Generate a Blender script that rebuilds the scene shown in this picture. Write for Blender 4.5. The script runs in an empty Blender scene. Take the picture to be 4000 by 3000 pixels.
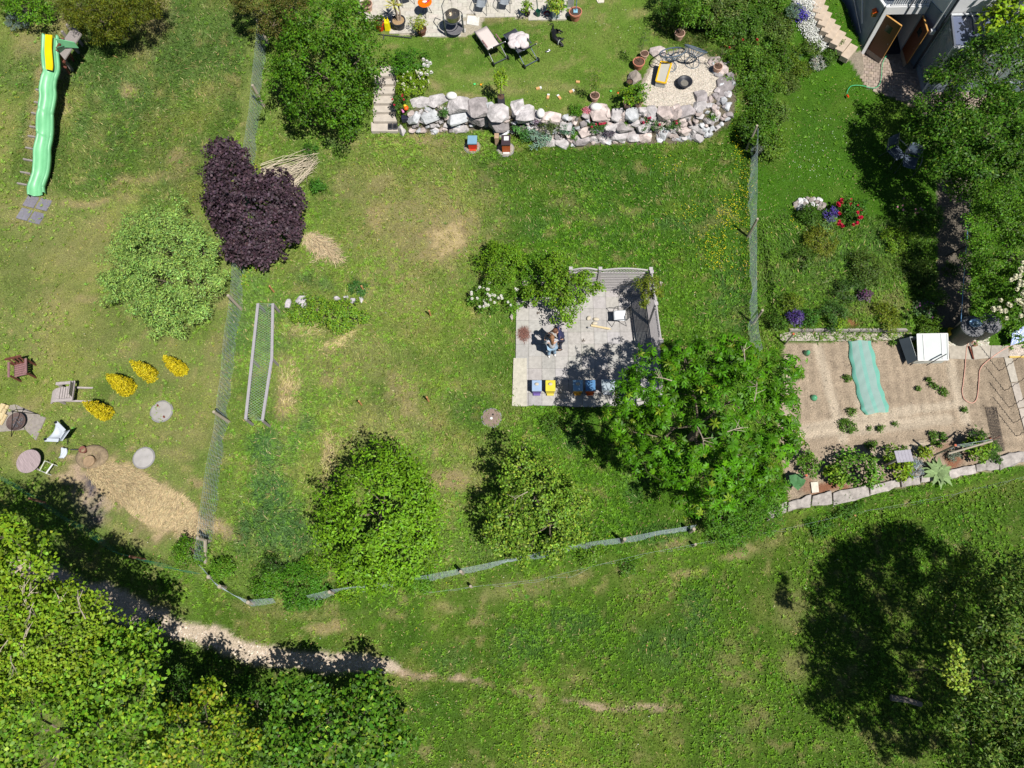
import bpy, bmesh, math
import numpy as np
from mathutils import Vector, Matrix
rng = np.random.default_rng(7)
R_ = math.radians

# ---------------------------------------------------------------- camera
F = 2773.0; CH = 25.0                       # focal length in photo pixels, height of the drone
_d = np.array([100., -1000., -F]); _d /= np.linalg.norm(_d)
_z = -_d; _y = np.array([0, 1., 0]) - _z*_z[1]; _y /= np.linalg.norm(_y); _x = np.cross(_y, _z)
ROT = np.array([_x, _y, _z])
sc = bpy.context.scene
col = sc.collection
cam = bpy.data.cameras.new("camera"); camo = bpy.data.objects.new("camera", cam); col.objects.link(camo)
m4 = Matrix([[*ROT[0], 0], [*ROT[1], 0], [*ROT[2], CH], [0, 0, 0, 1]]); camo.matrix_world = m4
cam.sensor_width = 36; cam.lens = 36*F/4000; cam.clip_end = 1000; cam.clip_start = .1
sc.camera = camo
# ---------------------------------------------------------------- light
SUN_EL, SUN_AZ = 60.0, (0.725, -0.689)      # towards the sun, world x,y
w = bpy.data.worlds.new("World"); sc.world = w; w.use_nodes = True
nt = w.node_tree; sky = nt.nodes.new("ShaderNodeTexSky"); sky.sky_type = 'NISHITA'; sky.sun_disc = False; sky.air_density = .8; sky.dust_density = .3
sky.sun_elevation = R_(SUN_EL); sky.sun_rotation = math.atan2(SUN_AZ[0], SUN_AZ[1])
nt.links.new(sky.outputs[0], nt.nodes["Background"].inputs[0]); nt.nodes["Background"].inputs[1].default_value = 0.05
sl = bpy.data.lights.new("sun", 'SUN'); sl.energy = 5.0; sl.angle = R_(.5); sl.color = (1, .965, .90)
so = bpy.data.objects.new("sun", sl); col.objects.link(so); so.location = (0, 0, 40)
sd = Vector((SUN_AZ[0]*math.cos(R_(SUN_EL)), SUN_AZ[1]*math.cos(R_(SUN_EL)), math.sin(R_(SUN_EL))))
so.rotation_euler = sd.to_track_quat('Z', 'Y').to_euler()
sc.view_settings.view_transform = 'Standard'; sc.view_settings.look = 'None'
sc.view_settings.exposure = 0.38; sc.view_settings.gamma = 1
sc.cycles.max_bounces = 5; sc.cycles.transparent_max_bounces = 8
sc.cycles.diffuse_bounces = 1; sc.cycles.caustics_reflective = False; sc.cycles.caustics_refractive = False

# ---------------------------------------------------------------- maths
def W(px, py, z=0.):
    v = ROT @ np.array([px-2000, -(py-1500), -F]); t = (z-CH)/v[2]
    return np.array([v[0]*t, v[1]*t, z])
def ss(a, b, x):
    t = np.clip((x-a)/(b-a), 0, 1); return t*t*(3-2*t)
def _h(ix, iy, s):
    n = (ix*374761393 + iy*668265263 + s*1442695041) & 0x7fffffff
    n = ((n ^ (n >> 13))*1274126177) & 0x7fffffff
    return ((n ^ (n >> 16)) & 0xffff)/65535.0
def vnoise(x, y, s=0):
    xi = np.floor(x).astype(np.int64); yi = np.floor(y).astype(np.int64); fx = x-xi; fy = y-yi
    fx = fx*fx*(3-2*fx); fy = fy*fy*(3-2*fy)
    return (_h(xi, yi, s)*(1-fx)+_h(xi+1, yi, s)*fx)*(1-fy)+(_h(xi, yi+1, s)*(1-fx)+_h(xi+1, yi+1, s)*fx)*fy
def fbm(x, y, sc_=1., s=0, o=4):
    r = 0; a = .5; tot = 0
    for i in range(o):
        r = r+a*vnoise(x*sc_*2**i+17.3*i, y*sc_*2**i-9.1*i, s+i); tot += a; a *= .55
    return r/tot
def lin(c):
    c = np.asarray(c, float)/255.; return np.where(c <= .04045, c/12.92, ((c+.055)/1.055)**2.4)
KD = .72
def A(r, g, b): return np.clip(lin((r, g, b))*KD, 0, .9)   # a sunlit display colour turned into albedo

def poly_w(pts, z=0): return np.array([W(a, b, z)[:2] for a, b in pts])
_WB = poly_w([(1450,528),(1590,530),(1760,518),(1850,508),(1960,510),(2100,560),(2250,572),(2450,550),(2700,545),(2750,548),(2900,545)])
_WT = poly_w([(1450,300),(1590,420),(1700,400),(1850,395),(2000,430),(2100,440),(2250,455),(2400,425),(2600,425),(2750,430),(2900,420)], 1.1)
_SL = np.array([W(a, b)[:2] for a, b in [(-900,1350),(0,1850),(520,2165),(860,2290),(1080,2350),(1640,2270),(2430,2120),(2700,2075),(3080,2012),(3500,1930),(4000,1835),(4900,1650)]])
XF = W(1000, 500)[0]; XS = W(1430, 450)[0]; XE = W(2870, 350, 1.1)[0]
YL0, YL1 = W(300, 860)[1], W(300, 0)[1]
XB0, XB1 = W(2930, 150)[0], W(3050, 150)[0]; YB0, YB1 = W(3150, 330)[1], W(3150, 10, 1.)[1]
XG0, XG1 = W(3040, 1280)[0], W(3545, 1280)[0]; YG = W(3300, 1292)[1]; YG2 = W(3300, 750)[1]
_ST = poly_w([(3345,215),(3265,95),(3180,-20)])
def hz(x, y):
    x = np.asarray(x, float); y = np.asarray(y, float)
    yb = np.interp(x, _WB[:, 0], _WB[:, 1]); yt = np.interp(x, _WT[:, 0], _WT[:, 1])
    zl = 1.5*ss(YL0, YL1, y)
    wf = ss(XF-.5, XS, x)
    zm = 1.1*ss(0, 1, (y-yb)/np.maximum(yt-yb, .3))
    zw = 1.1*ss(YL0+3, YL1-4, y)
    zm = np.where(x < XS, zw, zm); zm = zw*(1-ss(XS-.8, XS, x))+zm*ss(XS-.8, XS, x) if True else zm
    z = zl*(1-wf)+zm*wf
    z = z*(1-ss(XE, XE+.9, x))
    xs = np.interp(y, _ST[:, 1], _ST[:, 0])
    z = z+1.15*ss(YB0, YB1, y)*ss(XB0, XB1, x)*(1-ss(xs-.1, xs+.3, x))
    z = z+.28*ss(YG-.02, YG+.04, y)*(1-ss(YG+2, YG2, y))*ss(XG0-.3, XG0, x)*(1-ss(XG1, XG1+.3, x))
    ysl = np.interp(x, _SL[:, 0], _SL[:, 1]); xr = W(3040, 2015)[0]
    wd = 1.8-1.55*ss(xr-1.5, xr, x)
    z = z-.75*ss(0, 1, (ysl+.05-y)/wd)
    return z
def G(px, py, dz=0.):
    z = 0.
    for _ in range(12):
        p = W(px, py, z); z = .5*z+.5*float(hz(p[0], p[1]))
    p = W(px, py, z+dz); return Vector((p[0], p[1], z+dz))
def GV(px, py, dz=0.):            # drop a pixel on the terrain, dz above it, keeping the ground point
    g = G(px, py); return Vector((g.x, g.y, g.z+dz))
def WA(px, py, z): return Vector(W(px, py, z))
def ang(px, py, dx, dy):
    a = G(px, py); b = G(px+dx, py+dy); return math.atan2(b.y-a.y, b.x-a.x)

# ---------------------------------------------------------------- materials
_mc = {}
def bs(m): return m.node_tree.nodes["Principled BSDF"]
def mt(name, rgb, rough=.7, var=.18, scale=9., bump=0., metal=0., detail=6, stretch=None, alpha=1, spec=.4, col2=None):
    if name in _mc: return _mc[name]
    m = bpy.data.materials.new(name); m.use_nodes = True; n = m.node_tree.nodes; l = m.node_tree.links; b = bs(m)
    c = A(*rgb); b.inputs["Roughness"].default_value = rough; b.inputs["Metallic"].default_value = metal
    b.inputs["Specular IOR Level"].default_value = spec; b.inputs["Alpha"].default_value = alpha
    tc = n.new("ShaderNodeTexCoord"); nz = n.new("ShaderNodeTexNoise"); nz.inputs["Scale"].default_value = scale
    nz.inputs["Detail"].default_value = detail
    if stretch:
        mp = n.new("ShaderNodeMapping"); mp.inputs["Scale"].default_value = stretch
        l.new(tc.outputs["Object"], mp.inputs[0]); l.new(mp.outputs[0], nz.inputs[0])
    else: l.new(tc.outputs["Object"], nz.inputs[0])
    cr = n.new("ShaderNodeValToRGB"); cr.color_ramp.elements[0].position = .28; cr.color_ramp.elements[1].position = .72
    c2 = A(*col2) if col2 else np.clip(c*(1+var), 0, .95); c1 = c*(1-var)
    cr.color_ramp.elements[0].color = (*c1, 1); cr.color_ramp.elements[1].color = (*c2, 1)
    l.new(nz.outputs[0], cr.inputs[0]); l.new(cr.outputs[0], b.inputs["Base Color"])
    if bump:
        bp = n.new("ShaderNodeBump"); bp.inputs["Strength"].default_value = bump; bp.inputs["Distance"].default_value = .02
        l.new(nz.outputs[0], bp.inputs["Height"]); l.new(bp.outputs[0], b.inputs["Normal"])
    _mc[name] = m; return m
def attr_mat(name, rough=.8, trans=0., scale=25., lo=.8, hi=1.2, bump=.0, spec=.25, bscale=60., bd=.03):
    if name in _mc: return _mc[name]
    m = bpy.data.materials.new(name); m.use_nodes = True; n = m.node_tree.nodes; l = m.node_tree.links; b = bs(m)
    at = n.new("ShaderNodeAttribute"); at.attribute_name = "Col"
    tc = n.new("ShaderNodeTexCoord"); nz = n.new("ShaderNodeTexNoise"); nz.inputs["Scale"].default_value = scale; nz.inputs["Detail"].default_value = 5
    l.new(tc.outputs["Object"], nz.inputs[0])
    mr = n.new("ShaderNodeMapRange"); mr.inputs[1].default_value = .3; mr.inputs[2].default_value = .7; mr.inputs[3].default_value = lo; mr.inputs[4].default_value = hi
    l.new(nz.outputs[0], mr.inputs[0]); vm = n.new("ShaderNodeVectorMath"); vm.operation = 'SCALE'
    l.new(at.outputs["Color"], vm.inputs[0]); l.new(mr.outputs[0], vm.inputs["Scale"]); l.new(vm.outputs[0], b.inputs["Base Color"])
    b.inputs["Roughness"].default_value = rough; b.inputs["Specular IOR Level"].default_value = spec
    if bump:
        n2 = n.new("ShaderNodeTexNoise"); n2.inputs["Scale"].default_value = bscale; n2.inputs["Detail"].default_value = 4; l.new(tc.outputs["Object"], n2.inputs[0])
        bp = n.new("ShaderNodeBump"); bp.inputs["Strength"].default_value = bump; bp.inputs["Distance"].default_value = bd
        l.new(n2.outputs[0], bp.inputs["Height"]); l.new(bp.outputs[0], b.inputs["Normal"])
    if trans:
        tr = n.new("ShaderNodeBsdfTranslucent"); mx = n.new("ShaderNodeMixShader"); mx.inputs[0].default_value = trans
        v2 = n.new("ShaderNodeVectorMath"); v2.operation = 'MULTIPLY'; v2.inputs[1].default_value = (1.3, 1.35, .7)
        l.new(vm.outputs[0], v2.inputs[0]); l.new(v2.outputs[0], tr.inputs[0])
        l.new(b.outputs[0], mx.inputs[1]); l.new(tr.outputs[0], mx.inputs[2]); l.new(mx.outputs[0], n["Material Output"].inputs[0])
    _mc[name] = m; return m
def glass_mat(name, rgb, alpha=.35, rough=.15):
    m = mt(name, rgb, rough, .05, 3, alpha=alpha, spec=.6); return m
LEAF = attr_mat("leaf", .5, .22, 6., .85, 1.15, spec=.22)
GRASS = attr_mat("grass_blade", .6, .2, 3., .85, 1.15, spec=.3)
FLOWER = attr_mat("petal", .6, .2, 20., .9, 1.1)
GROUND = attr_mat("ground_cover", .95, 0, 18., .72, 1.28, bump=.9, bscale=30., spec=.1, bd=.05)
PEBBLE = attr_mat("pebble", .85, 0, 40., .85, 1.15, spec=.2)

# ---------------------------------------------------------------- object helpers
def link(o, parent=None):
    col.objects.link(o)
    if parent is not None: o.parent = parent
    return o
def tag(o, label=None, cat=None, group=None, kind=None):
    if label: o["label"] = label
    if cat: o["category"] = cat
    if group: o["group"] = group
    if kind: o["kind"] = kind
    return o
def thing(name, label, cat, loc, rz=0., group=None):
    o = bpy.data.objects.new(name, None); o.empty_display_size = .1; link(o); o.location = loc; o.rotation_euler = (0, 0, rz)
    return tag(o, label, cat, group)
def worldloc(o):
    v = Vector((0, 0, 0))
    while o is not None: v = v+o.location; o = o.parent
    return v
def np_mesh(name, v, f, mat, parent=None, cols=None, world=True, smooth=False):
    v = np.asarray(v, np.float32); f = np.asarray(f, np.int32)
    if parent is not None and world: v = v-np.array(worldloc(parent), np.float32)
    me = bpy.data.meshes.new(name); me.vertices.add(len(v)); me.vertices.foreach_set("co", v.ravel())
    k = f.shape[1]; me.loops.add(f.size); me.loops.foreach_set("vertex_index", f.ravel())
    me.polygons.add(len(f)); me.polygons.foreach_set("loop_start", np.arange(0, f.size, k, dtype=np.int32))
    if cols is not None:
        at = me.attributes.new("Col", 'FLOAT_COLOR', 'POINT'); c = np.ones((len(v), 4), np.float32); c[:, :3] = cols
        at.data.foreach_set("color", c.ravel())
    if smooth: me.polygons.foreach_set("use_smooth", np.ones(len(f), bool))
    me.update(calc_edges=True); me.materials.append(mat)
    return link(bpy.data.objects.new(name, me), parent)

class MB:
    def __init__(s): s.v = []; s.f = []
    def add(s, vs, fs):
        o = len(s.v); s.v += [Vector(a) for a in vs]; s.f += [tuple(i+o for i in q) for q in fs]; return s
    def box(s, c, d, rz=0, rx=0, ry=0, taper=1.):
        m = Matrix.Rotation(rz, 3, 'Z') @ Matrix.Rotation(ry, 3, 'Y') @ Matrix.Rotation(rx, 3, 'X'); c = Vector(c); vs = []
        for k in (-.5, .5):
            t = taper if k > 0 else 1.
            for i, j in ((-.5, -.5), (.5, -.5), (.5, .5), (-.5, .5)): vs.append(c+m @ Vector((i*d[0]*t, j*d[1]*t, k*d[2])))
        return s.add(vs, [(3, 2, 1, 0), (4, 5, 6, 7), (0, 1, 5, 4), (1, 2, 6, 5), (2, 3, 7, 6), (3, 0, 4, 7)])
    def bar(s, a, b, w_, t=None, up=(0, 0, 1)):
        a = Vector(a); b = Vector(b); d = (b-a).normalized(); u = Vector(up)
        if abs(d.dot(u)) > .98: u = Vector((1, 0, 0))
        x = d.cross(u).normalized(); y = x.cross(d); t = t or w_; vs = []
        for p in (a, b):
            for i, j in ((-.5, -.5), (.5, -.5), (.5, .5), (-.5, .5)): vs.append(p+x*i*w_+y*j*t)
        return s.add(vs, [(3, 2, 1, 0), (4, 5, 6, 7), (0, 1, 5, 4), (1, 2, 6, 5), (2, 3, 7, 6), (3, 0, 4, 7)])
    def tube(s, pts, r, n=6, closed=False, r1=None):
        pts = [Vector(p) for p in pts]; N = len(pts); vs = []
        prev = None
        for i, p in enumerate(pts):
            a = pts[(i-1) % N] if (closed or i > 0) else p; b = pts[(i+1) % N] if (closed or i < N-1) else p
            d = (b-a).normalized(); u = Vector((0, 0, 1)) if abs(d.z) < .95 else Vector((1, 0, 0))
            x = d.cross(u).normalized(); y = x.cross(d)
            if prev is not None and x.dot(prev) < 0: x = -x; y = -y
            prev = x; rr = r if r1 is None else r+(r1-r)*i/max(1, N-1)
            for k in range(n): t = 2*math.pi*k/n; vs.append(p+x*math.cos(t)*rr+y*math.sin(t)*rr)
        fs = []
        for i in range(N if closed else N-1):
            j = (i+1) % N
            for k in range(n): fs.append((i*n+k, i*n+(k+1) % n, j*n+(k+1) % n, j*n+k))
        if not closed: fs += [tuple(range(n-1, -1, -1)), tuple((N-1)*n+k for k in range(n))]
        return s.add(vs, fs)
    def lathe(s, prof, c=(0, 0, 0), n=20, sx=1., sy=1.):
        c = Vector(c); vs = []; fs = []
        for r, z in prof:
            for k in range(n): t = 2*math.pi*k/n; vs.append(c+Vector((r*math.cos(t)*sx, r*math.sin(t)*sy, z)))
        for i in range(len(prof)-1):
            for k in range(n): fs.append((i*n+k, i*n+(k+1) % n, (i+1)*n+(k+1) % n, (i+1)*n+k))
        fs.append(tuple(range(n-1, -1, -1))); fs.append(tuple((len(prof)-1)*n+k for k in range(n)))
        return s.add(vs, fs)
    def cyl(s, c, r, h, n=20, r1=None): return s.lathe([(r, 0), (r if r1 is None else r1, h)], c, n)
    def prism(s, pts, z0, z1):
        n = len(pts); zz = lambda z, i: z[i] if isinstance(z, (list, tuple)) else z
        vs = [Vector((p[0], p[1], zz(z0, i))) for i, p in enumerate(pts)]+[Vector((p[0], p[1], zz(z1, i))) for i, p in enumerate(pts)]
        a = sum(pts[i][0]*pts[(i+1) % n][1]-pts[(i+1) % n][0]*pts[i][1] for i in range(n))
        fs = [tuple(range(n-1, -1, -1)), tuple(range(n, 2*n))]+[(i, (i+1) % n, n+(i+1) % n, n+i) for i in range(n)]
        if a < 0: fs = [tuple(reversed(f)) for f in fs]
        return s.add(vs, fs)
    def ell(s, c, r, n=14, m=8, rot=None):
        c = Vector(c); vs = []; fs = []
        for i in range(m+1):
            ph = math.pi*i/m
            for k in range(n):
                t = 2*math.pi*k/n; q = Vector((r[0]*math.sin(ph)*math.cos(t), r[1]*math.sin(ph)*math.sin(t), -r[2]*math.cos(ph)))
                vs.append(c+(rot @ q if rot else q))
        for i in range(m):
            for k in range(n): fs.append((i*n+k, i*n+(k+1) % n, (i+1)*n+(k+1) % n, (i+1)*n+k))
        return s.add(vs, fs)
    def grid(s, P_, nu, nv, thick=0.):
        vs = [Vector(P_(i/(nu), j/(nv))) for i in range(nu+1) for j in range(nv+1)]
        fs = [(i*(nv+1)+j, (i+1)*(nv+1)+j, (i+1)*(nv+1)+j+1, i*(nv+1)+j+1) for i in range(nu) for j in range(nv)]
        s.add(vs, fs)
        return s
    def hull(s, pts):
        bm = bmesh.new()
        for p in pts: bm.verts.new(p)
        r = bmesh.ops.convex_hull(bm, input=bm.verts[:])
        bmesh.ops.delete(bm, geom=[e for e in r["geom_interior"] if isinstance(e, bmesh.types.BMVert)], context='VERTS')
        bm.verts.ensure_lookup_table(); bm.verts.index_update()
        s.add([v.co.copy() for v in bm.verts], [tuple(v.index for v in f.verts) for f in bm.faces]); bm.free(); return s
    def build(s, name, mat, parent=None, world=False, smooth=False, bevel=0., solid=0., clean=True):
        off = worldloc(parent) if (world and parent is not None) else Vector((0, 0, 0))
        me = bpy.data.meshes.new(name); me.from_pydata([tuple(v-off) for v in s.v], [], s.f)
        if clean:
            bm = bmesh.new(); bm.from_mesh(me); bmesh.ops.remove_doubles(bm, verts=bm.verts, dist=1e-5)
            bmesh.ops.recalc_face_normals(bm, faces=bm.faces); bm.to_mesh(me); bm.free()
        if smooth:
            for p in me.polygons: p.use_smooth = True
        me.materials.append(mat); o = link(bpy.data.objects.new(name, me), parent)
        if solid: md = o.modifiers.new("solid", 'SOLIDIFY'); md.thickness = solid; md.offset = 0
        if bevel: md = o.modifiers.new("bevel", 'BEVEL'); md.width = bevel; md.segments = 2; md.limit_method = 'ANGLE'
        return o
def topmesh(mb, name, mat, label, cat, loc, group=None, kind=None, **k):
    o = mb.build(name, mat, None, **k)
    o.data.transform(Matrix.Translation(-Vector(loc))); o.location = loc
    return tag(o, label, cat, group, kind)
def setcol(o, fn):
    me = o.data; at = me.attributes.new("Col", 'FLOAT_COLOR', 'CORNER'); n = len(me.loops); c = np.ones((n, 4), np.float32)
    k = 0
    for p in me.polygons:
        cc = fn(p)
        for _ in p.loop_indices: c[_, :3] = cc
    at.data.foreach_set("color", c.ravel())
def copy_tree(o, loc, rz=None, label=None, parent=None, scale=None):
    c = o.copy(); link(c, parent)
    if parent is None:
        c.location = loc
        if rz is not None: c.rotation_euler = (0, 0, rz)
        if label: c["label"] = label
        if scale: c.scale = scale
    for ch in list(o.children): copy_tree(ch, None, parent=c)
    return c
def unit(v): return v/np.maximum(np.linalg.norm(v, axis=1, keepdims=True), 1e-6)

# ---------------------------------------------------------------- leaves
def leafmesh(p, d, n, L, Wd, colr, name, mat, parent, fold=.25):
    """p base, d direction, n normal"""
    N = len(p); d = unit(d); s = unit(np.cross(d, n)); n = unit(np.cross(s, d))
    L = np.broadcast_to(L, N)[:, None]; Wd = np.broadcast_to(Wd, N)[:, None]
    mid = p+d*L*.5
    v = np.stack([p, mid+s*Wd*.5+n*Wd*fold, p+d*L, mid-s*Wd*.5+n*Wd*fold], 1).reshape(-1, 3)
    f = np.arange(4*N).reshape(N, 4)
    return np_mesh(name, v, f, mat, parent, np.repeat(colr, 4, 0))
def jitter_cols(base, N, v=.25, hue=.12, clump=None):
    c = np.tile(np.asarray(base)[None], (N, 1)); 
    k = rng.normal(1, v, (N, 1)).clip(.35, 1.9); c = c*k
    c = c*(1+rng.normal(0, hue, (N, 3))*np.array([1., .35, .8]))
    if clump is not None: c = c*clump
    return c.clip(.002, .8)
def crown_pts(lobes, cr, lpc, zmin=-.35, dens=1., drop=.12, inner=.35):
    P_, O_, C_ = [], [], []
    C = np.array([l[0] for l in lobes]); Rr = np.array([l[1] for l in lobes]); Rz = np.array([l[2] for l in lobes])
    for li, (c, r, rz) in enumerate(lobes):
        n = int(dens*5.2*r*r/(cr*cr))+4
        d = unit(rng.normal(0, 1, (n, 3))); d = d[d[:, 2] > zmin]; n = len(d)
        ph = np.arctan2(d[:, 1], d[:, 0]); wob = 1 if inner < .2 else 1+.16*np.sin(3*ph+li*2.1)+.12*np.sin(5*ph+li)+.1*np.sin(9*ph+li*5)*1.
        u = (1-inner*rng.random(n)**2)*wob*(.86+.28*rng.random(n))
        q = np.array(c)+d*np.stack([r*u, r*u, rz*u*.98], 1)
        keep = rng.random(n) > drop
        for j in range(len(lobes)):
            if j == li: continue
            e = ((q[:, 0]-C[j, 0])**2+(q[:, 1]-C[j, 1])**2)/Rr[j]**2+((q[:, 2]-C[j, 2])/Rz[j])**2
            keep &= e > .45
        q = q[keep]; d = d[keep]
        P_.append(q); O_.append(d)
    q = np.concatenate(P_); d = np.concatenate(O_); n = len(q)
    hue = rng.normal(1, .13, (n, 1)).clip(.65, 1.4)
    idx = np.repeat(np.arange(n), lpc); N = len(idx)
    crr = cr*(.6+.7*rng.random(n))[idx][:, None]
    off = unit(rng.normal(0, 1, (N, 3)))*rng.random((N, 1))**.45*crr*np.array([1, 1, .7])
    return q[idx]+off, off/crr, d[idx], hue[idx], q
def foliage(root, lobes, colr, cr=.28, lpc=14, L=.11, wd=.06, dens=1., drop=.12, name="crown", droop=0., rosette=False, up=.8, var=.22, mat=None, zmin=-.35, hue=.12, colr2=None, f2=0., inner=.35, ret=False, lai=2.4):
    lpc = int(np.clip(max(lpc, lai*math.pi*cr*cr/(5.2*dens)/(.5*L*wd*(6 if rosette else 1))/((1-drop)*.75)), 4, 110))
    p, off, out, cl, cents = crown_pts(lobes, cr, lpc, zmin, dens, drop, inner); N = len(p)
    nrm = unit(out*.45+off*.5+np.array([0, 0, up])+rng.normal(0, .38, (N, 3)))
    d = unit(np.cross(nrm, rng.normal(0, 1, (N, 3)))+off*.7+np.array([0, 0, -droop]))
    if colr[1] > colr[0]*.98 and colr[1] > colr[2]*1.6: colr = np.asarray(colr)*np.array([.72, .84, .42])   # living leaves: deep, saturated green
    cc = jitter_cols(colr, N, var*1.15, hue, cl)
    if colr2 is not None:
        m = rng.random(N) < f2; cc[m] = jitter_cols(np.asarray(colr2)*np.array([.8, .88, .55]), m.sum(), var, hue)
    LL = L*(.6+.7*rng.random(N)); ww = wd*(.6+.7*rng.random(N))
    if rosette:
        k = 6; ii = np.repeat(np.arange(N), k); th = np.tile(np.arange(k)*2*np.pi/k, N)+np.repeat(rng.random(N)*6, k)
        a = unit(np.cross(nrm, rng.normal(0, 1, (N, 3))))[ii]; b = np.cross(nrm[ii], a)
        d = a*np.cos(th)[:, None]+b*np.sin(th)[:, None]-nrm[ii]*(.25+.3*rng.random((len(ii), 1))); p = p[ii]; nrm = unit(nrm[ii]+rng.normal(0, .2, (len(ii), 3)))
        cc = cc[ii]*rng.normal(1, .12, (len(ii), 1)).clip(.6, 1.4); LL = LL[ii]; ww = ww[ii]
    o = leafmesh(p, d, nrm, LL, ww, cc, name, mat or LEAF, root)
    return (o, cents) if ret else o
BARK = mt("bark", (120, 108, 92), .9, .35, 14, .6, stretch=(1, 1, .2))
TWIG = mt("pale_twig", (185, 172, 150), .8, .25, 20)
def lobe(px, py, rp, z, rz=None):
    g = 0.
    for _ in range(8): c = W(px, py, z+g); g = .5*g+.5*float(hz(c[0], c[1]))
    r = np.linalg.norm(W(px+rp, py, z+g)-c)
    return (c, r, rz if rz else r*(.75 if z < 3 else 1.0))
def shl(px, py, r, z):               # a crown lobe placed so that its shadow falls on this ground point
    g = G(px, py); return (np.array([g.x+z*.418, g.y-z*.398, g.z+z]), r, r*.9)
def tree(name, label, cat, base, lobes, colr, group=None, trunk_r=.1, twigs=0, **k):
    lb = [l if isinstance(l[0], np.ndarray) else lobe(*l) for l in lobes]; c0 = np.mean([l[0] for l in lb], 0)
    g = G(*base) if base else Vector((c0[0]*1.14, c0[1]*1.1, float(hz(c0[0]*1.14, c0[1]*1.1))))
    root = thing(name, label, cat, g, 0, group)
    o, cents = foliage(root, lb, A(*colr) if not isinstance(colr, np.ndarray) else colr, ret=True, **k)
    mb = MB(); c0 = np.mean([l[0] for l in lb], 0); top = Vector(c0)-Vector((0, 0, .2))
    fork = g.lerp(top, .45)
    mb.tube([g-Vector((0, 0, .1)), g.lerp(fork, .5)+Vector((.04, .03, 0)), fork], trunk_r, 8, r1=trunk_r*.75)
    nodes = [(fork, trunk_r*.75, 0)]; todo = [Vector(l[0])-Vector((0, 0, l[2]*.35)) for l in lb]
    while todo:                                  # branches grow from the nearest wood, thinner each time
        bi, bj, bd = 0, 0, 1e9
        for i_, e in enumerate(todo):
            for j_, nd_ in enumerate(nodes):
                dd = (e-nd_[0]).length+.35*nd_[2]
                if dd < bd: bi, bj, bd = i_, j_, dd
        e = todo.pop(bi); q, r0, dp = nodes[bj]; m_ = q.lerp(e, .5)+Vector((rng.normal(0, .12), rng.normal(0, .12), rng.normal(.05, .1)))*(e-q).length
        mb.tube([q, q.lerp(m_, .5)+Vector((rng.normal(0, .03), rng.normal(0, .03), 0)), m_, e], max(.012, r0*.62), 6, r1=max(.008, r0*.4)); nodes.append((e, max(.02, r0*.55), dp+1)); nodes.append((m_, max(.02, r0*.5), dp+1))
    idx = rng.choice(len(cents), min(len(cents), 18+len(lb)*5), replace=False)
    for i in idx:
        q = Vector(cents[i]); e, r0, _d0 = min(nodes[1:], key=lambda t: (t[0]-q).length)
        mb.tube([e, e.lerp(q, .5)+Vector((rng.normal(0, .06), rng.normal(0, .06), .03)), q], min(.02, r0*.4), 4, r1=.006)
    mb.build("trunk", BARK, root, world=True, clean=False)
    if twigs:
        hi = cents[np.argsort(-cents[:, 2])][:max(twigs*3, 4)]
        for i in range(twigs):
            tb = MB(); q = Vector(hi[rng.integers(len(hi))])+Vector((0, 0, .12)); a = rng.random()*6.3
            e = q+Vector((math.cos(a), math.sin(a), .15))*(.4+.3*rng.random()); tb.tube([q, q.lerp(e, .5)+Vector((0, 0, .06)), e], .018, 4, r1=.006)
            for _ in range(4):
                t = .3+.6*rng.random(); b = q.lerp(e, t); a2 = a+rng.normal(0, .8); tb.tube([b, b+Vector((math.cos(a2), math.sin(a2), .2))*.3], .01, 3, r1=.004)
            tb.build("dead_twig", TWIG, root, world=True, clean=False)
    return root
def shrub(name, label, px, py, rp, h, colr, group=None, cat="shrub", lobes=None, flowers=None, fname="blossom", **k):
    """flowers=(n, rgb, size)"""
    g = G(px, py); root = thing(name, label, cat, g, 0, group)
    r = (G(px+rp, py)-G(px-rp, py)).length/2*1.15
    lb = lobes or [(np.array(g)+np.array([0, 0, h*.45]), r*.8, h*.55)]+[(np.array(g)+np.array([math.cos(a)*r*.5, math.sin(a)*r*.5, h*(.3+.15*rng.random())]), r*.5, h*.4) for a in rng.random(4)*6.3]
    k.setdefault("cr", max(.1, r*.25)); k.setdefault("lpc", 12); k.setdefault("L", .09); k.setdefault("wd", .045); k.setdefault("zmin", -.1)
    o, cents = foliage(root, lb, A(*colr), ret=True, name="foliage", **k)
    mb = MB()
    for i in range(5):
        q = Vector(cents[rng.integers(len(cents))]); mb.tube([g-Vector((0, 0, .05)), g.lerp(q, .5)+Vector((0, 0, .05)), q], .018, 4, r1=.006)
    mb.build("stem", BARK, root, world=True, clean=False)
    if flowers:
        n, frgb, fs = flowers; top = cents[cents[:, 2] > np.quantile(cents[:, 2], .3)]
        pts = top[rng.integers(len(top), size=n)]+np.stack([rng.normal(0, .04, n), rng.normal(0, .04, n), np.full(n, k["cr"]*.8)], 1)
        bloom_parts(root, pts, frgb, fs, fname)
    return root
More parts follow.
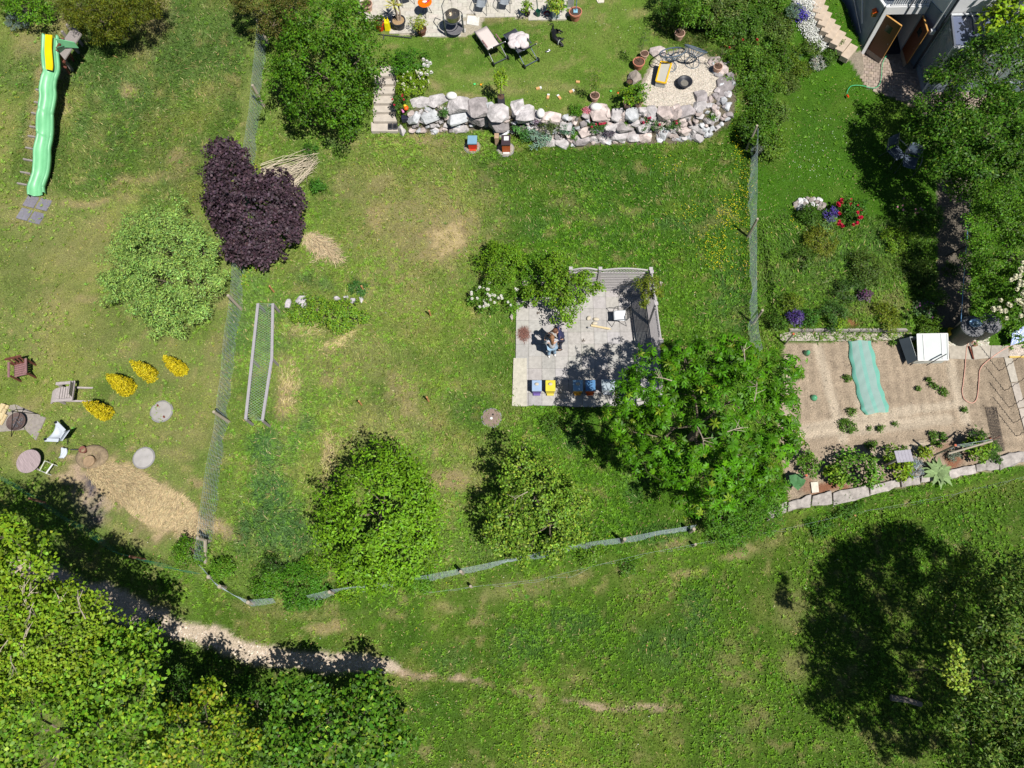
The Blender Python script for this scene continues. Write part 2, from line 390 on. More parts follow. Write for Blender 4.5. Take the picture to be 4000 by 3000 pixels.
def bloom_parts(root, pts, rgb, fs, fname, single=False):
    ro = np.array(worldloc(root))
    proto = None
    n = 7; th = np.arange(n)*2*np.pi/n
    if len(pts) > 60:
        single = True
    if single:
        N = len(pts); ii = np.repeat(np.arange(N), 5); a = np.tile(np.arange(5)*2*np.pi/5, N)+np.repeat(rng.random(N)*6, 5)
        d = np.stack([np.cos(a), np.sin(a), np.full(len(a), .25)], 1); nn = np.tile([0, 0, 1.], (len(a), 1))+rng.normal(0, .2, (len(a), 3))
        o = leafmesh(pts[ii], d, nn, fs*.6, fs*.5, jitter_cols(A(*rgb), len(a), .1, .05), fname, FLOWER, root); o["kind"] = "stuff"; return
    for q in pts:
        if proto is None:
            P_, D_, N_ = [], [], []
            for lay, (el, s) in enumerate(((.15, 1.), (.6, .8), (1.2, .5))):
                for t in th+lay*.4: P_.append((0, 0, .01*lay)); D_.append((math.cos(t), math.sin(t), el)); N_.append((-math.cos(t)*el, -math.sin(t)*el, 1))
            P_ = np.array(P_, float); o = leafmesh(P_, np.array(D_), np.array(N_), fs*.6, fs*.45, jitter_cols(A(*rgb), len(P_), .12, .06), fname, FLOWER, None)
            proto = o; o.parent = root
        else:
            o = proto.copy(); link(o, root)
        o.location = Vector(q-ro); o.rotation_euler = (rng.normal(0, .2), rng.normal(0, .2), rng.random()*6)

# ---------------------------------------------------------------- the ground: what grows where
def proj(x, y, z):
    q = np.stack([x, y, z-CH], -1) @ ROT
    return 2000+F*q[..., 0]/-q[..., 2], 1500-F*q[..., 1]/-q[..., 2]
FENCE_L = [(-200,1040),(150,1028),(640,985),(1050,930),(1618,858),(2190,800),(2400,790)]
SOUTH = [(-900,1400),(0,1850),(520,2165),(860,2290),(1080,2350),(1640,2270),(2430,2120),(2700,2075),(3080,2012),(3500,1930),(4000,1835),(4900,1650)]
def seg_d(px, py, pts):
    """distance to a polyline, width interpolated"""
    best = np.full(px.shape, 1e9)
    for (ax, ay, aw), (bx, by, bw) in zip(pts[:-1], pts[1:]):
        dx, dy = bx-ax, by-ay; t = np.clip(((px-ax)*dx+(py-ay)*dy)/(dx*dx+dy*dy), 0, 1)
        d = np.hypot(px-ax-t*dx, py-ay-t*dy)/(aw+(bw-aw)*t); best = np.minimum(best, d)
    return best
def in_poly(px, py, pts):
    r = np.zeros(px.shape, bool); n = len(pts)
    for i in range(n):
        x1, y1 = pts[i]; x2, y2 = pts[(i+1) % n]
        if y1 == y2: continue
        c = ((y1 > py) != (y2 > py)) & (px < (x2-x1)*(py-y1)/(y2-y1)+x1); r ^= c
    return r
GARDEN = [(3062,1335),(3560,1330),(4200,1390),(4600,1400),(4600,1740),(4000,1815),(3500,1910),(3080,1995),(3040,1650)]
PAVE = [(3310,225),(3345,200),(3400,190),(3700,180),(3900,400),(3640,470),(3530,400),(3390,345)]
TAN = [  # dry patches: cx, cy, rx, ry, rot, strength
 (1650,900,260,200,-20,.6),(1500,800,140,160,10,.4),(1350,1400,200,120,0,.35),(1500,1650,200,110,0,.35),(1400,700,140,70,0,.3),(1600,1180,140,110,0,.3),(300,1000,260,160,0,.22),(250,1250,200,140,0,.22),
 (1760,945,150,120,-35,.95),(1840,860,60,50,0,.7),(1690,1000,90,70,0,.8),(1480,830,60,95,8,.8),(1490,700,60,40,0,.6),(1340,720,60,60,0,.45),
 (1130,1520,55,100,8,.9),(1120,1420,70,45,0,.55),(1290,1490,50,40,0,.65),(1190,1290,110,38,8,.45),(1370,1300,90,30,-20,.6),(1300,1350,60,30,0,.6),
 (1570,1520,75,90,0,.6),(1600,1600,60,60,0,.7),(1350,1730,80,40,0,.5),(1420,1080,60,30,0,.4),(1700,1640,60,40,0,.5),(1290,1780,45,110,5,.75),(1490,1790,120,40,0,.35),
 (1780,1875,90,45,-10,.85),(1700,1760,50,30,0,.6),(1540,1640,60,40,0,.4),(1600,1100,50,60,0,.5),(1450,1120,50,50,0,.5),
 (1380,540,60,25,0,.4),(1660,535,70,22,0,.75),(1730,560,50,25,0,.5),(1700,340,50,22,0,.75),(1820,370,60,18,0,.7),(1560,560,40,20,0,.5),(1700,600,70,30,0,.35),
 (620,10,40,60,10,.7),(610,110,60,70,20,.6),(520,350,40,30,0,.8),(560,210,50,40,0,.4),(150,420,40,180,8,.7),(240,290,35,60,5,.55),(255,420,30,60,0,.6),
 (700,600,60,30,-30,.6),(530,700,140,22,-12,.55),(330,790,110,18,-8,.7),(480,780,60,25,0,.4),(720,660,80,30,-35,.45),(240,80,60,40,0,.5),(110,170,60,60,0,.5),
 (120,830,110,70,0,.5),(380,870,60,50,0,.4),(260,1010,90,70,0,.35),(220,1180,60,60,0,.35),(330,1160,40,20,0,.6),(500,1370,60,35,-20,.4),(160,1330,60,90,0,.35),
 (850,1500,60,80,0,.35),(840,1340,40,60,0,.4),(690,1470,60,30,0,.3),(640,1700,60,40,0,.35),(100,1600,60,30,-25,.5),(70,1795,25,40,0,.6),(310,1620,30,12,0,.4),
 (760,1880,35,20,0,.85),(740,1700,90,60,0,.3),(680,1790,60,30,0,.45),(510,1755,20,14,0,.8),(640,1725,15,20,0,.6),
 (330,1870,120,60,20,.8),(480,1900,200,90,22,1.),(640,2010,170,90,18,1.),(730,2060,100,60,25,.95),(520,2100,110,25,28,.5),(860,2060,55,35,10,.95),
 (560,2390,60,40,30,.6),(650,2360,80,18,15,.45),(300,2150,60,40,30,.3),(1260,2460,60,25,0,.75),(1330,2440,40,30,0,.8),(1540,2400,40,20,0,.4),(1720,2370,60,20,0,.45),
 (1850,2430,30,18,0,.6),(1870,2330,20,25,0,.5),(2270,2240,40,25,0,.5),(2020,2290,160,45,-8,.35),(2690,2240,60,22,-10,.75),(2880,2170,60,22,-15,.7),(2640,2110,50,20,-10,.6),(2930,2140,50,18,0,.5),
 (1570,2640,45,12,5,.85),(1680,2635,35,10,10,.8),(1800,2650,30,12,0,.85),(1900,2680,40,12,15,.5),(2010,2690,30,14,0,.6),(2130,2728,30,10,0,.5),(2320,2755,70,12,5,.75),(2500,2760,60,12,0,.75),
 (2860,2640,80,40,30,.4),(2950,2810,50,60,0,.4),(2850,2560,60,60,0,.3),(3080,2380,60,90,10,.35),(3100,2600,60,60,0,.4),(3030,2120,70,30,-15,.35),(3140,2070,25,12,0,.5),
 (1660,2930,30,40,0,.5),(3500,2880,60,30,0,.3),(3530,1958,14,8,0,.9),(2010,2120,60,30,0,.3),(2480,40,50,20,0,.5),(2160,330,120,25,5,.35),(1900,300,150,18,5,.3),(1950,345,120,25,0,.5),
 (2270,60,60,30,0,.3),(1920,75,60,12,0,.6),(2080,85,60,10,0,.4),(2210,800,60,20,0,.35),(2330,850,80,16,0,.25),(2760,880,60,20,0,.3),(2560,1080,40,20,0,.2),
 (2380,1240,60,60,0,.0),(3430,1210,100,30,0,.4),(3200,990,60,50,0,.35),(3470,1180,60,40,0,.35),(1170,2400,200,30,3,.3),(1030,2380,120,22,8,.35)]
BLUE = [  # longer blue-green grass
 (1055,1930,110,240,8,1.3),(1120,2080,150,180,0,1.2),(1010,1780,60,120,5,1.1),(1195,1650,50,45,0,.9),(1195,1100,45,55,0,.8),(1265,1110,45,45,0,.8),(1160,1060,30,30,0,.7),(1010,1100,50,90,0,.7),(935,1300,50,120,10,.6),
 (1330,555,60,30,0,.6),(1330,1015,30,16,0,.6),(1100,1330,60,60,0,.4),(2850,1200,120,120,0,.5),(2260,1740,60,70,0,.6),(2600,2080,90,50,0,.55),(2480,1890,40,60,0,.5),(2100,900,60,40,0,.35),(2650,870,80,30,0,.5),
 (450,350,300,150,0,.35),(330,500,180,120,0,.35),(700,200,250,150,0,.3),(650,80,80,60,0,.6),(100,480,60,60,0,.45),(60,280,80,90,0,.4),(3300,1080,250,130,0,.35),(3430,950,80,70,0,.4),(1780,1600,80,90,0,.25),
 (2030,2530,90,60,0,.4),(1750,2580,60,60,0,.4),(2230,2430,100,50,0,.4),(2720,2400,60,70,0,.5),(2620,2550,110,80,0,.35),(2880,2870,60,40,0,.4),(1060,1210,60,60,0,.5),(1880,2140,60,40,0,.35)]
RICH = [  # deep green
 (2400,700,520,180,3,.8),(2150,680,300,110,0,.5),(2500,950,300,160,0,.7),(2060,820,150,200,0,.5),(2880,1050,90,220,0,.6),(2430,800,200,60,0,.4),(1840,1580,90,120,0,.6),(1480,1560,70,60,0,.7),(1850,1690,110,60,0,.5),
 (1800,1700,60,40,0,.4),(2100,1700,300,60,0,.5),(2400,2020,220,100,0,.55),(3150,450,180,120,0,.6),(3300,560,120,180,0,.4),(3080,900,60,90,0,.4),(980,1800,80,80,0,.2),(1500,2380,200,40,-5,.3),
 (1650,2500,280,90,5,.5),(2000,2450,260,90,0,.5),(2300,2500,330,120,0,.5),(2700,2420,130,180,0,.5),(1700,2760,220,60,5,.5),(2150,2880,300,80,0,.35),(2700,2700,200,120,0,.3),(3350,2200,150,60,-15,.3),(3800,2050,200,80,-10,.6),
 (1180,2310,110,60,0,.8),(1620,2240,60,30,0,.7),(1160,2370,80,25,0,.6),(1350,1060,60,60,0,.35),(1300,650,100,80,0,.4),(1050,2200,80,60,0,.5),(2100,120,200,90,0,.3),(1800,200,200,60,0,.35),(100,60,90,50,0,.3)]
def blobs(lst, px, py, nz):
    m = np.zeros(px.shape)
    for cx, cy, rx, ry, rot, s in lst:
        near = (np.abs(px-cx) < 1.9*max(rx, ry)) & (np.abs(py-cy) < 1.9*max(rx, ry))
        if not near.any(): continue
        a = px[near]-cx; b = py[near]-cy; t = R_(rot); u = (a*math.cos(t)+b*math.sin(t))/rx; v = (-a*math.sin(t)+b*math.cos(t))/ry
        d = np.sqrt(u*u+v*v)+(nz[near]-.5)*2.3
        m[near] = np.maximum(m[near], s*(1-ss(.25, 1.45, d)))
    return m
def mixc(c, rgb, m): return c*(1-m[..., None])+A(*rgb)*m[..., None]
def field(x, y):
    z = hz(x, y); px, py = proj(x, y, z)
    n1 = fbm(x, y, .9, 3, 4); n2 = fbm(x, y, .33, 11, 4); n3 = fbm(x, y, 2.6, 23, 3); n4 = fbm(x, y, 6., 31, 2)
    wx = px+(fbm(x, y, .8, 41, 3)-.5)*60; wy = py+(fbm(x, y, .8, 51, 3)-.5)*60
    xf = np.interp(py, [a for a, b in FENCE_L], [b for a, b in FENCE_L])
    ys = np.interp(px, [a for a, b in SOUTH], [b for a, b in SOUTH])
    yt = np.interp(px, [1450,1590,1850,2100,2600,2830], [290,420,440,470,470,440])
    left = ss(6, -6, px-xf); south = ss(-10, 25, wy-ys); up = (1-ss(-12, 8, py-yt))*ss(1430, 1460, wx)*(1-ss(2860, 2900, wx))
    right = ss(2935, 2955, px)*(1-south)
    c = np.zeros(px.shape+(3,))+A(124, 150, 70)
    c = mixc(c, (90, 132, 36), ss(1800, 2150, wx))
    c = mixc(c, (140, 156, 84), left); lt = left*ss(830, 740, wy-.1*(wx-500))*ss(170, 300, wx+.25*wy)*ss(995, 960, wx+.12*wy)
    c = mixc(c, (104, 130, 62), lt)
    c = mixc(c, (122, 156, 62), up); c = mixc(c, (84, 132, 32), right); c = mixc(c, (96, 128, 44), south)
    lf2 = left*ss(1500, 1900, wy)*.35; c = mixc(c, (120, 150, 66), lf2)
    h = .11+.05*n1+0*px; h = np.where(left > .5, .05+.09*lt, h); h = np.where(up > .5, .05, h); h = np.where(south > .5, .08, h); h = np.where(right > .5, .055, h)
    flw = right*ss(820, 870, wy)*(1-ss(3600, 3680, wx))*(1-south)*(~in_poly(px, py, GARDEN)); c = mixc(c, (100, 134, 50), flw*.8); h = np.where(flw > .5, .2, h)
    # variation: yellowish, dark, thatch
    dry = np.clip((n1-.5)*3.0+(n2-.5)*2., 0, 1)*np.where(up > .5, .3, np.where(right > .5, .2, .5+.15*left-.35*ss(1900, 2200, px)*(1-south)))
    c = mixc(c, (178, 165, 108), dry*.62)
    c = mixc(c, (84, 118, 36), np.clip((.47-n1)*4, 0, 1)*.5)
    c = mixc(c, (158, 178, 74), np.clip((n2-.55)*4, 0, 1)*.35*(1-up))
    hdg = blobs([(2760,80,180,110,0,1.),(2900,200,110,170,0,1.),(2960,420,70,170,0,1.),(3050,200,90,120,0,.8)], wx, wy, n1); c = mixc(c, (88,110,46), hdg); h = h+.12*hdg
    c = mixc(c, (74, 118, 34), blobs(RICH, wx, wy, n1)*.85)
    bl = blobs(BLUE, wx, wy, n1*.6+n3*.4)*.75; bl = np.clip(bl, 0, 1); c = mixc(c, (88, 126, 78), bl); h = h+.18*bl
    tn = blobs(TAN, wx, wy, n3*.6+n1*.4); c = mixc(c, (196, 172, 132), tn*.9)
    dens = 1-.75*tn
    c = mixc(c, (186, 168, 122), np.clip((n3-.62)*6, 0, 1)*.45*(1-right)*(1-bl))
    c = c*(.85+.3*n4)[..., None]
    # hay and ash
    hay = .9*blobs([(470,1900,190,80,22,1.),(620,2000,170,85,18,1.)], wx, wy, n3); c = mixc(c, (184, 162, 128), hay*.7); dens = dens*(1-.8*hay)
    bare = blobs([(330,1905,60,90,-10,.8),(735,2055,75,70,20,1.),(875,2055,45,40,0,.9),(390,1960,60,50,0,.6)], wx, wy, n3); c = mixc(c, (184, 160, 142), bare*.9); dens = dens*(1-.9*bare)
    ash = blobs([(342,1895,26,32,10,1.),(325,1785,18,22,0,.9)], wx, wy, n4); c = mixc(c, (92, 88, 94), ash)
    lav = blobs([(360,2000,40,50,0,.5)], wx, wy, n4); c = mixc(c, (160, 140, 150), lav)
    # yellow flowering strip
    # path of bare earth
    d = seg_d(wx, wy, [(-300,2150,60),(150,2230,60),(330,2310,62),(540,2400,60),(700,2455,46),(900,2520,48),(1050,2565,42),(1250,2590,44),(1420,2600,40),(1520,2610,30),(1560,2625,14)])
    pm = (1-ss(.62, 1.15, d+(n3-.5)*.7)); c = mixc(c, (212, 192, 172), pm*(.85+.15*n4)); dens = dens*(1-pm)
    d2 = seg_d(wx, wy, [(1560,2625,14),(1700,2640,12),(1850,2665,12),(2000,2695,12),(2150,2725,10),(2320,2755,12),(2500,2762,12),(2650,2775,8)])
    pm2 = (1-ss(.5, 1.2, d2+(n3-.5)*2.2))*.8*ss(.45, .55, n1+.05); c = mixc(c, (188, 165, 140), pm2); dens = dens*(1-.8*pm2)
    # garden soil
    gs = in_poly(px, py, GARDEN).astype(float)
    s_ = A(182, 164, 142)*(.8+.4*n4)[..., None]*(.9+.2*n1)[..., None]
    for (lx0, ly0, lx1, ly1, ww) in ((3190,1345,3290,1720,22),(3330,1400,3370,1690,10),(3100,1690,3560,1600,24),(3100,1700,3700,1640,26),(3240,1800,3700,1720,16),(3715,1420,3770,1640,22),(3080,1400,3075,1660,14),(3430,1620,3760,1575,20)):
        t = 1-ss(.5, 1.2, seg_d(wx*.35+px*.65, wy*.35+py*.65, [(lx0, ly0, ww), (lx1, ly1, ww)])); s_ = s_*(1-t[..., None])+A(206, 190, 168)*t[..., None]
    rid = .5+.5*np.sin((px*.15+py*.99)*2*np.pi/46+n1*5); rid = np.where(py > 1640, rid, .5+.5*np.sin((px*.98-py*.12)*2*np.pi/40+n1*4)); s_ = s_*(.86+.2*rid)[..., None]
    dk = blobs([(3950,1560,120,150,0,.7),(3860,1420,90,60,0,.6),(3800,1500,60,60,0,.4),(3130,1960,110,60,-10,.5),(3400,1900,110,30,-10,.4)], px, py, n3); s_ = s_*(1-.28*dk[..., None])
    c = c*(1-gs[..., None])+s_*gs[..., None]; dens = dens*(1-gs)
    mul = blobs([(3245,1905,70,26,-8,1.),(3720,1795,55,40,-10,1.),(3700,1740,60,30,0,.5),(3330,1262,24,18,0,1.),(3150,1895,30,30,0,.6)], px, py, n3); c = mixc(c, (150, 98, 72), mul*.9); dens = dens*(1-mul)
    # rocks beds, gravel edges
    gv = in_poly(px, py, [(2500,330),(2560,215),(2700,180),(2830,250),(2860,330),(2830,420),(2750,430),(2560,420),(2510,400)]).astype(float); c = mixc(c, (176, 166, 150), gv); dens = dens*(1-gv)
    pv = in_poly(px, py, PAVE).astype(float); c = mixc(c, (150, 140, 125), pv); dens = dens*(1-pv)
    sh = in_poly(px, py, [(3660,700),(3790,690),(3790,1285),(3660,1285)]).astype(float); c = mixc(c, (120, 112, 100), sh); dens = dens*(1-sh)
    tr = in_poly(px, py, [(1400,-150),(2215,-150),(2215,82),(1960,68),(1890,72),(1880,120),(1815,145),(1560,138),(1400,60)]).astype(float); c = mixc(c, (190,180,160), tr); dens = dens*(1-tr)
    stp_ = in_poly(px, py, [(1448,262),(1556,262),(1558,518),(1448,518)]); dens = dens*(1-stp_)
    wl = in_poly(px, py, [(1590,425),(1850,400),(2100,440),(2250,455),(2600,425),(2760,430),(2830,340),(2870,260),(2880,350),(2860,480),(2740,556),(2250,574),(2100,560),(1960,505),(1590,525)]).astype(float); c = mixc(c, (120,112,95), wl); dens = dens*(1-wl*.8)
    return c, np.clip(dens, 0, 1), h, px, py
def axis(a, b, st, lo, hi):
    core = np.arange(a, b, st); l = []; r = []; s = st*2; v = a
    while v > lo: v -= s; s *= 1.5; l.append(v)
    s = st*2; v = core[-1]
    while v < hi: v += s; s *= 1.5; r.append(v)
    return np.concatenate([l[::-1], core, r])
ax_ = axis(-30, 27, .12, -260, 260); ay_ = axis(-8, 33, .12, -260, 260)
X, Y = np.meshgrid(ax_, ay_, indexing='ij'); xx, yy = X.ravel(), Y.ravel()
gc, gd, gh, gpx, gpy = field(xx, yy)
zz = hz(xx, yy)+(fbm(xx, yy, 1.6, 61, 3)-.5)*.05*(gd > .2)
zz = zz-.6*in_poly(gpx, gpy, [(1462,278),(1545,278),(1546,506),(1462,506)])
cl = (fbm(xx, yy, 7., 71, 3)-.5)*.05*in_poly(gpx, gpy, GARDEN); zz = zz+cl
ny = len(ay_); I, J = np.meshgrid(np.arange(len(ax_)-1), np.arange(ny-1), indexing='ij'); q = (I*ny+J).ravel()
gro = np_mesh("ground", np.stack([xx, yy, zz], 1), np.stack([q, q+ny, q+ny+1, q+1], 1), GROUND, None, gc*np.where(gd > .3, .72, 1)[:, None], smooth=True)
tag(gro, "grassy garden ground with dry patches and bare earth", "ground", kind="structure")

# grass blades
NPATIO = [(2012,1165),(2500,1120),(2590,1400),(2590,1590),(2012,1590)]
def scatter(N, fil=None):
    x = rng.uniform(-28, 25, N); y = rng.uniform(-6, 31, N); px, py = proj(x, y, hz(x, y))
    k = (px > -60) & (px < 4060) & (py > -60) & (py < 3060); return x[k], y[k]
def blades(name, label, sel, N, lenk=1., wd=.016, lean=1., colk=1., kmin=.0):
    x, y = scatter(N); c, dn, h, px, py = field(x, y)
    k = (rng.random(len(x)) < dn) & sel(px, py, x, y) & ~in_poly(px, py, NPATIO)
    x, y, c, h, px, py = x[k], y[k], c[k], h[k], px[k], py[k]; n = len(x); z = hz(x, y)
    L = (h*.8+.03)*(.5+1.0*rng.random(n))*lenk
    flow = fbm(x, y, .35, 81, 2)*12.6; a = np.where(rng.random(n) < .35, flow, rng.random(n)*6.3)
    el = np.clip(rng.normal(.45, .35, n)*lean, .05, 1.4)
    d = np.stack([np.cos(a)*np.cos(el), np.sin(a)*np.cos(el), np.sin(el)], 1)
    nn = np.cross(d, np.stack([-np.sin(a), np.cos(a), 0*a], 1))+rng.normal(0, .35, (n, 3)); nn[nn[:, 2] < 0] *= -1
    cc = jitter_cols((1, 1, 1), n, .38, .12)*c*colk*1.55*np.array([.93, 1., .66])
    dryb = rng.random(n) < .06; cc[dryb] = jitter_cols(A(200, 185, 130), dryb.sum(), .2)
    p = np.stack([x, y, z-.01], 1)
    o = leafmesh(p, d, nn, L, np.minimum(L*.28, wd*(.6+.9*rng.random(n))), cc, name, GRASS, None, fold=.1)
    tag(o, label, "grass", kind="stuff"); return o
_xf = lambda py: np.interp(py, [a for a, b in FENCE_L], [b for a, b in FENCE_L])
_ys = lambda px: np.interp(px, [a for a, b in SOUTH], [b for a, b in SOUTH])
_yt = lambda px: np.interp(px, [1450,1590,1850,2100,2600,2830], [290,420,440,470,470,440])
isL = lambda px, py: (px < _xf(py)) & (py < _ys(px))
isS = lambda px, py: py >= _ys(px)
isU = lambda px, py: (py < _yt(px)) & (px > 1440) & (px < 2870)
isR = lambda px, py: (px > 2945) & (py < _ys(px))
DENS = globals().get("DENS", 1.)
blades("lawn_grass", "pale olive lawn and longer grass of the left-hand garden with the slide", lambda px, py, x, y: isL(px, py), int(1000000*DENS), 1.1, .022)
blades("meadow_grass", "rough middle meadow grass between the two wire fences", lambda px, py, x, y: ~isL(px, py) & ~isS(px, py) & ~isU(px, py) & ~isR(px, py), int(1000000*DENS), 1., .024)
blades("lawn_grass", "mown grass of the raised lawn above the boulder wall", lambda px, py, x, y: isU(px, py), int(1300000*DENS), 1., .018)
blades("lawn_grass", "vivid green lawn and flower bed grass on the right-hand plot", lambda px, py, x, y: isR(px, py), int(1100000*DENS), 1., .02)
blades("meadow_grass", "open grass slope below the long wire fence and garden wall", lambda px, py, x, y: isS(px, py), int(1100000*DENS), 1.05, .022)
# broad-leaved weeds: rosettes spread in the grass
def weeds(N):
    x, y = scatter(N); c, dn, h, px, py = field(x, y); n1 = fbm(x, y, .5, 91, 3)
    k = (rng.random(len(x)) < dn*np.clip((n1-.35)*4, .12, 1)) & ~isU(px, py) & ~in_poly(px, py, NPATIO) & ((~isL(px, py)) | (rng.random(len(x)) < .25)) & ((~isR(px, py)) | (py > 850) | (rng.random(len(x)) < .1))
    x, y, c = x[k], y[k], c[k]; n = len(x); z = hz(x, y); m = 7; ii = np.repeat(np.arange(n), m)
    a = np.tile(np.arange(m)*6.28/m, n)+np.repeat(rng.random(n)*6.3, m)+rng.normal(0, .3, n*m); el = rng.uniform(.1, .9, n*m)
    d = np.stack([np.cos(a)*np.cos(el), np.sin(a)*np.cos(el), np.sin(el)], 1); nn = np.stack([-np.cos(a)*np.sin(el), -np.sin(a)*np.sin(el), np.cos(el)], 1)+rng.normal(0, .3, (n*m, 3))
    s = np.repeat(rng.uniform(.05, .13, n), m)
    cc = jitter_cols((1, 1, 1), n, .2, .15)*(c*.5+A(122, 162, 40)*.5)*1.6*np.array([.9, 1., .7])
    p = np.stack([x, y, z+.02], 1)[ii]
    o = leafmesh(p, d, nn, s*rng.uniform(.7, 1.2, n*m), s*.38, cc[ii]*rng.normal(1, .12, (n*m, 1)), "meadow_weeds", GRASS, None, fold=.12)
    tag(o, "broad-leaved weeds and clover spread through the meadow", "weeds", kind="stuff")
weeds(int(120000*DENS))
# tiny yellow / white wild flowers
def wild(N, rgb, label, clus, size=.035, name="wild_flowers"):
    X_, Y_ = [], []
    for cx, cy, rx, ry, n in clus:
        px = cx+rx*rng.normal(0, .5, n); py = cy+ry*rng.normal(0, .5, n)
        for a, b in zip(px, py): g = G(a, b); X_.append(g.x); Y_.append(g.y)
    if N: a, b = scatter(N); c, dn, h, px, py = field(a, b); k = (dn > .6) & ~in_poly(px, py, NPATIO); X_ += list(a[k]); Y_ += list(b[k])
    x = np.array(X_); y = np.array(Y_); n = len(x); ii = np.repeat(np.arange(n), 4); a = np.tile(np.arange(4)*1.57, n)+np.repeat(rng.random(n)*6, 4)
    z = hz(x, y)+rng.uniform(.08, .16, n)
    d = np.stack([np.cos(a), np.sin(a), .2+0*a], 1)
    o = leafmesh(np.stack([x, y, z], 1)[ii], d, np.tile([0, 0, 1.], (len(ii), 1)), size*.6, size*.5, jitter_cols(A(*rgb), len(ii), .12, .05), name, FLOWER, None)
    tag(o, label, "flowers", kind="stuff")
wild(260, (240, 225, 40), "small yellow wildflowers in the meadow by the right-hand fence", [(2860,830,70,80,150),(2900,620,50,90,60),(2880,540,30,80,40),(2790,960,90,80,120),(2680,830,60,70,40),(2620,650,60,50,25),(2800,1020,60,60,50),(2900,1040,30,60,20),(960,1080,30,50,14),(2910,740,30,50,50),(60,388,30,20,6),(3110,870,40,60,14),(2060,2950,200,60,20),(1010,660,20,20,10)])
wild(220, (245, 245, 235), "tiny white daisies scattered over the lawns", [(3180,560,150,150,40),(3160,660,120,60,16),(1700,120,200,80,10),(2400,120,150,100,12)], .03)

# ---------------------------------------------------------------- paving, patio, terrace, stones
CONC = mt("concrete", (196, 190, 180), .9, .1, 3, .25); CONCD = mt("grey_concrete", (150, 148, 150), .9, .12, 4, .3)
WOODG = mt("weathered_wood", (160, 152, 148), .85, .22, 12, .3, stretch=(1, 8, 8)); WOODB = mt("brown_wood", (118, 70, 58), .7, .25, 14, .3)
WOODP = mt("pale_wood", (226, 205, 160), .7, .12, 16); BLACK = mt("black_plastic", (34, 36, 40), .5, .2, 8); STEEL = mt("steel", (150, 152, 156), .35, .15, 10, metal=.8)
WIRE = mt("fence_wire", (176, 192, 200), .5, .1, 5); GWIRE = mt("green_wire", (40, 110, 86), .5, .1, 5); WHITE = mt("white_paint", (240, 240, 238), .5, .05, 4)
TERRA = mt("terracotta", (206, 134, 108), .85, .14, 9); TERRAP = mt("pale_terracotta", (214, 176, 154), .85, .12, 9); SOIL = mt("potting_soil", (96, 72, 58), .95, .3, 30, .6)
DARKM = mt("dark_metal", (44, 44, 48), .45, .2, 9, metal=.5); RUST = mt("rust", (120, 60, 44), .8, .3, 20)
TILEM = attr_mat("paving_slab", .9, 0, 9., .86, 1.14, bump=.25, bscale=40., bd=.01)
ROCK = attr_mat("boulder_stone", .9, 0, 3.5, .68, 1.3, bump=.8, bscale=9., bd=.06)
def slabs(name, label, cat, rects, rgb, kind=None, var=.06, gap=.012, rough=None, group=None, h=.04):
    """rects: list of 4-corner world polygons (x,y,z)"""
    mb = MB(); info = []
    for q in rects:
        c = sum((Vector(p) for p in q), Vector())/len(q); n0 = len(mb.f)
        pts = [Vector(p)+(c-Vector(p)).normalized()*gap for p in q]
        mb.prism([(p.x, p.y) for p in pts], c.z-.08, c.z+h+rng.normal(0, .003)); 
    loc = Vector(rects[0][0]); 
    o = mb.build(name, TILEM, None, clean=False); cols = [A(*rgb)*np.clip(rng.normal(1, var), .6, 1.4)*np.array([1, rng.normal(1, .012), rng.normal(1, .02)]) for _ in rects]
    setcol(o, lambda p: cols[min(p.index//6, len(cols)-1)] if len(rects[0]) == 4 else cols[0])
    o.data.transform(Matrix.Translation(-loc)); o.location = loc
    return tag(o, label, cat, group, kind)
# patio: rows and columns of square slabs, with a few larger and pinker ones
p0 = G(2017, 1172); p1 = G(2560, 1172); pb = G(2017, 1588)
xs = [p0.x]; 
while xs[-1] < G(2575, 1400).x: xs.append(xs[-1]+.497)
ys_ = [pb.y]
while ys_[-1] < G(2300, 1125).y: ys_.append(ys_[-1]+.497)
rects = []
for i in range(len(xs)-1):
    for j in range(len(ys_)-1):
        if j >= len(ys_)-2 and i < 4: continue
        x0, x1, y0, y1 = xs[i], xs[i+1], ys_[j], ys_[j+1]
        if j == 0: y0 += .03*math.sin(i)
        rects.append([(x0, y0, .0), (x1, y0, .0), (x1, y1, .0), (x0, y1, .0)])
pat = slabs("patio", "square concrete slabs", None, rects, (188, 184, 180), kind="structure", var=.05, h=.05, gap=.006)
# terrace paving at the top edge
tz = 1.1; rects = []
TP = [(1400,-260),(2215,-260),(2215,82),(1960,68),(1893,66),(1820,55),(1815,143),(1560,136),(1400,60)]
x0, x1 = WA(1400, 60, tz).x, WA(2215, 60, tz).x; y0, y1 = WA(1700, 145, tz).y, WA(1700, -260, tz).y
nx = int((x1-x0)/.42)
for i in range(nx):
    for j in range(int((y1-y0)/.21)):
        o_ = .21*(j % 2); a, b = x0+i*.42+o_, y0+j*.21; q = [(a, b, tz), (a+.42, b, tz), (a+.42, b+.21, tz), (a, b+.21, tz)]
        pc = proj(np.array([a+.21]), np.array([b+.1]), np.array([tz]))
        if in_poly(pc[0], pc[1], TP)[0]: rects.append(q)
slabs("terrace", "", None, rects, (208, 202, 190), kind="structure", var=.03, gap=.004)
# white stone plates near the grill
o = slabs("stone_plate", "pale square stone plate on the lawn edge beside the grill", "stone slab", [[G(1826, 62, .0), G(1875, 66), G(1870, 104), G(1822, 96)]], (226, 222, 214))
o = slabs("stone_plate", "pale flat stone lying on the lawn at the top of the photo", "stone slab", [[G(2322, -12, .0), G(2362, -10), G(2360, 12), G(2335, 14)]], (220, 212, 200))
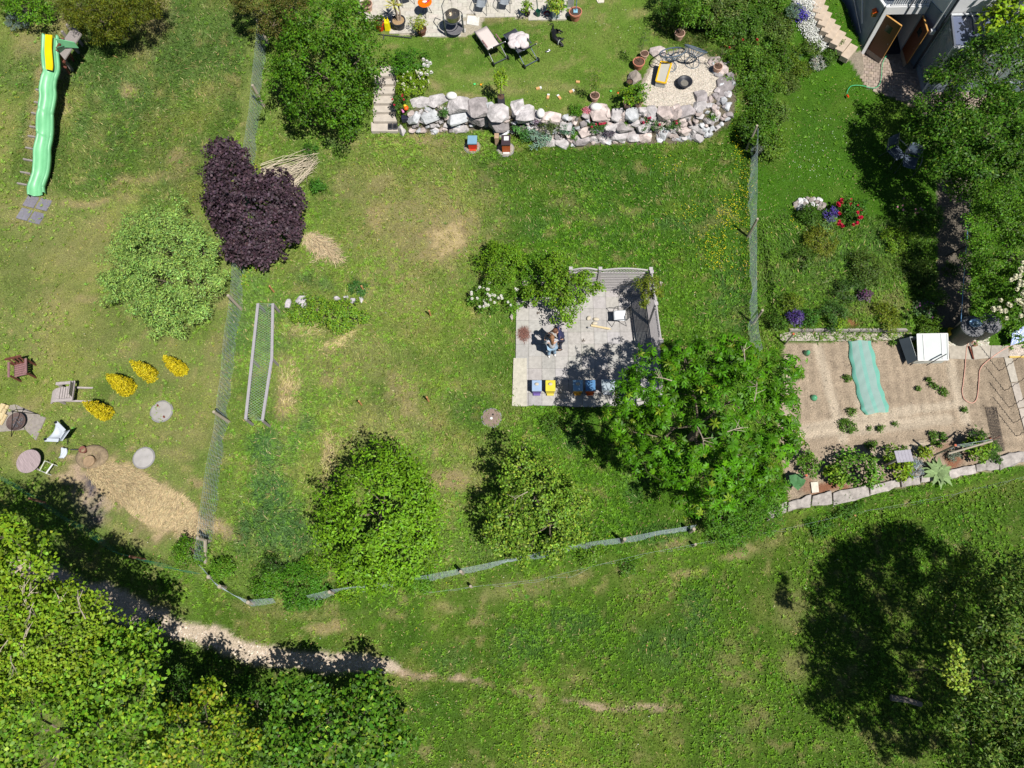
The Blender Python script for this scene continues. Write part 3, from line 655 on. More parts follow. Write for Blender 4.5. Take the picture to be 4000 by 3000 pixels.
# paver yard
rects = []; a0 = ang(3450, 300, 10, 1.2); ex = Vector((math.cos(a0), math.sin(a0), 0)); ey = Vector((-ex.y, ex.x, 0)); org = G(3300, 470)
for i in range(46):
    for j in range(26):
        q0 = org+ex*(i*.19-.5+.095*(j % 2))+ey*(j*.155); c = q0+ex*.09+ey*.075
        pc = proj(np.array([c.x]), np.array([c.y]), np.array([0.]))
        if in_poly(pc[0], pc[1], PAVE)[0]: rects.append([tuple(q0), tuple(q0+ex*.19), tuple(q0+ex*.19+ey*.155), tuple(q0+ey*.155)])
slabs("yard_pavement", "", None, rects, (172, 156, 142), kind="structure", var=.09, gap=.01, h=.03)
# pavers at the foot of the slide
for i, (x, y, lb) in enumerate(((122,788,"upper left"),(172,800,"upper right"),(97,838,"lower left"),(145,852,"lower right"))):
    g = G(x, y); r = .27; a = ang(x, y, 10, 2.6); e = [(math.cos(a)*i_-math.sin(a)*j_, math.sin(a)*i_+math.cos(a)*j_) for i_, j_ in ((-r, -r), (r, -r), (r, r), (-r, r))]
    slabs("paving_slab", f"dark grey square slab, {lb} of the four at the foot of the slide", "paving slab", [[(g.x+u, g.y+v, g.z) for u, v in e]], (134, 132, 142), group="four slabs at the foot of the slide", h=.03)
# slab under the fire bowl
slabs("fire_pit_paving", "light concrete paving in the grass under the fire bowl and firewood", "paving", [[G(-60, 1600), G(60, 1580), G(100, 1680), G(-20, 1690)], [G(62, 1580), G(182, 1632), G(142, 1722), G(102, 1682)]], (164, 156, 148), h=.03)
# garden edge: pavement strips of big slabs, edging stones, concrete strip at the right
top = [(3045,1300),(3100,1300),(3198,1302),(3300,1304),(3400,1304),(3500,1302),(3560,1300)]; bot = [(3045,1332),(3103,1333),(3200,1333),(3302,1333),(3402,1330),(3505,1328),(3562,1330)]
GS = [[G(*bot[i]), G(*bot[i+1]), G(*top[i+1]), G(*top[i])] for i in range(6)]
GS += [[G(3708,1402), G(3802,1406), G(3790,1350), G(3702,1350)], [G(3803,1406), G(3865,1400), G(3870,1350), G(3793,1350)], [G(3866,1400), G(3940,1396), G(3938,1350), G(3870,1350)]]
slabs("garden_path", "", None, GS, (190, 180, 168), kind="structure", h=.03)
for i in range(10):
    x = 3080+i*46
    slabs("edging_block", ("westernmost" if i == 0 else "easternmost" if i == 9 else ["second","third","fourth","fifth","sixth","seventh","eighth","ninth"][i-1])+" grey edging block of the raised bed, counted from the left", "edging stone",
          [[G(x, 1300), G(x+45, 1299), G(x+45, 1283), G(x, 1284)]], (168, 162, 156), group="edging blocks of the raised flower bed", h=.12+.28*(0 if True else 1))
for i, (a, b, c_, d_) in enumerate((((3920,1396),(3952,1396),(3976,1492),(3948,1496)), ((3948,1497),(3977,1493),(4004,1590),(3976,1596)), ((3977,1597),(4005,1592),(4030,1680),(4002,1690)))):
    slabs("concrete_kerb", ["top","middle","bottom"][i]+" slab of the pale concrete strip at the right of the vegetable plot", "kerb", [[G(*d_), G(*c_), G(*b), G(*a)]], (200, 190, 178), group="concrete strip in the vegetable plot", h=.03)
slabs("stepping_stone", "white square slab in the red mulch beside the big rhubarb leaf", "paving slab", [[G(3170,1928), G(3198,1924), G(3194,1882), G(3164,1884)]], (232, 224, 206), h=.05)
slabs("stepping_stone", "long pale slab between the currant bush and the bird table", "paving slab", [[G(3418,1870), G(3446,1862), G(3420,1800), G(3396,1806)]], (196, 178, 160), h=.04)
slabs("stepping_stone", "pale square slabs beside the feathery plant near the wall end", "paving slab", [[G(3786,1712), G(3840,1706), G(3836,1690), G(3784,1694)]], (214, 204, 186), h=.04)
slabs("paving_slab", "rough pale slab at the lower left corner of the patio", "paving slab", [[G(2000,1588,.01), G(2058,1590,.01), G(2058,1400,.01), G(2006,1400,.01)]], (204, 198, 184), h=.06)

# boulders ---------------------------------------------------
def boulder_mesh(c, r, rot=0, n=16, flat=1.):
    pts = []
    for _ in range(n*3):
        d = unit(rng.normal(0, 1, (1, 3)))[0]; d = np.sign(d)*np.abs(d)**.75; p = d/np.linalg.norm(d)*(.86+.2*rng.random()); x, y, z = p[0]*r[0], p[1]*r[1], p[2]*r[2]*flat
        pts.append(Vector((c[0]+x*math.cos(rot)-y*math.sin(rot), c[1]+x*math.sin(rot)+y*math.cos(rot), c[2]+z)))
    return pts
def boulder(name, c, r, rot, rgb, parent, mat=ROCK, n=7, label=None):
    mb = MB(); mb.hull(boulder_mesh(c, r, rot, n)); o = mb.build(name, mat, parent, world=True, clean=True, bevel=min(r)*.07)
    cc = A(*rgb)*rng.normal(1, .1); 
    setcol(o, lambda p: cc*rng.normal(1, .06)); 
    if label: o["label"] = label
    return o
BOULD = [  # px,py,rx,ry (photo px), height fraction 0..1, tone
 (1648,400,40,20,1.,0),(1708,392,36,28,1.,0),(1785,398,40,34,1.,0),(1870,410,47,32,1.,1),(1945,432,40,30,1.,0),(2022,415,28,32,1.,0),(2055,442,36,34,1,0),(2105,446,20,20,1.,0),(2150,458,38,24,1.,2),
 (1612,440,26,28,.75,3),(1678,440,36,28,.72,3),(1785,445,42,30,.65,3),(1868,455,44,24,.6,1),(1950,470,36,30,.55,1),
 (1570,500,14,24,.15,0),(1613,490,33,26,.1,3),(1690,488,44,26,.1,0),(1790,490,46,24,.12,0),(1905,492,30,16,.05,0),(1955,500,34,24,.1,3),
 (2215,475,32,32,.75,0),(2242,452,14,16,.95,2),(2283,450,16,18,1.,1),(2335,438,44,34,1.,2),(2278,485,32,36,.6,2),(2120,500,22,18,.5,2),(2180,500,26,20,.4,0),(2225,512,28,22,.3,2),(2110,535,28,24,.2,2),(2150,548,30,18,.1,0),(2205,545,36,24,.15,0),(2275,530,32,26,.25,1),(2250,558,32,14,.0,3),(2330,535,38,18,.15,0),
 (2372,438,14,22,1.,2),(2412,440,26,22,1.,0),(2440,445,18,16,.9,2),(2470,440,24,22,1.,3),(2510,430,18,14,1.,0),(2545,430,22,18,1.,0),(2592,435,34,22,1.,2),(2640,440,28,18,1.,2),(2685,430,30,22,1.,1),(2735,415,28,22,1.,0),(2640,420,20,10,1.,2),(2735,378,30,26,1.,1),
 (2380,485,30,22,.6,0),(2437,478,34,28,.6,1),(2480,470,26,24,.6,0),(2520,480,26,28,.6,0),(2570,475,28,24,.6,2),(2615,465,24,16,.7,2),(2660,460,26,18,.7,2),(2700,450,26,20,.7,0),
 (2420,520,32,24,.25,0),(2465,520,22,24,.2,1),(2350,540,30,14,.1,0),(2410,530,34,18,.1,3),(2480,515,30,28,.2,0),(2520,520,26,24,.2,2),(2578,510,32,26,.25,3),(2630,500,20,16,.3,0),(2668,490,30,26,.4,2),(2668,525,28,18,.1,3),(2730,475,38,40,.45,0),(2720,525,24,28,.1,0),(2733,540,20,14,.0,0),(2775,500,16,20,.1,2),
 (2790,430,26,34,.8,0),(2800,470,20,26,.5,0),(2815,385,26,28,.9,1),(2828,330,34,34,1.,1),(2845,300,22,24,1.,1),(2830,400,16,30,.5,0),(2822,258,34,26,1.1,2),(2798,240,26,18,1.1,2)]
TONE = [(206,200,200), (176,168,168), (212,196,190), (214,216,220)]
wall_root = thing("boulder_wall", "dry wall of large pale boulders holding up the raised lawn", "rock wall", G(1620, 470))
for x, y, rx, ry, hf, tn in BOULD:
    z = 1.12*min(hf, 1.05)-.0; sc_ = np.linalg.norm(W(x+1, y, z)-W(x, y, z)); c = W(x, y, z)
    rr = (rx*sc_*1.42, ry*sc_*1.6, min(.5, max(.28, ry*sc_*.95))); c = (c[0], c[1], z-rr[2]*.5+.04)
    boulder("boulder", c, rr, rng.normal(0, .2), TONE[tn], wall_root, n=6)
WPOLY = [(1600,435),(1850,405),(2100,445),(2250,462),(2600,430),(2740,425),(2810,340),(2790,250),(2850,240),(2865,350),(2850,470),(2740,545),(2250,565),(2100,555),(1960,500),(1600,520)]
mbf = MB(); ncf = []
for i in range(60):
    for j in range(16):
        x, y = 1590+i*22+rng.normal(0, 6), 235+j*21+rng.normal(0, 6)
        if in_poly(np.array([x]), np.array([y]), WPOLY)[0]:
            g = G(x, y); r = rng.uniform(.1, .19); n0 = len(mbf.f); mbf.hull(boulder_mesh((g.x, g.y, g.z+.02), (r*1.25, r, r*.8), rng.random()*3, 6)); cc = A(*TONE[rng.integers(4)])*rng.normal(.92, .12); ncf += [cc]*(len(mbf.f)-n0)
o = mbf.build("filler_stones", ROCK, wall_root, world=True, clean=False); setcol(o, lambda p: ncf[p.index]); o["kind"] = "stuff"
# stone beside the pots, stone slab at gravel, rockery bed
def lone_stone(x, y, rx, ry, h, rgb, name, label, cat="stone", grp=None, dz=0.):
    g = G(x, y); s = np.linalg.norm(W(x+1, y, g.z)-W(x, y, g.z)); mb = MB(); mb.hull(boulder_mesh((g.x, g.y, g.z+h*.3+dz), (rx*s, ry*s*1.1, h*.75), 0, 8))
    o = mb.build(name, ROCK, None, bevel=min(rx*s, h)*.12); o.data.transform(Matrix.Translation(-g)); o.location = g; cc = A(*rgb)
    setcol(o, lambda p: cc*rng.normal(1, .05)); tag(o, label, cat, grp); return o
lone_stone(2478, 310, 30, 36, .3, (168, 156, 146), "boulder", "brown-grey boulder in the lawn under the black pot")
lone_stone(2568, 205, 36, 26, .25, (214, 200, 196), "boulder", "flat pinkish boulder beside the rusty wire planters")
for i, (x, y, rx, ry, lb) in enumerate(((1126,1192,16,24,"pinkish flat stone at the left end of the herb bed"),(1180,1176,26,20,"broad pale stone at the back of the herb bed"),(1190,1195,14,12,"small grey stone half under the herbs"),(1320,1168,16,10,"white stone between the herbs and the stake"),(1352,1164,12,8,"small flat stone behind the herb bed"),(1380,1176,14,14,"grey upright stone at the back of the herb bed"),(1411,1172,11,14,"last grey stone at the right of the herb bed"))):
    lone_stone(x, y, rx, ry, .16, (206, 200, 204), "stone", lb, grp="stones round the herb bed")
for i, (x, y, rx, ry, lb) in enumerate(((2080,1090,22,14,"pale stone by the top left corner of the patio"),(2110,1098,26,20,"largest pale stone behind the patio shrub"),(2052,1108,16,16,"rounded stone nearest the rose bush at the patio"),(2580,1112,9,9,"small white stone outside the patio trellis"),(1998,1240,8,12,"small pale stone in the grass left of the patio"))):
    lone_stone(x, y, rx, ry, .2, (206, 194, 186), "stone", lb, grp="stones at the patio corner")
# ring of stones at the flower bed
rk = thing("rockery", "heap of grey and white cobbles at the edge of the flower bed", "rock pile", G(3160, 798))
for i in range(46):
    a = rng.random()*6.3; t = rng.random()**.5; x = 3162+58*t*math.cos(a); y = 800+24*t*math.sin(a); g = G(x, y); r = rng.uniform(.05, .14)
    boulder("cobble", (g.x, g.y, g.z+r*.5), (r*1.2, r, r*.7), rng.random()*3, (232, 230, 232) if rng.random() < .35 else (160, 150, 145), rk, n=6)
# pale egg-shaped ornaments
EGG = mt("glazed_white", (246, 244, 240), .25, .02, 3)
for x, y, rx, ry, lb in ((1764,374,.23,.17,"white egg-shaped lamp lying above the boulders near the steps"),(2112,442,.17,.22,"white egg-shaped lamp standing on the middle of the boulder wall"),(2328,418,.24,.17,"white egg-shaped lamp behind the red valerian on the wall")):
    mb = MB(); g = WA(x, y, 1.3)
    mb.ell((0, 0, 0), (rx, ry, .15), 24, 12); o = mb.build("garden_lamp", EGG, None, smooth=True); o.location = g; tag(o, lb, "garden lamp", "white egg-shaped garden lamps")
# round concrete covers
def cover(x, y, r, rgb, name, label, handles=0, hole=False, grp=None):
    g = G(x, y); root = thing(name, label, "manhole cover", g, 0, grp)
    mb = MB(); mb.lathe([(r*1.12, 0), (r*1.12, .03), (r*1.01, .035), (r*1.01, .02)], (0, 0, 0), 32); mb.build("rim", CONCD, root)
    mb = MB(); mb.lathe([(r, 0), (r, .05), (r*.97, .06)], (0, 0, 0), 32); mb.build("lid", mt(name+"_lid%d" % x, rgb, .9, .14, 4, .3), root)
    for a in (2.2, -.95)[:handles]: mb = MB(); mb.box((math.cos(a)*r*.7, math.sin(a)*r*.7, .07), (.09, .06, .03), a); mb.build("handle", RUST, root)
    if hole: mb = MB(); mb.cyl((0, -.03, .055), .05, .03, 12); mb.build("plug", WHITE, root); mb = MB(); mb.cyl((.05, .12, .056), .035, .012, 10); mb.build("hole", BLACK, root)
cover(632, 1608, .39, (172, 168, 164), "manhole_cover", "round grey concrete cover with two rusty handles in the lawn", 2)
cover(563, 1789, .37, (182, 178, 176), "manhole_cover", "plain round grey concrete cover north of the hay heap", 0)
cover(1920, 1633, .34, (148, 128, 118), "manhole_cover", "brown round cover with a white plug below the patio", 0, True)
cover(1845, 575, .32, (170, 156, 140), "millstone", "round stone base under the blue-lidded beehive by the wall", 0)
cover(1975, 585, .34, (176, 168, 158), "millstone", "round stone base under the brown beehive by the wall", 0)

# garden retaining wall: cap blocks with faces
rt = thing("stone_wall", "old grey block wall along the bottom of the vegetable plot", "stone wall", G(3080, 2015))
caps = [(3000,2010,2052),(3076,1958,2010),(3168,1930,1985),(3252,1918,1968),(3395,1892,1940),(3515,1872,1915),(3595,1856,1903),(3705,1838,1880),(3812,1815,1862),(3905,1782,1840),(4010,1755,1822),(4160,1725,1795)]
ct = [(3000,1985),(3076,1958),(3168,1932),(3252,1918),(3395,1892),(3515,1870),(3595,1856),(3705,1835),(3812,1810),(3905,1780),(4010,1755),(4160,1725)]
cb = [(3000,2030),(3076,1996),(3168,1978),(3252,1972),(3400,1938),(3518,1905),(3600,1888),(3710,1868),(3815,1845),(3905,1835),(4010,1808),(4160,1775)]
CAPM = attr_mat("wall_stone", .9, 0, 5., .72, 1.25, bump=.7, bscale=12., bd=.04)
for i in range(11):
    a, b, c_, d_ = WA(*ct[i], .1), WA(*ct[i+1], .1), WA(*cb[i+1], .1), WA(*cb[i], .1); cen = (a+b+c_+d_)/4
    P4 = [p+(cen-p).normalized()*.025+Vector((rng.normal(0, .015), rng.normal(0, .02), 0)) for p in (d_, c_, b, a)]
    mb = MB()
    nn = 6; up_, dn_ = [], []
    for t in np.linspace(0, 1, nn): up_.append(P4[0].lerp(P4[1], t)+Vector((rng.normal(0, .012), rng.normal(0, .02), 0)))
    for t in np.linspace(0, 1, nn): dn_.append(P4[2].lerp(P4[3], t)+Vector((rng.normal(0, .012), rng.normal(0, .02), 0)))
    ring = up_+dn_; mb.prism([(p.x, p.y) for p in ring], -.08, [.1+rng.normal(0, .012) for _ in ring])
    o = mb.build("cap_block", CAPM, rt, world=True, bevel=.02); cc = A(186, 178, 172)*rng.normal(1, .07); setcol(o, lambda p: cc)
    # course stones below the cap
    for lay in (0, 1):
        z1 = -.1-lay*.36; k = 3
        for j in range(k):
            u0 = P4[0].lerp(P4[1], j/k); u1 = P4[0].lerp(P4[1], (j+1)/k); v1 = P4[3].lerp(P4[2], (j+1)/k); v0 = P4[3].lerp(P4[2], j/k); ins = .0+.05*rng.random()
            off = Vector((0, -.03-.04*lay+rng.normal(0, .015), 0)); mb = MB(); mb.prism([(p.x, p.y) for p in (u0+off, u1+off, v1, v0)], z1-.34, z1-.0)
            if rng.random() < .99: o = mb.build("face_stone", CAPM, rt, world=True, bevel=.03); cc = A(170, 165, 166)*rng.normal(1, .14); setcol(o, lambda p: cc)

# pebbles: gravel seat area, soil clods, path stones
def pebbles(name, label, poly, N, s0, s1, rgb, cat="gravel", polyfn=None, dz=.0, var=.2):
    xs_ = [p[0] for p in poly]; ys2 = [p[1] for p in poly]; px = rng.uniform(min(xs_), max(xs_), N); py = rng.uniform(min(ys2), max(ys2), N)
    k = in_poly(px, py, poly); px, py = px[k], py[k]
    g0 = float(G(np.mean(xs_), np.mean(ys2)).z)
    v = np.stack([px-2000, -(py-1500), np.full(len(px), -F)], 1) @ ROT.T; t = (g0-CH)/v[:, 2]; x, y = v[:, 0]*t, v[:, 1]*t; z = hz(x, y)+dz
    n = len(x); s = rng.uniform(s0, s1, n); base = np.array([(-1, -1, 0), (1, -1, 0), (1, 1, 0), (-1, 1, 0), (0, 0, 1)], float); tri = np.array([(0, 1, 4), (1, 2, 4), (2, 3, 4), (3, 0, 4)])
    a = rng.random(n)*6.3; B = base[None]*(.6+.7*rng.random((n, 5, 3))); ca, sa = np.cos(a)[:, None], np.sin(a)[:, None]
    V = np.stack([B[..., 0]*ca-B[..., 1]*sa, B[..., 0]*sa+B[..., 1]*ca, B[..., 2]*.8], -1)*s[:, None, None]+np.stack([x, y, z-.004], 1)[:, None]
    pc_ = jitter_cols(A(*rgb), n, var, .03)
    if cat == 'soil': fc, _a, _b, _c, _d = field(x, y); pc_ = jitter_cols((1, 1, 1), n, var, .03)*fc*1.05
    o = np_mesh(name, V.reshape(-1, 3), (tri[None]+5*np.arange(n)[:, None, None]).reshape(-1, 3), PEBBLE, None, np.repeat(pc_, 5, 0))
    tag(o, label, cat, kind="stuff")
pebbles("gravel", "white gravel of the sitting area inside the boulder wall", [(2515,330),(2570,215),(2700,200),(2800,250),(2820,300),(2780,360),(2740,400),(2600,420),(2515,410)], 26000, .01, .03, (206, 196, 182))
pebbles("soil_clods", "crumbly clods of the bare vegetable plot", [(3075,1345),(3560,1340),(4040,1405),(4040,1750),(3500,1880),(3085,1980),(3050,1650)], 26000, .01, .035, (178, 162, 146), "soil", var=.22)
pebbles("gravel", "loose stones along the earth path", [(330,2320),(600,2400),(900,2500),(1300,2570),(1520,2600),(1500,2640),(1000,2600),(560,2450),(320,2380)], 4000, .01, .04, (225, 210, 192))
pebbles("gravel", "coarse gravel patch beside the checked cloth", [(3935,1400),(3960,1350),(4060,1340),(4060,1390)], 2600, .02, .05, (205, 192, 180))
pebbles("gravel", "cobbles around the water butts", [(3700,1310),(3740,1305),(3860,1310),(3860,1350),(3705,1350)], 1500, .02, .07, (205, 198, 184))
pebbles("gravel", "fine stones between edging blocks and slabs", [(3050,1292),(3340,1294),(3340,1303),(3050,1302)], 1200, .012, .035, (200, 192, 180))

# ---------------------------------------------------------------- trees and shrubs
GA, GB, GC_, GD = (112,150,48), (86,126,40), (140,172,60), (70,104,42)
tree("round_tree", "dense round green tree between the wire fence and the stone steps", "tree", (1300,430),
     [(1265,270,185,2.6),(1140,330,95,2.0),(1400,210,110,2.9),(1330,400,120,1.9),(1180,230,110,2.7),(1270,110,120,3.2),(1390,360,90,2.0),(1200,420,80,1.6),(1370,90,70,3.),(1360,480,50,1.2)], (98,138,40), cr=.3, lpc=22, L=.1, wd=.07, up=.5, drop=.2, var=.25, trunk_r=.12, droop=.3, dens=1.15)
tree("brown_hedge", "dark bronze-green shrub at the top of the left wire fence", "shrub", (1060,140),
     [(1010,30,80,2.2),(1110,20,80,2.2),(1060,90,60,1.5),(970,-20,70,2.2),(1150,-30,80,2.),(1090,120,40,1.)], (104,104,52), cr=.2, lpc=20, L=.07, wd=.04, colr2=A(140,120,80), f2=.2, trunk_r=.08)
tree("weeping_shrub", "olive-green weeping willow shrub above the slide platform", "shrub", (480,150),
     [(330,30,90,2.),(420,20,110,2.3),(520,40,90,2.),(440,90,90,1.4),(560,10,70,1.8),(360,90,60,1.3),(280,-20,80,2.),(590,-10,50,2.),(480,-50,120,2.6),(400,130,50,.9)], (124,126,46), cr=.2, lpc=26, L=.1, wd=.03, droop=.9, up=.35, trunk_r=.08, drop=.08)
tree("garden_shrub", "bright green leafy shrub in the top left corner", "shrub", (110,80),
     [(110,30,60,1.1),(150,55,50,.9),(60,0,60,1.),(160,10,40,1.),(30,-20,50,1.)], (116,158,48), cr=.16, lpc=16, L=.12, wd=.045, trunk_r=.05)
shrub("lavender_bush", "round blue-grey bush in shade below the corner shrub", 90, 92, 46, .6, (120,140,130), cr=.1, L=.06, wd=.02, lpc=30)
shrub("rose_bush", "cream-flowered bush cut by the top left corner of the photo", 25, 2, 22, .5, (96,130,56), flowers=(12, (245,240,215), .1))
tree("smoke_bush", "tall purple-leaved bush across the left wire fence", "shrub", (1020,930),
     [(985,850,140,1.6),(960,810,90,1.7),(1000,770,80,1.7),(900,655,75,1.8),(850,590,42,2.),(905,580,30,2.),(880,690,75,1.8),(940,740,95,1.8),(1060,760,90,1.7),(1110,800,70,1.5),(1000,930,100,1.3),(1080,900,90,1.3),(870,800,70,1.5),(1130,880,50,1.2),(1020,990,60,.9),(930,960,60,1.)],
     (84,66,76), cr=.17, lpc=18, L=.11, wd=.1, up=.6, var=.35, hue=.08, trunk_r=.07, drop=.05, dens=1.3)
tree("pale_willow", "pale grey-green bushy willow on the left lawn", "tree", (680,1120),
     [(640,1030,150,1.9),(540,890,70,1.9),(640,880,90,2.1),(700,950,100,2.),(790,980,70,1.7),(500,1040,80,1.7),(560,1140,90,1.5),(650,1190,90,1.4),(760,1100,90,1.6),(840,1100,55,1.4),(700,1260,60,1.),(790,1210,50,1.),(460,1110,60,1.2),(480,960,55,1.7),(580,960,90,2.1),(610,1270,40,.8),(430,1160,30,1.)],
     A(158,190,104)/np.array([.80, .88, .5]), cr=.24, lpc=26, L=.11, wd=.034, droop=.35, up=.55, var=.28, trunk_r=.05, drop=.16, colr2=A(176,204,116), f2=.25, dens=1.1)
tree("orchard_tree", "bright green cherry tree in the middle of the lower meadow", "tree", (1490,1990),
     [(1480,1990,190,2.2),(1340,2040,90,1.8),(1580,1960,110,2.1),(1640,2080,90,1.8),(1500,1860,110,2.3),(1400,1880,80,2.2),(1440,2130,130,1.7),(1570,2170,120,1.6),(1290,2040,60,1.7),(1540,1780,50,2.3),(1600,1860,60,2.1),(1360,2170,70,1.4),(1480,2230,80,1.2)],
     (138,178,52), cr=.26, lpc=13, L=.13, wd=.06, up=.75, droop=.2, var=.22, trunk_r=.1, drop=.14, hue=.08)
tree("apple_tree", "loose yellow-green apple tree with a dark shadow on its left", "tree", (2090,1960),
     [(2090,1940,120,2.1),(2030,1820,70,2.3),(1990,2010,80,1.9),(2150,2040,110,1.7),(2220,1950,80,1.8),(2080,2120,90,1.4),(1950,2100,55,1.4),(2230,2070,60,1.3),(2130,1850,70,2.1),(2040,1750,40,2.2),(2180,2140,50,1.1)],
     (136,166,72), cr=.2, lpc=11, L=.1, wd=.065, up=.6, var=.28, trunk_r=.09, drop=.24, colr2=A(176,196,90), f2=.2, twigs=1)
tree("walnut_tree", "big spreading tree with glossy leaf rosettes at the patio corner", "tree", (2700,1710),
     [(2740,1640,200,4.),(2600,1540,130,4.1),(2480,1560,90,3.9),(2850,1560,150,4.),(2950,1480,120,3.8),(2980,1640,130,3.7),(3050,1560,70,3.5),(2880,1760,150,3.6),(2740,1820,140,3.5),(2600,1700,140,3.8),(2480,1680,90,3.6),(2520,1800,80,3.3),(2430,1620,60,3.5),(2680,1420,90,4.1),(2780,1380,80,4.),(2570,1440,70,3.9),(2870,1400,80,3.7),(3020,1760,100,3.2),(3080,1680,60,3.2),(2950,1880,100,2.8),(2800,1920,90,2.6),(2700,1960,50,2.4),(2480,1470,45,3.8),(3060,1450,55,3.4)],
     (98,150,26), cr=.32, lpc=4, L=.17, wd=.06, rosette=True, up=.9, var=.2, trunk_r=.16, drop=.22, hue=.08, twigs=5, dens=1.05, zmin=-.5, colr2=A(140,160,50), f2=.05)
tree("elder_shrub", "feathery green ash saplings under the big tree beside the garden wall", "shrub", (2880,2040),
     [(2900,1980,80,1.),(2820,2020,70,.9),(2960,2040,70,.8),(2800,2080,50,.6),(2990,1960,60,.9),(3030,1930,50,.8),(2870,2100,50,.4),(3000,2020,50,.7)], (104,150,52), cr=.17, lpc=16, L=.1, wd=.03, trunk_r=.03, drop=.2)
tree("cherry_tree", "large dark cherry tree beside the house and conservatory", "tree", (3880,560),
     [(3790,370,120,3.0),(3900,300,140,3.2),(3980,420,130,3.3),(3860,520,130,3.1),(3760,560,90,2.9),(3960,620,130,3.0),(3840,680,100,2.8),(3700,430,70,2.8),(3650,300,40,1.9),(3710,280,50,2.2),(3580,430,45,2.4),(3610,490,60,2.5),(3600,570,50,2.4),(3700,640,70,2.7),(3760,730,60,2.5),(3900,760,90,2.7),(4030,250,120,3.3),(3850,210,80,3.2),(3950,190,80,3.2),(3780,240,50,2.9),shl(3330,520,.35,3.),shl(3400,440,.6,3.2),shl(3380,590,.7,3.2),shl(3440,520,.9,3.4),shl(3430,680,.7,3.2),shl(3500,640,.9,3.5),shl(3560,430,.7,3.3),shl(3590,560,1.,3.6),shl(3480,760,.5,3.2),shl(3620,680,1.,3.6),shl(3560,770,.7,3.4)],
     (80,120,36), cr=.3, lpc=13, L=.13, wd=.055, up=.6, trunk_r=.17, drop=.3, var=.28, droop=.2, inner=.5, colr2=A(128,158,66), f2=.12)
tree("plane_sapling", "yellow-green broad-leaved creeper over the conservatory roof", "tree", (3960,160),
     [(3960,50,80,3.5),(3890,80,45,3.4),(3920,130,40,3.3),(4000,120,60,3.4),(3880,150,22,3.2),(4020,20,70,3.6)], (170,196,50), cr=.2, lpc=10, L=.17, wd=.15, trunk_r=.06, drop=.2, up=.9)
tree("tall_hedge", "dense dark hedge east of the shaded path and clothes line", "hedge", (3950,1000),
     [(3920,870,90,3.2),(3860,960,70,2.8),(3960,1000,100,3.),(3870,1060,70,2.6),(3840,1130,60,2.3),(3940,1120,90,2.6),(3800,1010,45,2.4),(4010,880,100,3.2),(3900,1220,60,2.),(3960,1240,60,2.2),(4030,1100,90,2.8),(3830,860,60,3.),(3890,790,80,3.4)]+[shl(3735,y_,.62,2.7) for y_ in (770,840,910,980,1050,1120,1190,1250)]+[shl(3690,y_,.35,2.3) for y_ in (800,880,960,1040,1120,1200,1260)],
     (104,144,44), cr=.22, lpc=18, L=.075, wd=.045, trunk_r=.1, drop=.2, var=.3, inner=.5)
tree("elder_bush", "elder with cream flower heads on the right edge", "shrub", (3990,1200),
     [(3985,1160,45,3.),(4020,1120,60,3.1),(3990,1230,40,2.7)], (100,140,48), cr=.16, lpc=14, L=.1, wd=.05, trunk_r=.05)
pts = np.array([np.array(W(x+rng.normal(0, 14), y+rng.normal(0, 14), 3.55)) for x, y in [(3960,1095),(3975,1130),(3990,1110),(3970,1165),(3985,1190),(3990,1150),(3900,1195),(3925,1215),(3980,1085),(3995,1060),(3988,1215),(3890,1205),(3945,1210),(3970,1050),(3996,1180)] for _ in range(3)])
bloom_parts(bpy.data.objects["elder_bush"], pts, (250,246,214), .14, "flower_head")
# bottom left wood
tree("lime_tree", "yellow-green tree crown cut by the left edge above the wood", "tree", None,
     [(60,2150,110,5.6),(110,2240,70,5.4),(0,2230,110,5.4),(-60,2140,120,5.6),(140,2200,40,5.4),(20,2090,60,5.6),shl(60,2060,1.3,5.),shl(230,2140,1.4,5.),shl(150,2250,1.6,5.),shl(370,2190,1.,5.2),shl(60,1980,.8,5.),shl(330,2260,1.1,5.)], (152,178,58), cr=.28, lpc=11, L=.115, wd=.09, up=.8, trunk_r=.16, drop=.2, var=.2)
tree("lichen_tree", "yellowish tree with dead lichen-grey twigs at the left edge", "tree", None,
     [(190,2450,150,5.4),(290,2380,90,5.4),(330,2420,60,5.2),(100,2560,140,5.4),(220,2600,120,5.),(30,2420,130,5.4),(150,2370,90,5.4),(340,2480,50,5.),(-40,2560,150,5.4),shl(470,2210,.8,5.),shl(420,2290,1.1,4.8),shl(530,2340,.8,4.8)], (156,178,64), cr=.26, lpc=13, L=.095, wd=.075, up=.7, trunk_r=.17, drop=.12, var=.22, twigs=22)
tree("lime_tree", "mid-green heart-leaved tree in the centre of the corner wood", "tree", None,
     [(440,2620,120,4.9),(520,2560,90,4.8),(560,2640,80,4.6),(380,2700,120,4.7),(480,2740,110,4.5),(540,2520,50,4.7),(360,2520,60,4.9),(420,2540,80,5.),(300,2640,60,4.4)], (124,160,54), cr=.28, lpc=9, L=.125, wd=.1, up=.9, trunk_r=.16, drop=.28, var=.24, colr2=A(160,186,60), f2=.25)
tree("lime_tree", "lowest heart-leaved tree filling the bottom left corner", "tree", None,
     [(120,2760,150,5.),(250,2830,150,4.8),(60,2900,150,5.),(200,2950,140,4.8),(380,2900,140,4.5),(500,2860,110,4.3),(330,2780,90,4.5),(-40,2760,150,5.),(460,2960,120,4.3),(300,3010,120,4.5)], (126,164,54), cr=.28, lpc=11, L=.12, wd=.095, up=.85, trunk_r=.16, drop=.2, var=.25, colr2=A(164,186,60), f2=.2)
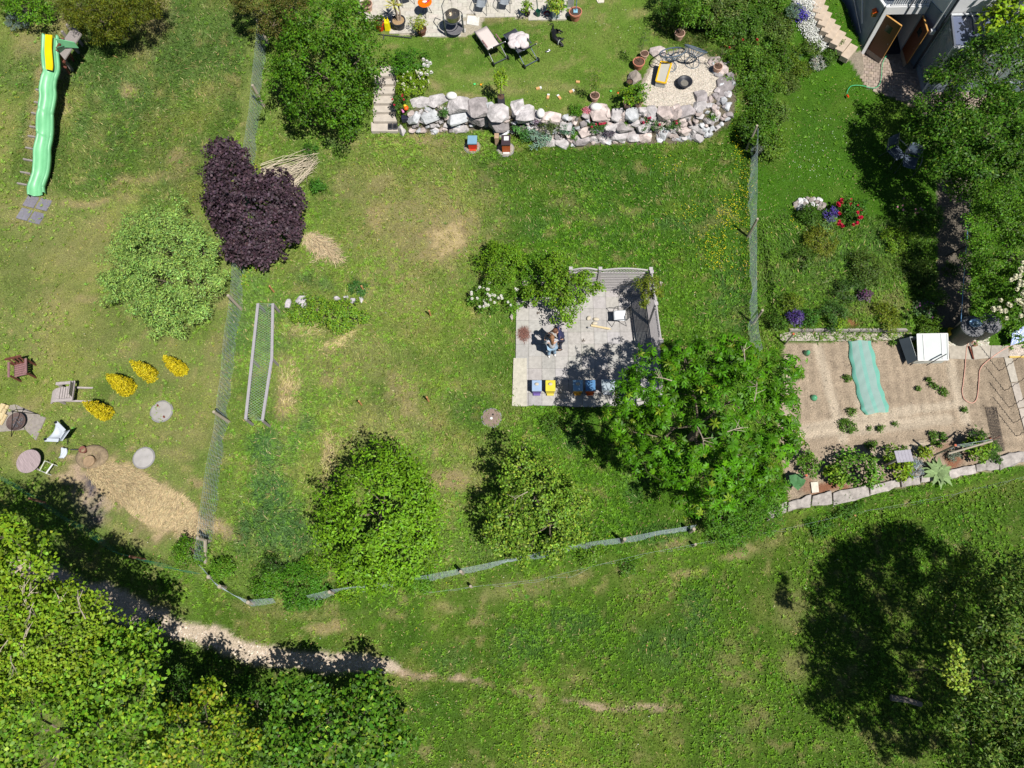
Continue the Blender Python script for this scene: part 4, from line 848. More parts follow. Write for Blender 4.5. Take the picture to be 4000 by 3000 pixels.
tree("maple_tree", "yellow-tinged maple at the bottom of the wood", "tree", None,
     [(700,2870,110,3.3),(800,2820,90,3.2),(900,2870,90,3.1),(780,2940,110,3.2),(640,2940,90,3.3),(880,2960,90,3.),(960,2900,50,2.7),(820,2730,50,2.9),(830,2690,35,2.9)], (146,172,50), cr=.25, lpc=11, L=.115, wd=.09, up=.85, trunk_r=.1, drop=.22, colr2=A(182,180,66), f2=.25)
tree("undergrowth", "low dark thicket of ash and maple seedlings beside the path", "shrub", (760,2700),
     [(640,2640,60,1.6),(700,2700,70,1.4),(780,2720,60,1.2),(870,2700,70,1.),(920,2760,70,1.),(680,2780,70,1.6),(600,2700,60,1.8),(840,2650,50,.8),(940,2680,50,.7),(560,2480,50,1.2),(620,2560,50,1.2)], (76,112,40), cr=.2, lpc=12, L=.1, wd=.05, trunk_r=.04, drop=.3)
tree("maple_tree", "dark green maple nearest the end of the earth path", "tree", None,
     [(1150,2730,70,2.5),(1210,2700,40,2.5),(1090,2690,40,2.5),(1290,2800,80,2.3),(1400,2700,50,1.9),(1450,2690,50,2.3),(1420,2780,70,2.2),(1500,2750,50,2.1),(1380,2860,100,2.2),(1280,2920,110,2.2),(1150,2960,100,1.9),(1470,2880,90,2.),(1540,2930,60,1.9),(1080,2880,70,1.9),(1400,2970,110,2.1),(1060,2960,80,1.9),(1240,2760,50,1.9),(1330,2720,40,1.9)],
     (98,140,50), cr=.26, lpc=10, L=.14, wd=.115, up=.85, trunk_r=.13, drop=.3, var=.24, colr2=A(150,178,56), f2=.12)
tree("birch_shrub", "shaded shrub between the two maples at the bottom edge", "shrub", (1040,2850),
     [(1000,2760,60,1.8),(990,2860,60,1.8),(1020,2940,60,1.8)], (84,118,46), cr=.2, lpc=10, L=.1, wd=.07, trunk_r=.05, drop=.3)
# bottom right tree
tree("pear_tree", "tall sparse dark tree in the bottom right corner with a huge shadow", "tree", None,
     [shl(3500,2130,.8,5.),shl(3620,2180,.9,5.),shl(3330,2230,.8,5.),shl(3450,2330,1.2,5.),shl(3250,2400,.8,4.9),shl(3600,2380,1.3,5.),shl(3350,2500,1.1,5.),shl(3550,2580,1.4,5.2),shl(3250,2640,.8,4.8),shl(3400,2700,1.1,5.),shl(3600,2780,1.2,5.2),shl(3220,2760,.6,4.8),shl(3480,2850,.8,4.9),shl(3720,2550,1.4,5.2),shl(3760,2330,1.2,5.),shl(3720,2830,1.2,5.),shl(3180,2500,.5,4.7),shl(3480,2480,1.2,5.4),
      (3700,2300,60,3.),(3640,2400,50,2.6),(3720,2450,60,3.2),(3850,2300,80,3.2),(3930,2220,80,3.),(3780,2180,50,2.5),(3700,2650,50,3.),(3800,2780,70,3.2),(3900,2900,90,3.4),(3900,2400,110,4.6),(3990,2520,120,4.8),(3860,2600,110,4.7),(3970,2700,120,4.8),(3880,2820,110,4.6),(3990,2900,110,4.6),(3800,2930,90,4.2),(3770,2700,70,4.2),(3960,2280,70,4.2),(3850,2480,90,4.6)],
     (104,132,66), cr=.26, lpc=12, L=.12, wd=.055, up=.4, trunk_r=.15, drop=.15, var=.3, inner=.5, colr2=A(140,158,90), f2=.25, lai=3., dens=1.3)
tree("birch_spray", "pale yellow-green branch in front of the dark corner tree", "tree", (3560,2620),
     [(3735,2560,26,5.6),(3730,2600,28,5.6),(3740,2640,30,5.6),(3755,2680,22,5.6),(3725,2540,18,5.6),(3700,2640,16,5.6)], (176,190,92), cr=.14, lpc=12, L=.09, wd=.06, trunk_r=.04)

# hedge bank right of the raised lawn
hb = [(2640,40,80,1.4,(88,124,50),"conifer-dark shrub casting shade on the raised lawn"),(2720,80,70,1.3,(110,150,56),"bright fresh shrub behind the pink-potted sapling"),(2800,30,80,1.5,(120,134,86),"grey-green shrub at the top of the hedge bank"),
      (2870,130,70,1.3,(100,134,62),"medium green shrub behind the wire planters"),(2890,240,60,1.3,(112,142,70),"grey-green rose bush with red blooms in the hedge bank"),(2960,60,60,1.2,(116,138,64),"yellowish shrub beside the flower bank"),(2950,190,60,1.1,(90,126,52),"dark shrub in the middle of the hedge bank"),
      (2925,330,45,1.2,(96,130,54),"narrow shrub right of the boulder corner"),(2960,430,50,1.2,(92,132,44),"deep green bush at the lower end of the hedge bank"),(2985,300,50,1.1,(116,142,60),"light green shrub overhanging the right lawn"),(2970,530,40,1.,(100,140,46),"last bush of the hedge before the right fence post"),
      (2790,130,38,.6,(120,156,60),"young green shrub above the gravel sitting area"),(3030,420,35,.6,(112,140,62),"low shrub at the corner of the right lawn"),(3040,120,60,.5,(110,130,70),"patchy shrub on the flower bank"),(3060,220,60,.5,(124,146,58),"yellow-green perennials on the flower bank"),(3000,120,45,.9,(104,124,70),"dull green shrub above the flower bank"),(2600,90,45,1.2,(84,116,46),"dark low shrub left of the conifer-dark one")]
for i, (x, y) in enumerate(((2700,8),(2780,60),(2840,80),(2910,40),(2990,30),(2900,170),(2880,150),(2940,260),(2890,300),(2960,360),(2920,390),(3000,470),(2940,480),(3010,360),(3020,260),(3000,180),(2960,560),(2990,590),(2920,520))):
    hb.append((x, y, 42+rng.integers(16), .9+.3*rng.random(), [(104,140,52),(120,148,64),(92,126,50),(112,136,72)][i % 4], ["leafy","twiggy","bushy","tangled"][i % 4]+" filler shrub "+["behind the wire chairs","above the gravel area","at the top of the bank","near the photo's top edge","left of the flower bank","right of the wire chairs","close to the boulder corner","in the middle of the bank","beside the boulder corner","at the lawn's left edge","below the boulder corner","at the narrow end of the hedge","left of the deep green bush","overhanging the lawn edge","by the flower bank foot","between bank and hedge","nearest the right fence post","just right of the fence top","at the lower hedge tip"][i]))
for i, (x, y, r, h, c_, lb) in enumerate(hb):
    s = shrub("hedge_shrub", lb, x, y+12, r, h, c_, "shrubs of the hedge bank", L=.09, wd=.05, lpc=14, cr=.2, drop=.28, flowers=((9, (206,56,66), .1) if "rose" in lb else None))
for x, y, r, h, c_, lb in ((3160,200,34,.4,(118,140,76),"low mixed perennials left of the white flower carpet"),(3190,255,30,.35,(176,180,170),"silver-leaved cushion plant on the flower bank"),(3240,235,32,.45,(96,130,56),"leafy green clump at the foot of the curved steps"),(3270,190,24,.35,(104,140,50),"yellow-dotted clump beside the lowest garden steps"),(3130,280,34,.3,(120,140,60),"ground-cover mound at the edge of the right lawn"),(3100,60,30,.4,(120,146,120),"grey-green perennial next to the white flowers"),(3080,330,40,.3,(112,128,76),"dull low mound where the flower bank meets the lawn")):
    shrub("perennial", lb, x, y, r, h, c_, "perennials on the flower bank", cat="plant", L=.07, wd=.03)
# white flower carpet and purple irises
def carpet(name, label, cat, poly, n, rgb, size, h=.18):
    px = rng.uniform(min(p[0] for p in poly), max(p[0] for p in poly), n); py = rng.uniform(min(p[1] for p in poly), max(p[1] for p in poly), n); k = in_poly(px, py, poly); px, py = px[k], py[k]
    g0 = G(np.mean(px), np.mean(py)); P_ = []
    for a, b in zip(px[::6], py[::6]): g = G(a, b); P_.append(g)
    P_ = np.array(P_); m = len(P_); ii = np.repeat(np.arange(m), 24); N = len(ii); q = P_[ii]+np.stack([rng.normal(0, .09, N), rng.normal(0, .09, N), rng.uniform(0, h, N)], 1)
    d = unit(rng.normal(0, 1, (N, 3))*np.array([1, 1, .3])); root = thing(name, label, cat, g0)
    leafmesh(q, d, np.tile([0, 0, 1.], (N, 1))+rng.normal(0, .35, (N, 3)), size, size*.7, jitter_cols(A(*rgb), N, .08, .02), "blossom", FLOWER, root)["kind"] = "stuff"
    q2 = q-np.array([0, 0, .05]); leafmesh(q2, unit(rng.normal(0, 1, (N, 3))), np.tile([0, 0, 1.], (N, 1))+rng.normal(0, .4, (N, 3)), .06, .02, jitter_cols(A(96,124,70), N, .2), "foliage", LEAF, root)
    return root
carpet("flower_carpet", "dense white candytuft carpet spilling beside the curved garden steps", "flowers", [(3105,-30),(3165,-30),(3180,40),(3200,90),(3215,110),(3232,160),(3222,180),(3205,200),(3190,185),(3165,165),(3140,130),(3125,90),(3110,40)], 5200, (252,252,252), .06)
carpet("iris_clump", "violet irises in front of the white flower carpet", "flowers", [(3108,40),(3120,35),(3135,60),(3150,75),(3140,85),(3115,82),(3106,60)], 420, (86,70,190), .06, .3)

# flower bed right
shrub("peony", "peony bush ringed with crimson blooms in the flower bed", 3318, 835, 46, .7, (84,128,52), cat="flower bush", cr=.13, L=.13, wd=.045, lpc=16)
pr = bpy.data.objects["peony"]
pp = [(3322,783),(3320,797),(3288,782),(3271,796),(3285,794),(3277,803),(3351,806),(3365,819),(3349,832),(3279,836),(3355,852),(3363,849),(3278,867),(3286,881),(3292,885),(3276,878),(3331,881),(3348,872)]
bloom_parts(pr, np.array([np.array(G(x, y, .55)) for x, y in pp]), (214,34,74), .15, "bloom")
for x, y, r, h, c_, lb, fl in ((3235,848,24,.5,(100,96,150),"violet-blue lavender beside the crimson peony",(50,(110,90,190),.06)),(3218,895,24,.4,(150,180,140),"silvery lamb's-ear clump below the lavender",None),(3150,845,40,.6,(84,118,46),"dark green clump under the rock pile",None),
    (3520,840,46,.8,(100,140,56),"leafy rose bush in half shade left of the dark path",(10,(226,170,186),.08)),(3620,860,46,.8,(92,134,60),"grey-leaved shrub at the left side of the dark path",None),(3500,950,50,.6,(130,160,56),"yellow-green foliage clump in the bed",None),
    (3640,1170,38,.6,(110,142,56),"small green shrub by the lower end of the dark path",None),(3102,1245,30,.5,(108,94,150),"purple sage with dark flower spikes at the bed edge",(40,(90,66,140),.06)),(3155,1245,34,.6,(84,130,56),"dark peony leaves without blooms at the bed edge",None),(3250,1235,50,.5,(96,132,80),"blue-green leafy clump behind the edging blocks",None),
    (3370,1158,22,.4,(120,100,120),"purplish flower spikes in the middle of the bed",(24,(140,90,130),.06)),(3600,1215,38,.5,(128,160,128),"blue-grey catmint with mauve flowers",(22,(170,110,170),.05)),(3620,1262,46,.5,(104,134,44),"dense green cushion hanging over the garden path",None),(3030,1255,36,.5,(92,126,52),"mixed leaves at the left end of the raised bed",None),
    (3080,1180,40,.4,(128,146,60),"yellowish plants by the lower right fence",None),(3270,1268,24,.4,(150,180,60),"small lime-green rose in the mulch",None),(3460,1250,60,.3,(140,150,60),"low yellow-green strip plants above the edging",None),(3380,1040,70,.5,(104,126,66),"tall grassy clump in the wild bed",None),(3200,950,60,.5,(136,140,60),"olive yellow perennials in the wild bed",None),(3120,1010,50,.4,(100,128,60),"green tangle near the right-hand fence",None),(3560,1060,60,.5,(96,120,56),"dark tangle at the shaded side of the bed",None),(3300,1130,50,.5,(88,118,70),"bluish grass tuft in the wild bed",None),(3700,1060,30,.5,(80,108,50),"narrow plants along the shaded path",None)):
    shrub("perennial", lb, x, y+8, r, h, c_, "perennials in the wild flower bed", cat="plant", L=.08, wd=.032, flowers=fl, drop=.25)

# vegetable plot plants
for x, y, r, h, c_, lb, kw in ((3335,1850,75,1.,(116,156,70),"large currant bush above the garden wall",dict(L=.1, wd=.09)),(3250,1865,38,.7,(136,168,64),"small currant bush with light leaves left of the large one",dict(L=.09, wd=.08)),(3500,1840,38,.8,(156,178,56),"golden-green currant under the bird table",dict(L=.09, wd=.08)),(3470,1780,32,.6,(136,166,60),"gooseberry bush left of the bird table",dict(L=.08, wd=.06)),
    (3595,1770,24,.5,(160,176,60),"small yellowish bush right of the bird table",dict(L=.08, wd=.06)),(3560,1830,36,.4,(160,172,178),"silver-blue lavender cushion by the bird table",dict(L=.07, wd=.015, lpc=34, cr=.1)),(3790,1770,44,.9,(140,172,62),"leafy raspberry bush under the leaning grey poles",dict(L=.1, wd=.08)),(3840,1760,36,.6,(92,130,56),"fine feathery fennel beside the raspberry",dict(L=.07, wd=.01, lpc=40, cr=.1)),
    (3720,1790,20,.35,(140,150,130),"grey herb cushion in the red mulch",dict(L=.06, wd=.02)),(3150,1825,44,.7,(110,148,58),"thin shrub under the edge of the big tree by the red-tipped post",dict(L=.08, wd=.05, drop=.4)),(3880,1795,16,.3,(84,120,54),"small tuft growing on the wall end",dict()),(3800,1720,36,.5,(84,116,60),"dark bushy herb behind the fennel",dict())):
    shrub("berry_bush" if "bush" in lb or "currant" in lb else "herb", lb, x, y, r, h, c_, "plants along the garden wall", cat="plant", **kw)
for i, (x, y, r, lb) in enumerate(((3322,1610,14,"small bean plant south-west of the fleece"),(3308,1670,30,"potato plant in the bare plot, biggest of the seedlings"),(3437,1677,12,"lone seedling between two soil ridges"),(3400,1740,18,"leafy seedling beside the bird table's shadow"),(3638,1700,14,"bushy carrot seedling at the plot's lower middle"),(3678,1700,9,"tiny seedling right of the carrot tuft"),(3645,1725,9,"tiny seedling just below the carrot tuft"),(3660,1740,12,"fluffy seedling nearest the mullein"),(3680,1718,9,"seedling between two tiny ones near the mullein"),(3480,1345,9,"brown seedling beside the fleece top"),(3304,1480,12,"seedling on the left soil ridge"),(3680,1533,14,"blue-green cabbage seedling in the middle plot"),(3585,1525,8,"dark seedling in the centre rows"),(3635,1505,8,"seedling near the foot of the cold frame"),(3763,1602,8,"green tuft under the hose loop"),(3625,1490,7,"dark seedling pair below the cold frame"),(3650,1513,7,"seedling right of the dark pair"),(3493,1658,6,"faint seedling in the lower ridge"),(3395,1674,6,"very small seedling left of the lone one"),(3528,1753,7,"tiny plant at the bird table's post"))):
    shrub("seedling", lb, x, y, r, .18, (106,140,62), "seedlings in the vegetable plot", cat="seedling", cr=.06, L=.07, wd=.035, lpc=8)
shrub("raspberry_cane", "leafy cane on the soil near the left green cloche", 3110, 1465, 20, .35, (112,156,40), cat="plant", cr=.1, L=.1, wd=.045)
# mullein rosette and rhubarb leaf
def rosette(name, label, x, y, R, n, rgb, width, cat="plant", z=.1):
    g = G(x, y); root = thing(name, label, cat, g); mb = MB(); M_ = attr_mat("big_leaf", .7, .15, 8, .85, 1.2)
    for k in range(n):
        a = k*2.4+rng.normal(0, .15); L = R*(.6+.45*rng.random()); lay = .5-.4*k/n; wdt = width*L
        def f(u, v, a=a, L=L, lay=lay, wdt=wdt):
            r = u*L; ww = wdt*math.sin(min(1, u*1.05)**.7*math.pi*.96+.05); s_ = (v-.5)*2*ww; zz_ = z+lay*u*L*1.3-.9*u*u*L*.5+abs(v-.5)*.25*ww+.015*math.sin(u*24)
            return (math.cos(a)*r-math.sin(a)*s_, math.sin(a)*r+math.cos(a)*s_, zz_)
        m1 = MB(); m1.grid(f, 9, 4); o = m1.build("leaf", M_, root, smooth=True); cc = A(*rgb)*rng.normal(1, .1); setcol(o, lambda p: cc*rng.normal(1, .08))
    return root
rosette("mullein", "big pale grey-green mullein rosette on top of the wall", 3655, 1850, .62, 22, (142,168,112), .16, z=.15)
rosette("rhubarb", "single huge dark green rhubarb leaf clump at the tree edge", 3100, 1890, .45, 5, (84,136,84), .6, z=.3)
rosette("agave", "dark spiky rosette in the flower bank near the right lawn", 3112, 222, .3, 14, (70,104,60), .12, z=.1)

# middle meadow plants
shrub("currant_bush", "round bright green bush in the meadow left of the patio", 1955, 1075, 88, 1.5, (128,164,48), cr=.2, L=.07, wd=.045, lpc=22, lobes=None)
shrub("rose_bush", "low white-flowered rose below the round bush", 1905, 1175, 55, .6, (116,154,66), flowers=(26, (250,250,240), .11), cr=.14)
shrub("rose_bush", "leafy rose stretching from the white rose to the patio stones", 2010, 1180, 45, .5, (120,158,60), flowers=(6, (250,250,240), .1), cr=.14)
shrub("bush_clump", "small green bush behind the stones at the patio's top left", 2080, 1060, 60, .8, (112,154,52), cr=.16, L=.08)
tree("hazel_shrub", "spreading green hazel leaning over the patio's upper edge", "shrub", (2190,1110),
     [(2190,1110,70,1.3),(2250,1130,60,1.4),(2150,1060,50,1.2),(2230,1180,55,1.2),(2300,1100,40,1.4),(2130,1160,40,1.1),(2330,1130,30,1.3),(2200,1220,40,1.),(2220,1250,22,1.),(2080,1150,35,.8),(2170,1010,40,.9)], (134,168,56), cr=.17, lpc=14, L=.09, wd=.06, drop=.3, trunk_r=.04, up=.7)
tree("clematis", "yellowing climber over the corner of the patio trellis", "climber", (2540,1130),
     [(2550,1120,32,1.7),(2530,1160,26,1.5),(2545,1090,26,1.8),(2500,1110,22,1.6),(2570,1150,20,1.4),(2520,1190,14,1.2)], (142,150,60), cr=.12, lpc=14, L=.06, wd=.035, trunk_r=.02, drop=.3)
tree("lovage_patch", "lime-green herb patch between stones in the left meadow", "herb bed", (1290,1240),
     [(1165,1225,34,.3),(1240,1205,50,.45),(1300,1230,60,.45),(1350,1215,45,.4),(1380,1240,40,.35),(1330,1265,40,.3),(1210,1240,30,.3),(1420,1235,20,.2)], (152,182,70), cr=.11, lpc=16, L=.06, wd=.05, trunk_r=.012, drop=.12, up=.9, colr2=A(104,150,66), f2=.25)
for x, y, r, h, c_, lb in ((2860,2070,30,.4,(96,144,60),"ash seedlings at the right end of the long fence"),(1180,2290,90,.5,(98,150,52),"ferny mass in the bottom corner of the fences"),(1050,2270,60,.5,(104,150,50),"bright green suckers inside the fence corner"),(880,2230,40,.6,(116,158,56),"small bush left of the fence corner posts"),(760,2160,60,.7,(108,150,48),"hazel-like bush growing through the lower end of the left fence"),
    (1380,2280,60,.5,(140,176,54),"yellowish sucker bush between two pieces of wire fence"),(1630,2250,60,.4,(116,160,56),"shrubs reaching over the wire fence under the cherry tree"),(1080,2210,34,.6,(70,100,50),"dark round bush in the left lower meadow"),(1240,2220,50,.4,(130,166,56),"light tuft left of the cherry tree's foot"),(1060,760,30,.5,(90,136,56),"green sprouts below the brushwood heap"),(1245,740,26,.5,(86,134,60),"dark leafy sprout at the right end of the brushwood"),(1215,600,24,.4,(90,134,64),"nettles at the tip of the brushwood heap"),
    (1400,1135,30,.3,(96,140,90),"blue-green weed beside the stake at the herb bed"),(2450,2210,40,.2,(100,140,50),"weeds at the foot of the long wire fence"),(2300,2140,60,.3,(124,160,60),"loose tall weeds inside the long fence"),(3310,1975,36,.3,(90,134,52),"weed clump at the foot of the garden wall"),(2150,1660,40,.2,(104,140,60),"weeds along the lower patio edge"),(3200,2020,60,.2,(96,140,56),"low nettles below the wall's left end"),
    (650,2290,20,.3,(120,160,60),"sprig of grass on the path bank"),(2100,540,44,.4,(140,172,150),"silvery blue cushion at the foot of the boulder wall"),(2060,530,30,.4,(96,146,96),"blue-green clump left of the silvery cushion"),(2030,500,24,.3,(110,160,110),"small green tuft near the brown beehive")):
    shrub("wild_shrub", lb, x, y, r, h, c_, "wild growth along fences and wall", cat="plant", L=.09, wd=.035, drop=.2, cr=.14)
# wall plants
for x, y, r, h, c_, lb, fl in ((1732,450,22,.5,(96,136,80),"trailing plant hanging between boulders near the steps",None),(2330,500,34,.4,(90,130,80),"red valerian clump in the middle of the boulder wall",(14,(222,70,100),.1)),(2545,500,38,.5,(84,124,70),"pink valerian clump right of centre on the wall",(8,(226,80,120),.1)),(2620,490,30,.4,(90,128,72),"valerian with few pink heads near the wall's right end",(7,(226,90,120),.1)),(2140,500,40,.5,(112,124,96),"grey thyme mound spreading over the boulders",None),(2210,510,26,.3,(120,160,130),"sea-green sedum on the boulders",None),(2375,515,26,.3,(110,104,116),"purple-brown sedum on the wall",None),(2100,472,22,.3,(150,130,150),"mauve-flowered thyme under the middle egg lamp",None),(2445,495,14,.3,(120,160,60),"small fern in a gap of the wall",None),(2240,535,14,.3,(110,160,60),"bright green tuft low in the wall",None),(2255,435,26,.3,(104,150,50),"green weed on top of the boulder wall",None),(2775,465,12,.3,(110,154,60),"tuft at the wall's right end",None),(2040,505,16,.3,(200,170,190),"pale pink flowers near the brown beehive",None),(2290,440,12,.2,(230,130,150),"faint pink flower sprig behind the wall",None)):
    shrub("wall_plant", lb, x, y, r, h, c_, "plants growing in the boulder wall", cat="plant", L=.06, wd=.03, flowers=fl, cr=.1)
shrub("peony", "white peony bush beside the top of the stone steps", 1610, 270, 62, .8, (92,140,50), cat="flower bush", cr=.14, L=.13, wd=.045, lpc=18)
bloom_parts(bpy.data.objects["peony.001"], np.array([np.array(G(x, y, .75)) for x, y in [(1668,243),(1671,258),(1646,289),(1669,295),(1680,248),(1657,254),(1685,285),(1655,235)]]), (252,250,252), .15, "bloom")
shrub("potentilla", "yellow-green bush with small white flowers beside the steps", 1618, 345, 60, .7, (150,176,56), cat="flower bush", cr=.13, L=.06, wd=.035, lpc=24, flowers=(40, (250,248,220), .07))
shrub("rose_bush", "small red rose at the wall corner by the steps", 1570, 410, 22, .4, (92,126,60), flowers=(6, (226,60,90), .08))
# yellow conifers
YC = [(505,1520,415,1446,.35,"largest golden conifer, front left of the three in a row"),(595,1470,515,1398,.3,"middle golden conifer of the row of three"),(712,1450,644,1395,.28,"right-hand golden conifer of the row of three"),(420,1618,338,1578,.3,"lone golden conifer beside the slatted lounger")]
for x, y, tx, ty, r, lb in YC:
    g = G(x, y); root = thing("golden_conifer", lb, "conifer", g, 0, "golden dwarf conifers"); lb_ = []
    h = 1.35
    for t in np.linspace(0, 1, 6): lb_.append((np.array(g)+np.array([0, 0, .15+t*(h-.2)]), r*.82*(1-.75*t**2)+.01, .2))
    foliage(root, lb_, A(232, 212, 40), cr=.05, lpc=26, L=.05, wd=.03, name="foliage", up=.2, var=.18, hue=.06, zmin=-.8, dens=.8, drop=.05, inner=.15)
    mb = MB(); mb.tube([(0, 0, -.05), (0, 0, .5)], .03, 6, r1=.01); mb.build("trunk", BARK, root)

# ---------------------------------------------------------------- fences
def fence(name, label, pts, h, posts, mat=WIRE, rows=9, vs=.16, r=.0045, sag=.02, lean=(0, 0), cat="wire fence", phh=1.25, pr=.05, post_mat=WOODG, gaps=()):
    P_ = [G(*p) for p in pts]; root = thing(name, label, cat, P_[0]); line = []
    for a, b in zip(P_[:-1], P_[1:]):
        n = max(2, int((b-a).length/.5)); line += [a.lerp(b, i/n) for i in range(n)]
    line.append(P_[-1]); line = [Vector((p.x, p.y, float(hz(p.x, p.y)))) for p in line]
    wob = [Vector((rng.normal(0, .025), rng.normal(0, .025), 0)) for _ in line]; top = [Vector((lean[0], lean[1], h+rng.normal(0, sag))) for _ in line]
    mb = MB()
    for k in range(rows+1):
        t = k/rows; mb.tube([p+wob[i]*(1-t)*2+top[i]*t+Vector((0, 0, .02)) for i, p in enumerate(line)], r, 3)
    d = 0
    for i in range(len(line)-1):
        a, b = line[i], line[i+1]; L = (b-a).length; n = max(1, round(L/vs))
        for j in range(n):
            t = j/n; q = a.lerp(b, t)+wob[i].lerp(wob[i+1], t)*2; q2 = a.lerp(b, t)+top[i].lerp(top[i+1], t); mb.bar(q+Vector((0, 0, .02)), q2, r*1.5)
    mb.build("wire_mesh", mat, root, world=True, clean=False)
    for q in posts:
        x, y = q[0], q[1]; hh = q[2] if len(q) > 2 else phh; g = G(x, y); mb = MB(); mb.tube([g-Vector((0, 0, .1)), g+Vector((lean[0]*.5, 0, hh))], pr, 8, r1=pr*.92)
        mb.build("post", post_mat, root, world=True)
    return root
POST = mt("grey_post", (182, 170, 152), .85, .2, 20, .2, stretch=(6, 6, 1)); REDP = mt("red_brown_post", (150, 104, 84), .8, .2, 18)
lf = fence("wire_fence", "long wire mesh fence on wooden posts between the left and middle gardens", [(1045,160),(1012,500),(990,640),(955,1040),(945,1210),(925,1330),(895,1648),(860,1850),(815,2195)], .95, [(1032,415),(945,1210),(895,1648),(820,2115,.9),(1048,170)], lean=(-.08, 0), post_mat=POST, pr=.06)
mb = MB(); a = WA(802, 2110, .75); b = G(803, 2200); mb.bar(b, a, .08); mb.build("brace", POST, lf, world=True)
fence("wire_fence", "straight wire mesh fence between the middle meadow and the right-hand lawn", [(2932,560),(2930,640),(2925,900),(2925,1240),(2930,1330),(2945,1400)], .9, [(2920,925,1.3),(2940,1265,1.2),(2915,585,1.5)], lean=(.05, 0), post_mat=POST, pr=.05)
fence("green_fence", "thin green wire fence crossing the lower left corner", [(-120,1790),(0,1855),(130,1930),(185,1965),(360,2080),(480,2160),(590,2195),(680,2225),(790,2240)], .8, [(180,1965,.9),(568,2186,1.0)], mat=GWIRE, rows=5, vs=.3, r=.004, cat="wire fence", post_mat=REDP, pr=.045)
fence("chicken_wire", "sagging chicken wire with posts along the bottom of the middle garden", [(800,2225),(860,2292),(930,2340),(985,2362),(1085,2355)], .5, [(838,2258,.5),(880,2295,.5),(990,2356,.5)], rows=8, vs=.13, r=.0035, sag=.05, lean=(0, .12), post_mat=POST, pr=.07)
fence("chicken_wire", "chicken wire piece with a round post below the cherry tree", [(1215,2345),(1310,2322),(1420,2308),(1540,2290)], .5, [(1308,2318,.7)], rows=8, vs=.13, r=.0035, sag=.05, lean=(0, .12), post_mat=POST, pr=.06)
fence("chicken_wire", "longest chicken wire stretch with a white-topped post in its middle", [(1630,2275),(1800,2243),(2050,2192),(2240,2150),(2430,2122),(2560,2098),(2710,2072)], .5, [(1808,2240,.7),(2430,2118,.8),(2695,2078,.7)], rows=8, vs=.13, r=.0035, sag=.05, lean=(0, .12), post_mat=POST, pr=.06)
fence("strand_fence", "single thin wire strand on low pegs south of the chicken wire", [(1660,2322),(1840,2296),(2100,2268),(2500,2170),(2960,2085)], .35, [(1842,2293,.4),(2708,2132,.4)], rows=1, vs=3, r=.002, post_mat=POST, pr=.05)
fence("strand_fence", "thin wire strand running over the meadow below the garden wall", [(2960,2090),(3330,2010),(3700,1940),(4060,1850)], .4, [], rows=1, vs=4, r=.0015)
# stakes
for x, y, tx, lb in ((1070,1140,0,"short wooden stake in the grass above the chicken-wire frame"),(1423,1140,0,"short wooden stake right of the herb bed stones"),(1683,1235,0,"short wooden stake alone in the dry meadow left of the patio"),(1414,1583,0,"leaning short stake in the lower part of the middle meadow"),(1675,1568,0,"short upright stake left of the brown manhole cover"),(3318,2023,0,"round stake with a pale cut top below the garden wall")):
    g = G(x, y); o = MB(); o.tube([(0, 0, -.05), (0, 0, .48), (0, 0, .5)], .035, 8, r1=.034); o = o.build("stake", mt("stake_wood", (206,150,100), .75, .2, 20), None, smooth=False); o.location = g; tag(o, lb, "stake", "short wooden stakes")
# long chicken-wire frame
g = G(1010, 1420); fr = thing("poultry_run", "long raised wooden frame covered with chicken wire beside the left fence", "garden frame", g)
zt = .75; A0, A1 = WA(1008, 1186, zt), WA(960, 1638, zt); B0, Bm, B1 = WA(1066, 1186, zt), WA(1062, 1400, zt), WA(1025, 1643, zt); Am = A0.lerp(A1, .5)
for nm, ps in (("side_rail", (A0, Am, A1)), ("side_rail", (B0, Bm, B1))):
    mb = MB(); mb.bar(ps[0], ps[1], .1, .05); mb.bar(ps[1]+(ps[0]-ps[1]).normalized()*.002, ps[2], .1, .052); mb.build(nm, mt("silver_wood", (176,172,176), .85, .16, 10, .2, stretch=(6,1,6)), fr, world=True)
for p in (A0, A1, B0, B1, Am, Bm):
    mb = MB(); mb.bar(Vector((p.x, p.y, -.02)), p-Vector((0, 0, .03)), .07); mb.build("leg", WOODG, fr, world=True)
mb = MB()
for k in range(46):
    t = k/45; a = A0.lerp(Am, t*2) if t < .5 else Am.lerp(A1, t*2-1); b = B0.lerp(Bm, t*2) if t < .5 else Bm.lerp(B1, t*2-1)
    for sgn in (1, -1):
        t2 = min(1, max(0, t+sgn*.1)); b2 = B0.lerp(Bm, t2*2) if t2 < .5 else Bm.lerp(B1, t2*2-1); mb.bar(a, b2, .007)
mb.build("wire_net", mt("net_wire", (150,176,160), .5, .1, 5), fr, world=True, clean=False)
# clothes line on poles by the shaded path
cl_ = thing("clothes_line", "blue clothes line on a pole between hedge and shaded path", "clothes line", G(3740, 1290))
mb = MB(); mb.tube([G(3715, 1290), WA(3754, 1256, 1.7)], .025, 6); mb.build("pole", BLACK, cl_, world=True)
mb = MB(); p_, q_ = WA(3754, 1256, 1.7), WA(3790, 790, 1.7); mb.tube([p_, p_.lerp(q_, .5)-Vector((0, 0, .05)), q_], .012, 4); mb.build("line", mt("blue_line", (130,180,230), .4, .1, 5), cl_, world=True)
mb = MB(); mb.tube([G(3700, 1000), WA(3775, 960, 1.75)], .025, 6); mb.build("pole", BLACK, cl_, world=True)

